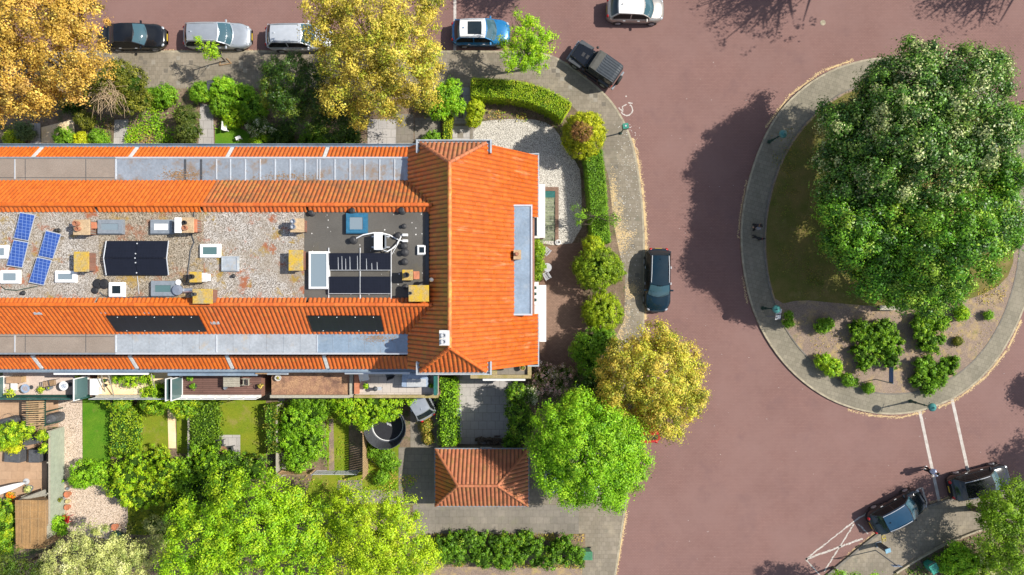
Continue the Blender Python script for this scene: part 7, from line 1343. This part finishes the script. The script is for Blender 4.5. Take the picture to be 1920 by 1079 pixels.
M['glass_w'] = glassmat('windscreen_glass', (.045, .1, .125, 1), .04); M['glass_s'] = simple('side_window_glass', (.012, .014, .015), .12, 0, .2, 6, .22); M['plate'] = simple('yellow_plate', (.6, .42, .03), .5, 0, .05)  # windscreen base colour is bluish to paint in the sky reflection
car(252, 69, 0, 4.5, 1.76, 1.45, 'black', 'black saloon parked at the top left beside the golden tree', style='saloon')
car(408, 68, 0, 4.78, 1.8, 1.5, 'silver', 'silver grey estate behind the sapling in the top row', style='estate', rails='lgrey')
car(562, 71, 0, 4.75, 1.8, 1.55, 'white', 'pale silver estate with its bonnet hidden under the golden tree', style='estate', rails='mgrey')
car(902, 62, 0, 4.15, 1.8, 1.55, 'blue', 'bright blue car with a white roof and black sunroof by the small green tree', roof='roofwhite', style='suv', sunroof=True, rails='lgrey')
car(1191, 19, R(-1), 4.08, 1.78, 1.55, 'champ', 'light champagne crossover driving along the top edge of the road', roof='roofwhite', style='hatch', group=None, name='moving_car')
car(1233, 526, R(-91), 4.55, 1.84, 1.5, 'dteal', 'shiny black estate with silver roof rails parked on the kerb east of the house', style='estate', rails='alu')
car(1682, 959, R(28), 4.3, 1.8, 1.5, 'navy', 'dark blue hatchback parked inside the white marked bay', style='hatch', rails='alu', roof='roofsky')  # blue roof colour paints in the sky reflection, body colour darkened for shade
car(1836, 904, R(14), 4.45, 1.84, 1.58, 'black', 'black car half under the light green corner tree', style='suv', rails='alu')
car(782, 743, R(119), 3.5, 1.6, 1.5, 'silver', 'small silver hatchback reversed out from under the light tiled terrace', style='hatch', z=.14, group=None)
car(1214, 775, R(92), 4.2, 1.7, 1.45, 'red', 'red car almost hidden beneath the golden roadside tree', style='hatch')
car(1072, 900, R(2), 4.1, 1.7, 1.45, 'white', 'white car almost hidden beneath the bright green tree beside the garage', style='hatch', z=.14, group=None)
def jeep(px, py, ang):
    p = P(px, py, .8); t = thing('off_road_vehicle', 'black soft top off-road vehicle with a spare wheel parked half on the kerb', 'off-roader', (p.x, p.y, .05), ang, 'cars parked along the streets'); bp = PAINT['black']
    def bar(x0, x1, w0, w1, z0, z1, z2=None): z2 = z1 if z2 is None else z2; return [(x0, -w0, z0), (x0, w0, z0), (x1, w1, z0), (x1, -w1, z0), (x0, -w0, z1), (x0, w0, z1), (x1, w1, z2), (x1, -w1, z2)], [(3, 2, 1, 0), (4, 5, 6, 7), (0, 1, 5, 4), (1, 2, 6, 5), (2, 3, 7, 6), (3, 0, 4, 7)]
    MB().add(*bar(-1.75, .45, .76, .76, .5, 1.12)).build('body', bp, t, bevel=.05); b = MB().add(*bar(.46, 1.78, .68, .56, .55, 1.16, 1.08)).build('bonnet', bp, t, bevel=.06); mb = MB()
    for x in (.75, 1.1): MB().box((x, 0, 1.165 - (x - .46) * .06), (.2, .3, .02)).build('vent', M['black'], b)
    for s in (-1, 1): MB().box((.55, s * .5, 1.17), (.12, .05, .05)).build('hinge', M['black'], b); MB().box((1.45, s * .55, 1.12), (.12, .03, .05)).build('latch', M['black'], b)
    for s in (-1, 1):
        MB().slab([(.72, s * .6, .98), (1.85, s * .56, .93), (1.8, s * .9, .9), (.72, s * .9, .95)], .07).build('fender', M['dgrey'], t, bevel=.03); MB().slab([(-1.6, s * .74, .98), (-.75, s * .74, .98), (-.75, s * .92, .93), (-1.6, s * .92, .93)], .07).build('fender', M['dgrey'], t, bevel=.03)
        for x in (1.22, -1.18): w = MB().torus((x, s * .78, .39), .28, .115, (0, 1, 0), 24, 9).build('wheel', M['tyre'], t); MB().lathe((x, s * .82, .39), [(.2, 0), (.2, .05), (.06, .07)], 16, (0, s, 0)).build('rim', M['rim'], w)
        MB().ball((.52, s * .93, 1.22), .1, 10, 6, .9).build('mirror', M['black'], t); MB().lathe((1.79, s * .36, .87), [(.11, 0), (.1, .03)], 14, (1, 0, 0)).build('headlight', M['headlamp'], t); MB().box((-1.77, s * .66, .9), (.05, .12, .2)).build('taillight', M['tail'], t)
        MB().add([(.3, s * .765, 1.15), (-.55, s * .765, 1.15), (-.55, s * .72, 1.62), (.08, s * .72, 1.62)], [(0, 1, 2, 3)]).build('side_window', M['glass'], t); MB().add([(-.65, s * .765, 1.15), (-1.6, s * .765, 1.15), (-1.6, s * .72, 1.62), (-.65, s * .72, 1.62)], [(0, 1, 2, 3)]).build('side_window', M['glass'], t)
        MB().rng(-.7, .7, s * .8, s * .9, .38, .44).build('side_step', M['black'], t)
    MB().add([(.46, -.7, 1.14), (.46, .7, 1.14), (.2, .66, 1.74), (.2, -.66, 1.74)], [(0, 1, 2, 3)]).build('windshield', M['glass'], t); vs = []; fs = []; n = 24
    st = [(.26, .7, 1.72), (.1, .715, 1.79), (-.3, .72, 1.81), (-.42, .72, 1.81), (-1.5, .7, 1.79), (-1.72, .68, 1.74), (-1.8, .68, 1.1)]
    for (x, w, z) in st:
        for q in range(n + 1): v = -1 + 2 * q / n; vs.append((x, v * w, z + .03 * (1 - v ** 4) + (.014 * math.cos(v * 24) if -1.75 < x < -.35 else 0)))
    m = n + 1; k = len(st)
    for a in range(k - 1):
        for q in range(n): fs.append((a * m + q, a * m + q + 1, (a + 1) * m + q + 1, (a + 1) * m + q))
    s0 = len(vs)
    for s, col in ((-1, 0), (1, n)):
        base = len(vs); vs += [(x, s * (w + .03), 1.13) for (x, w, z) in st]
        for a in range(k - 1): fs.append((a * m + col, (a + 1) * m + col, base + a + 1, base + a))
    tp = MB().add(vs, fs).build('soft_top', M['canvas'], t); fr = MB(); vs2 = [(x, y * .985, z + .016) for (x, y, z) in vs[:3 * m]]; 
    fr.add(vs2, [f for f in fs if max(f) < 3 * m]).build('front_panel', M['canvas_f'], tp)
    MB().torus((-1.98, .06, .95), .27, .11, (1, 0, 0), 24, 9).build('spare_wheel', M['tyre'], t); MB().lathe((-2.02, .06, .95), [(.19, 0), (.17, -.03)], 14, (-1, 0, 0)).build('spare_rim', M['rim'], t)
    MB().rng(1.86, 2.0, -.78, .78, .5, .68).build('bumper', M['mgrey'], t, bevel=.03); MB().rng(-1.98, -1.84, -.76, .76, .45, .6).build('bumper', M['mgrey'], t, bevel=.03); MB().rng(1.78, 1.82, -.5, .5, .62, 1.02).build('grille', M['black'], t)
M['canvas'] = simple('black_canvas', (.028, .036, .044), .6, 0, .3); M['canvas_f'] = simple('faded_canvas', (.085, .082, .07), .8, 0, .2)
jeep(1117, 122, R(146))

# ---------------------------------------------------------------- people and dog
def skinmesh(name, verts, edges, mat, parent, sub=2, root=0):
    me = bpy.data.meshes.new(name); me.from_pydata([v[:3] for v in verts], edges, []); o = mesh_obj(name, me, mat, parent); md = o.modifiers.new('skin', 'SKIN'); md.use_smooth_shade = True
    sk = me.skin_vertices[0].data if me.skin_vertices else None
    if sk is None: me.attributes; 
    for i, v in enumerate(verts): sk[i].radius = (v[3], v[4] if len(v) > 4 else v[3]); sk[i].use_root = (i == root)
    ss = o.modifiers.new('sub', 'SUBSURF'); ss.levels = sub; ss.render_levels = sub; return o
def person(px, py, ang, label, top_m, leg_m, shoe_m, hair_m, stride=.07, armswing=.12, pack=None, H_=1.74):
    p = P(px, py); t = thing('person', label, 'person', (p.x, p.y, .006), ang); k = H_ / 1.74
    V = []; E = []
    def a(x, y, z, r, r2=None, par=None): V.append((x * k, y * k, z * k, r * k, (r2 or r) * k)); (E.append((par, len(V) - 1)) if par is not None else 0); return len(V) - 1
    pel = a(0, 0, .95, .13, .1); wa = a(.01, 0, 1.1, .125, .095, pel); chst = a(.02, 0, 1.3, .15, .11, wa); nk = a(.03, 0, 1.47, .062, None, chst); hd0 = a(.05, 0, 1.58, .088, .09, nk); hd1 = a(.06, 0, 1.68, .085, .09, hd0)
    nose = a(.155, 0, 1.6, .016, None, hd0); L = {}
    for s in (-1, 1):
        f = s * stride; hip = a(0, s * .085, .9, .092, None, pel); kn = a(f * .5 + .04, s * .075, .5, .06, None, hip); an = a(f, s * .07, .1, .042, None, kn); toe = a(f + .14, s * .075, .045, .036, None, an)
        sh = a(.02, s * .18, 1.4, .06, None, chst); sw = -s * armswing; el = a(sw * .5 - .03, s * .25, 1.13, .04, None, sh); wr = a(sw + .06, s * .25, .9, .03, None, el); pm = a(sw + .09, s * .25, .83, .03, .02, wr); L[s] = (hip, kn, an, toe, sh, el, wr)
        for q, (dy, ln) in enumerate(((-.03, .06), (-.01, .075), (.01, .07), (.028, .055))): f1 = a(sw + .1 + .01, s * .25 + dy * .9, .8, .009, None, pm); a(sw + .1 + ln * .5, s * .25 + dy, .8 - ln * .75, .008, None, f1)
        th = a(sw + .13, s * .22, .83, .01, None, pm); a(sw + .155, s * .215, .8, .009, None, th)
    skinmesh('body', V, E, M['skin'], t)
    def garment(name, ids, ext, mat):
        m = {i: n for n, i in enumerate(ids)}; vv = [(*V[i][:3], V[i][3] + ext * k, V[i][4] + ext * k) for i in ids]; ee = [(m[x], m[y]) for x, y in E if x in m and y in m]; skinmesh(name, vv, ee, M[mat], t)
    garment('shirt', [wa, chst, pel] + [q for s in (-1, 1) for q in (L[s][4], L[s][5])], .04, top_m); garment('trousers', [pel] + [q for s in (-1, 1) for q in L[s][:3]], .032, leg_m)
    for s in (-1, 1): an, toe = V[L[s][2]], V[L[s][3]]; skinmesh('shoe', [(an[0] - .03, an[1], .05, .055), (an[0] + .05, an[1], .055, .058), (toe[0] + .03, toe[1], .05, .052)], [(0, 1), (1, 2)], M[shoe_m], t)
    mb = MB(); mb.ball((.035 * k, 0, 1.67 * k), .112 * k, 14, 10, 1.0); mb.build('hair', M[hair_m], t, smooth=True)
    for s in (-1, 1): MB().ball((.14 * k, s * .033 * k, 1.63 * k), .011, 8, 6).build('eye', M['black'], t)
    if pack: MB().box((-.17 * k, 0, 1.27 * k), (.16, .3, .42)).build('rucksack', M[pack], t, bevel=.05)
    return t
person(1732, 878, R(20), 'person in a pale blue shirt and black trousers walking across the white line', 'shirt', 'trousers', 'white', 'hair')
person(1411, 427, R(75), 'person in dark clothes and white shoes with a grey rucksack walking in the tree shade', 'darkcoat', 'trousers', 'white', 'hair', .22, .2, 'greypack', 1.72)
def dog(px, py, ang, label):
    p = P(px, py); t = thing('dog', label, 'dog', (p.x, p.y, .125), ang); V = []; E = []
    def a(x, y, z, r, par=None): V.append((x, y, z, r)); (E.append((par, len(V) - 1)) if par is not None else 0); return len(V) - 1
    ch = a(.16, 0, .4, .115); be = a(-.08, .02, .42, .085, ch); ru = a(-.26, .06, .43, .08, be); nk = a(.3, .03, .5, .065, ch); hd = a(.39, .06, .56, .062, nk); mz = a(.5, .1, .54, .035, hd)
    for s in (-1, 1):
        sh = a(.18, s * .08, .32, .045, ch); e = a(.16, s * .085, .2, .03, sh); w = a(.17 + s * .04, s * .085, .08, .022, e); a(.2 + s * .04, s * .085, .025, .024, w); hp = a(-.25, .06 + s * .07, .34, .055, ru); kn = a(-.2, .06 + s * .08, .24, .036, hp); hk = a(-.31, .06 + s * .08, .15, .022, kn); ft = a(-.28 - s * .05, .06 + s * .08, .05, .02, hk); a(-.25 - s * .05, .06 + s * .08, .022, .024, ft); a(.37, .06 + s * .055, .62, .02, hd)
    t1_ = a(-.36, .1, .46, .024, ru); a(-.46, .17, .52, .014, t1_); skinmesh('body', V, E, M['fur'], t); MB().torus((.3, .03, .5), .07, .012, (1, 0, .5), 14, 5).build('collar', M['red'], t)
dog(1416, 448, R(-15), 'black dog walking on the shaded ring pavement below the person with white shoes')
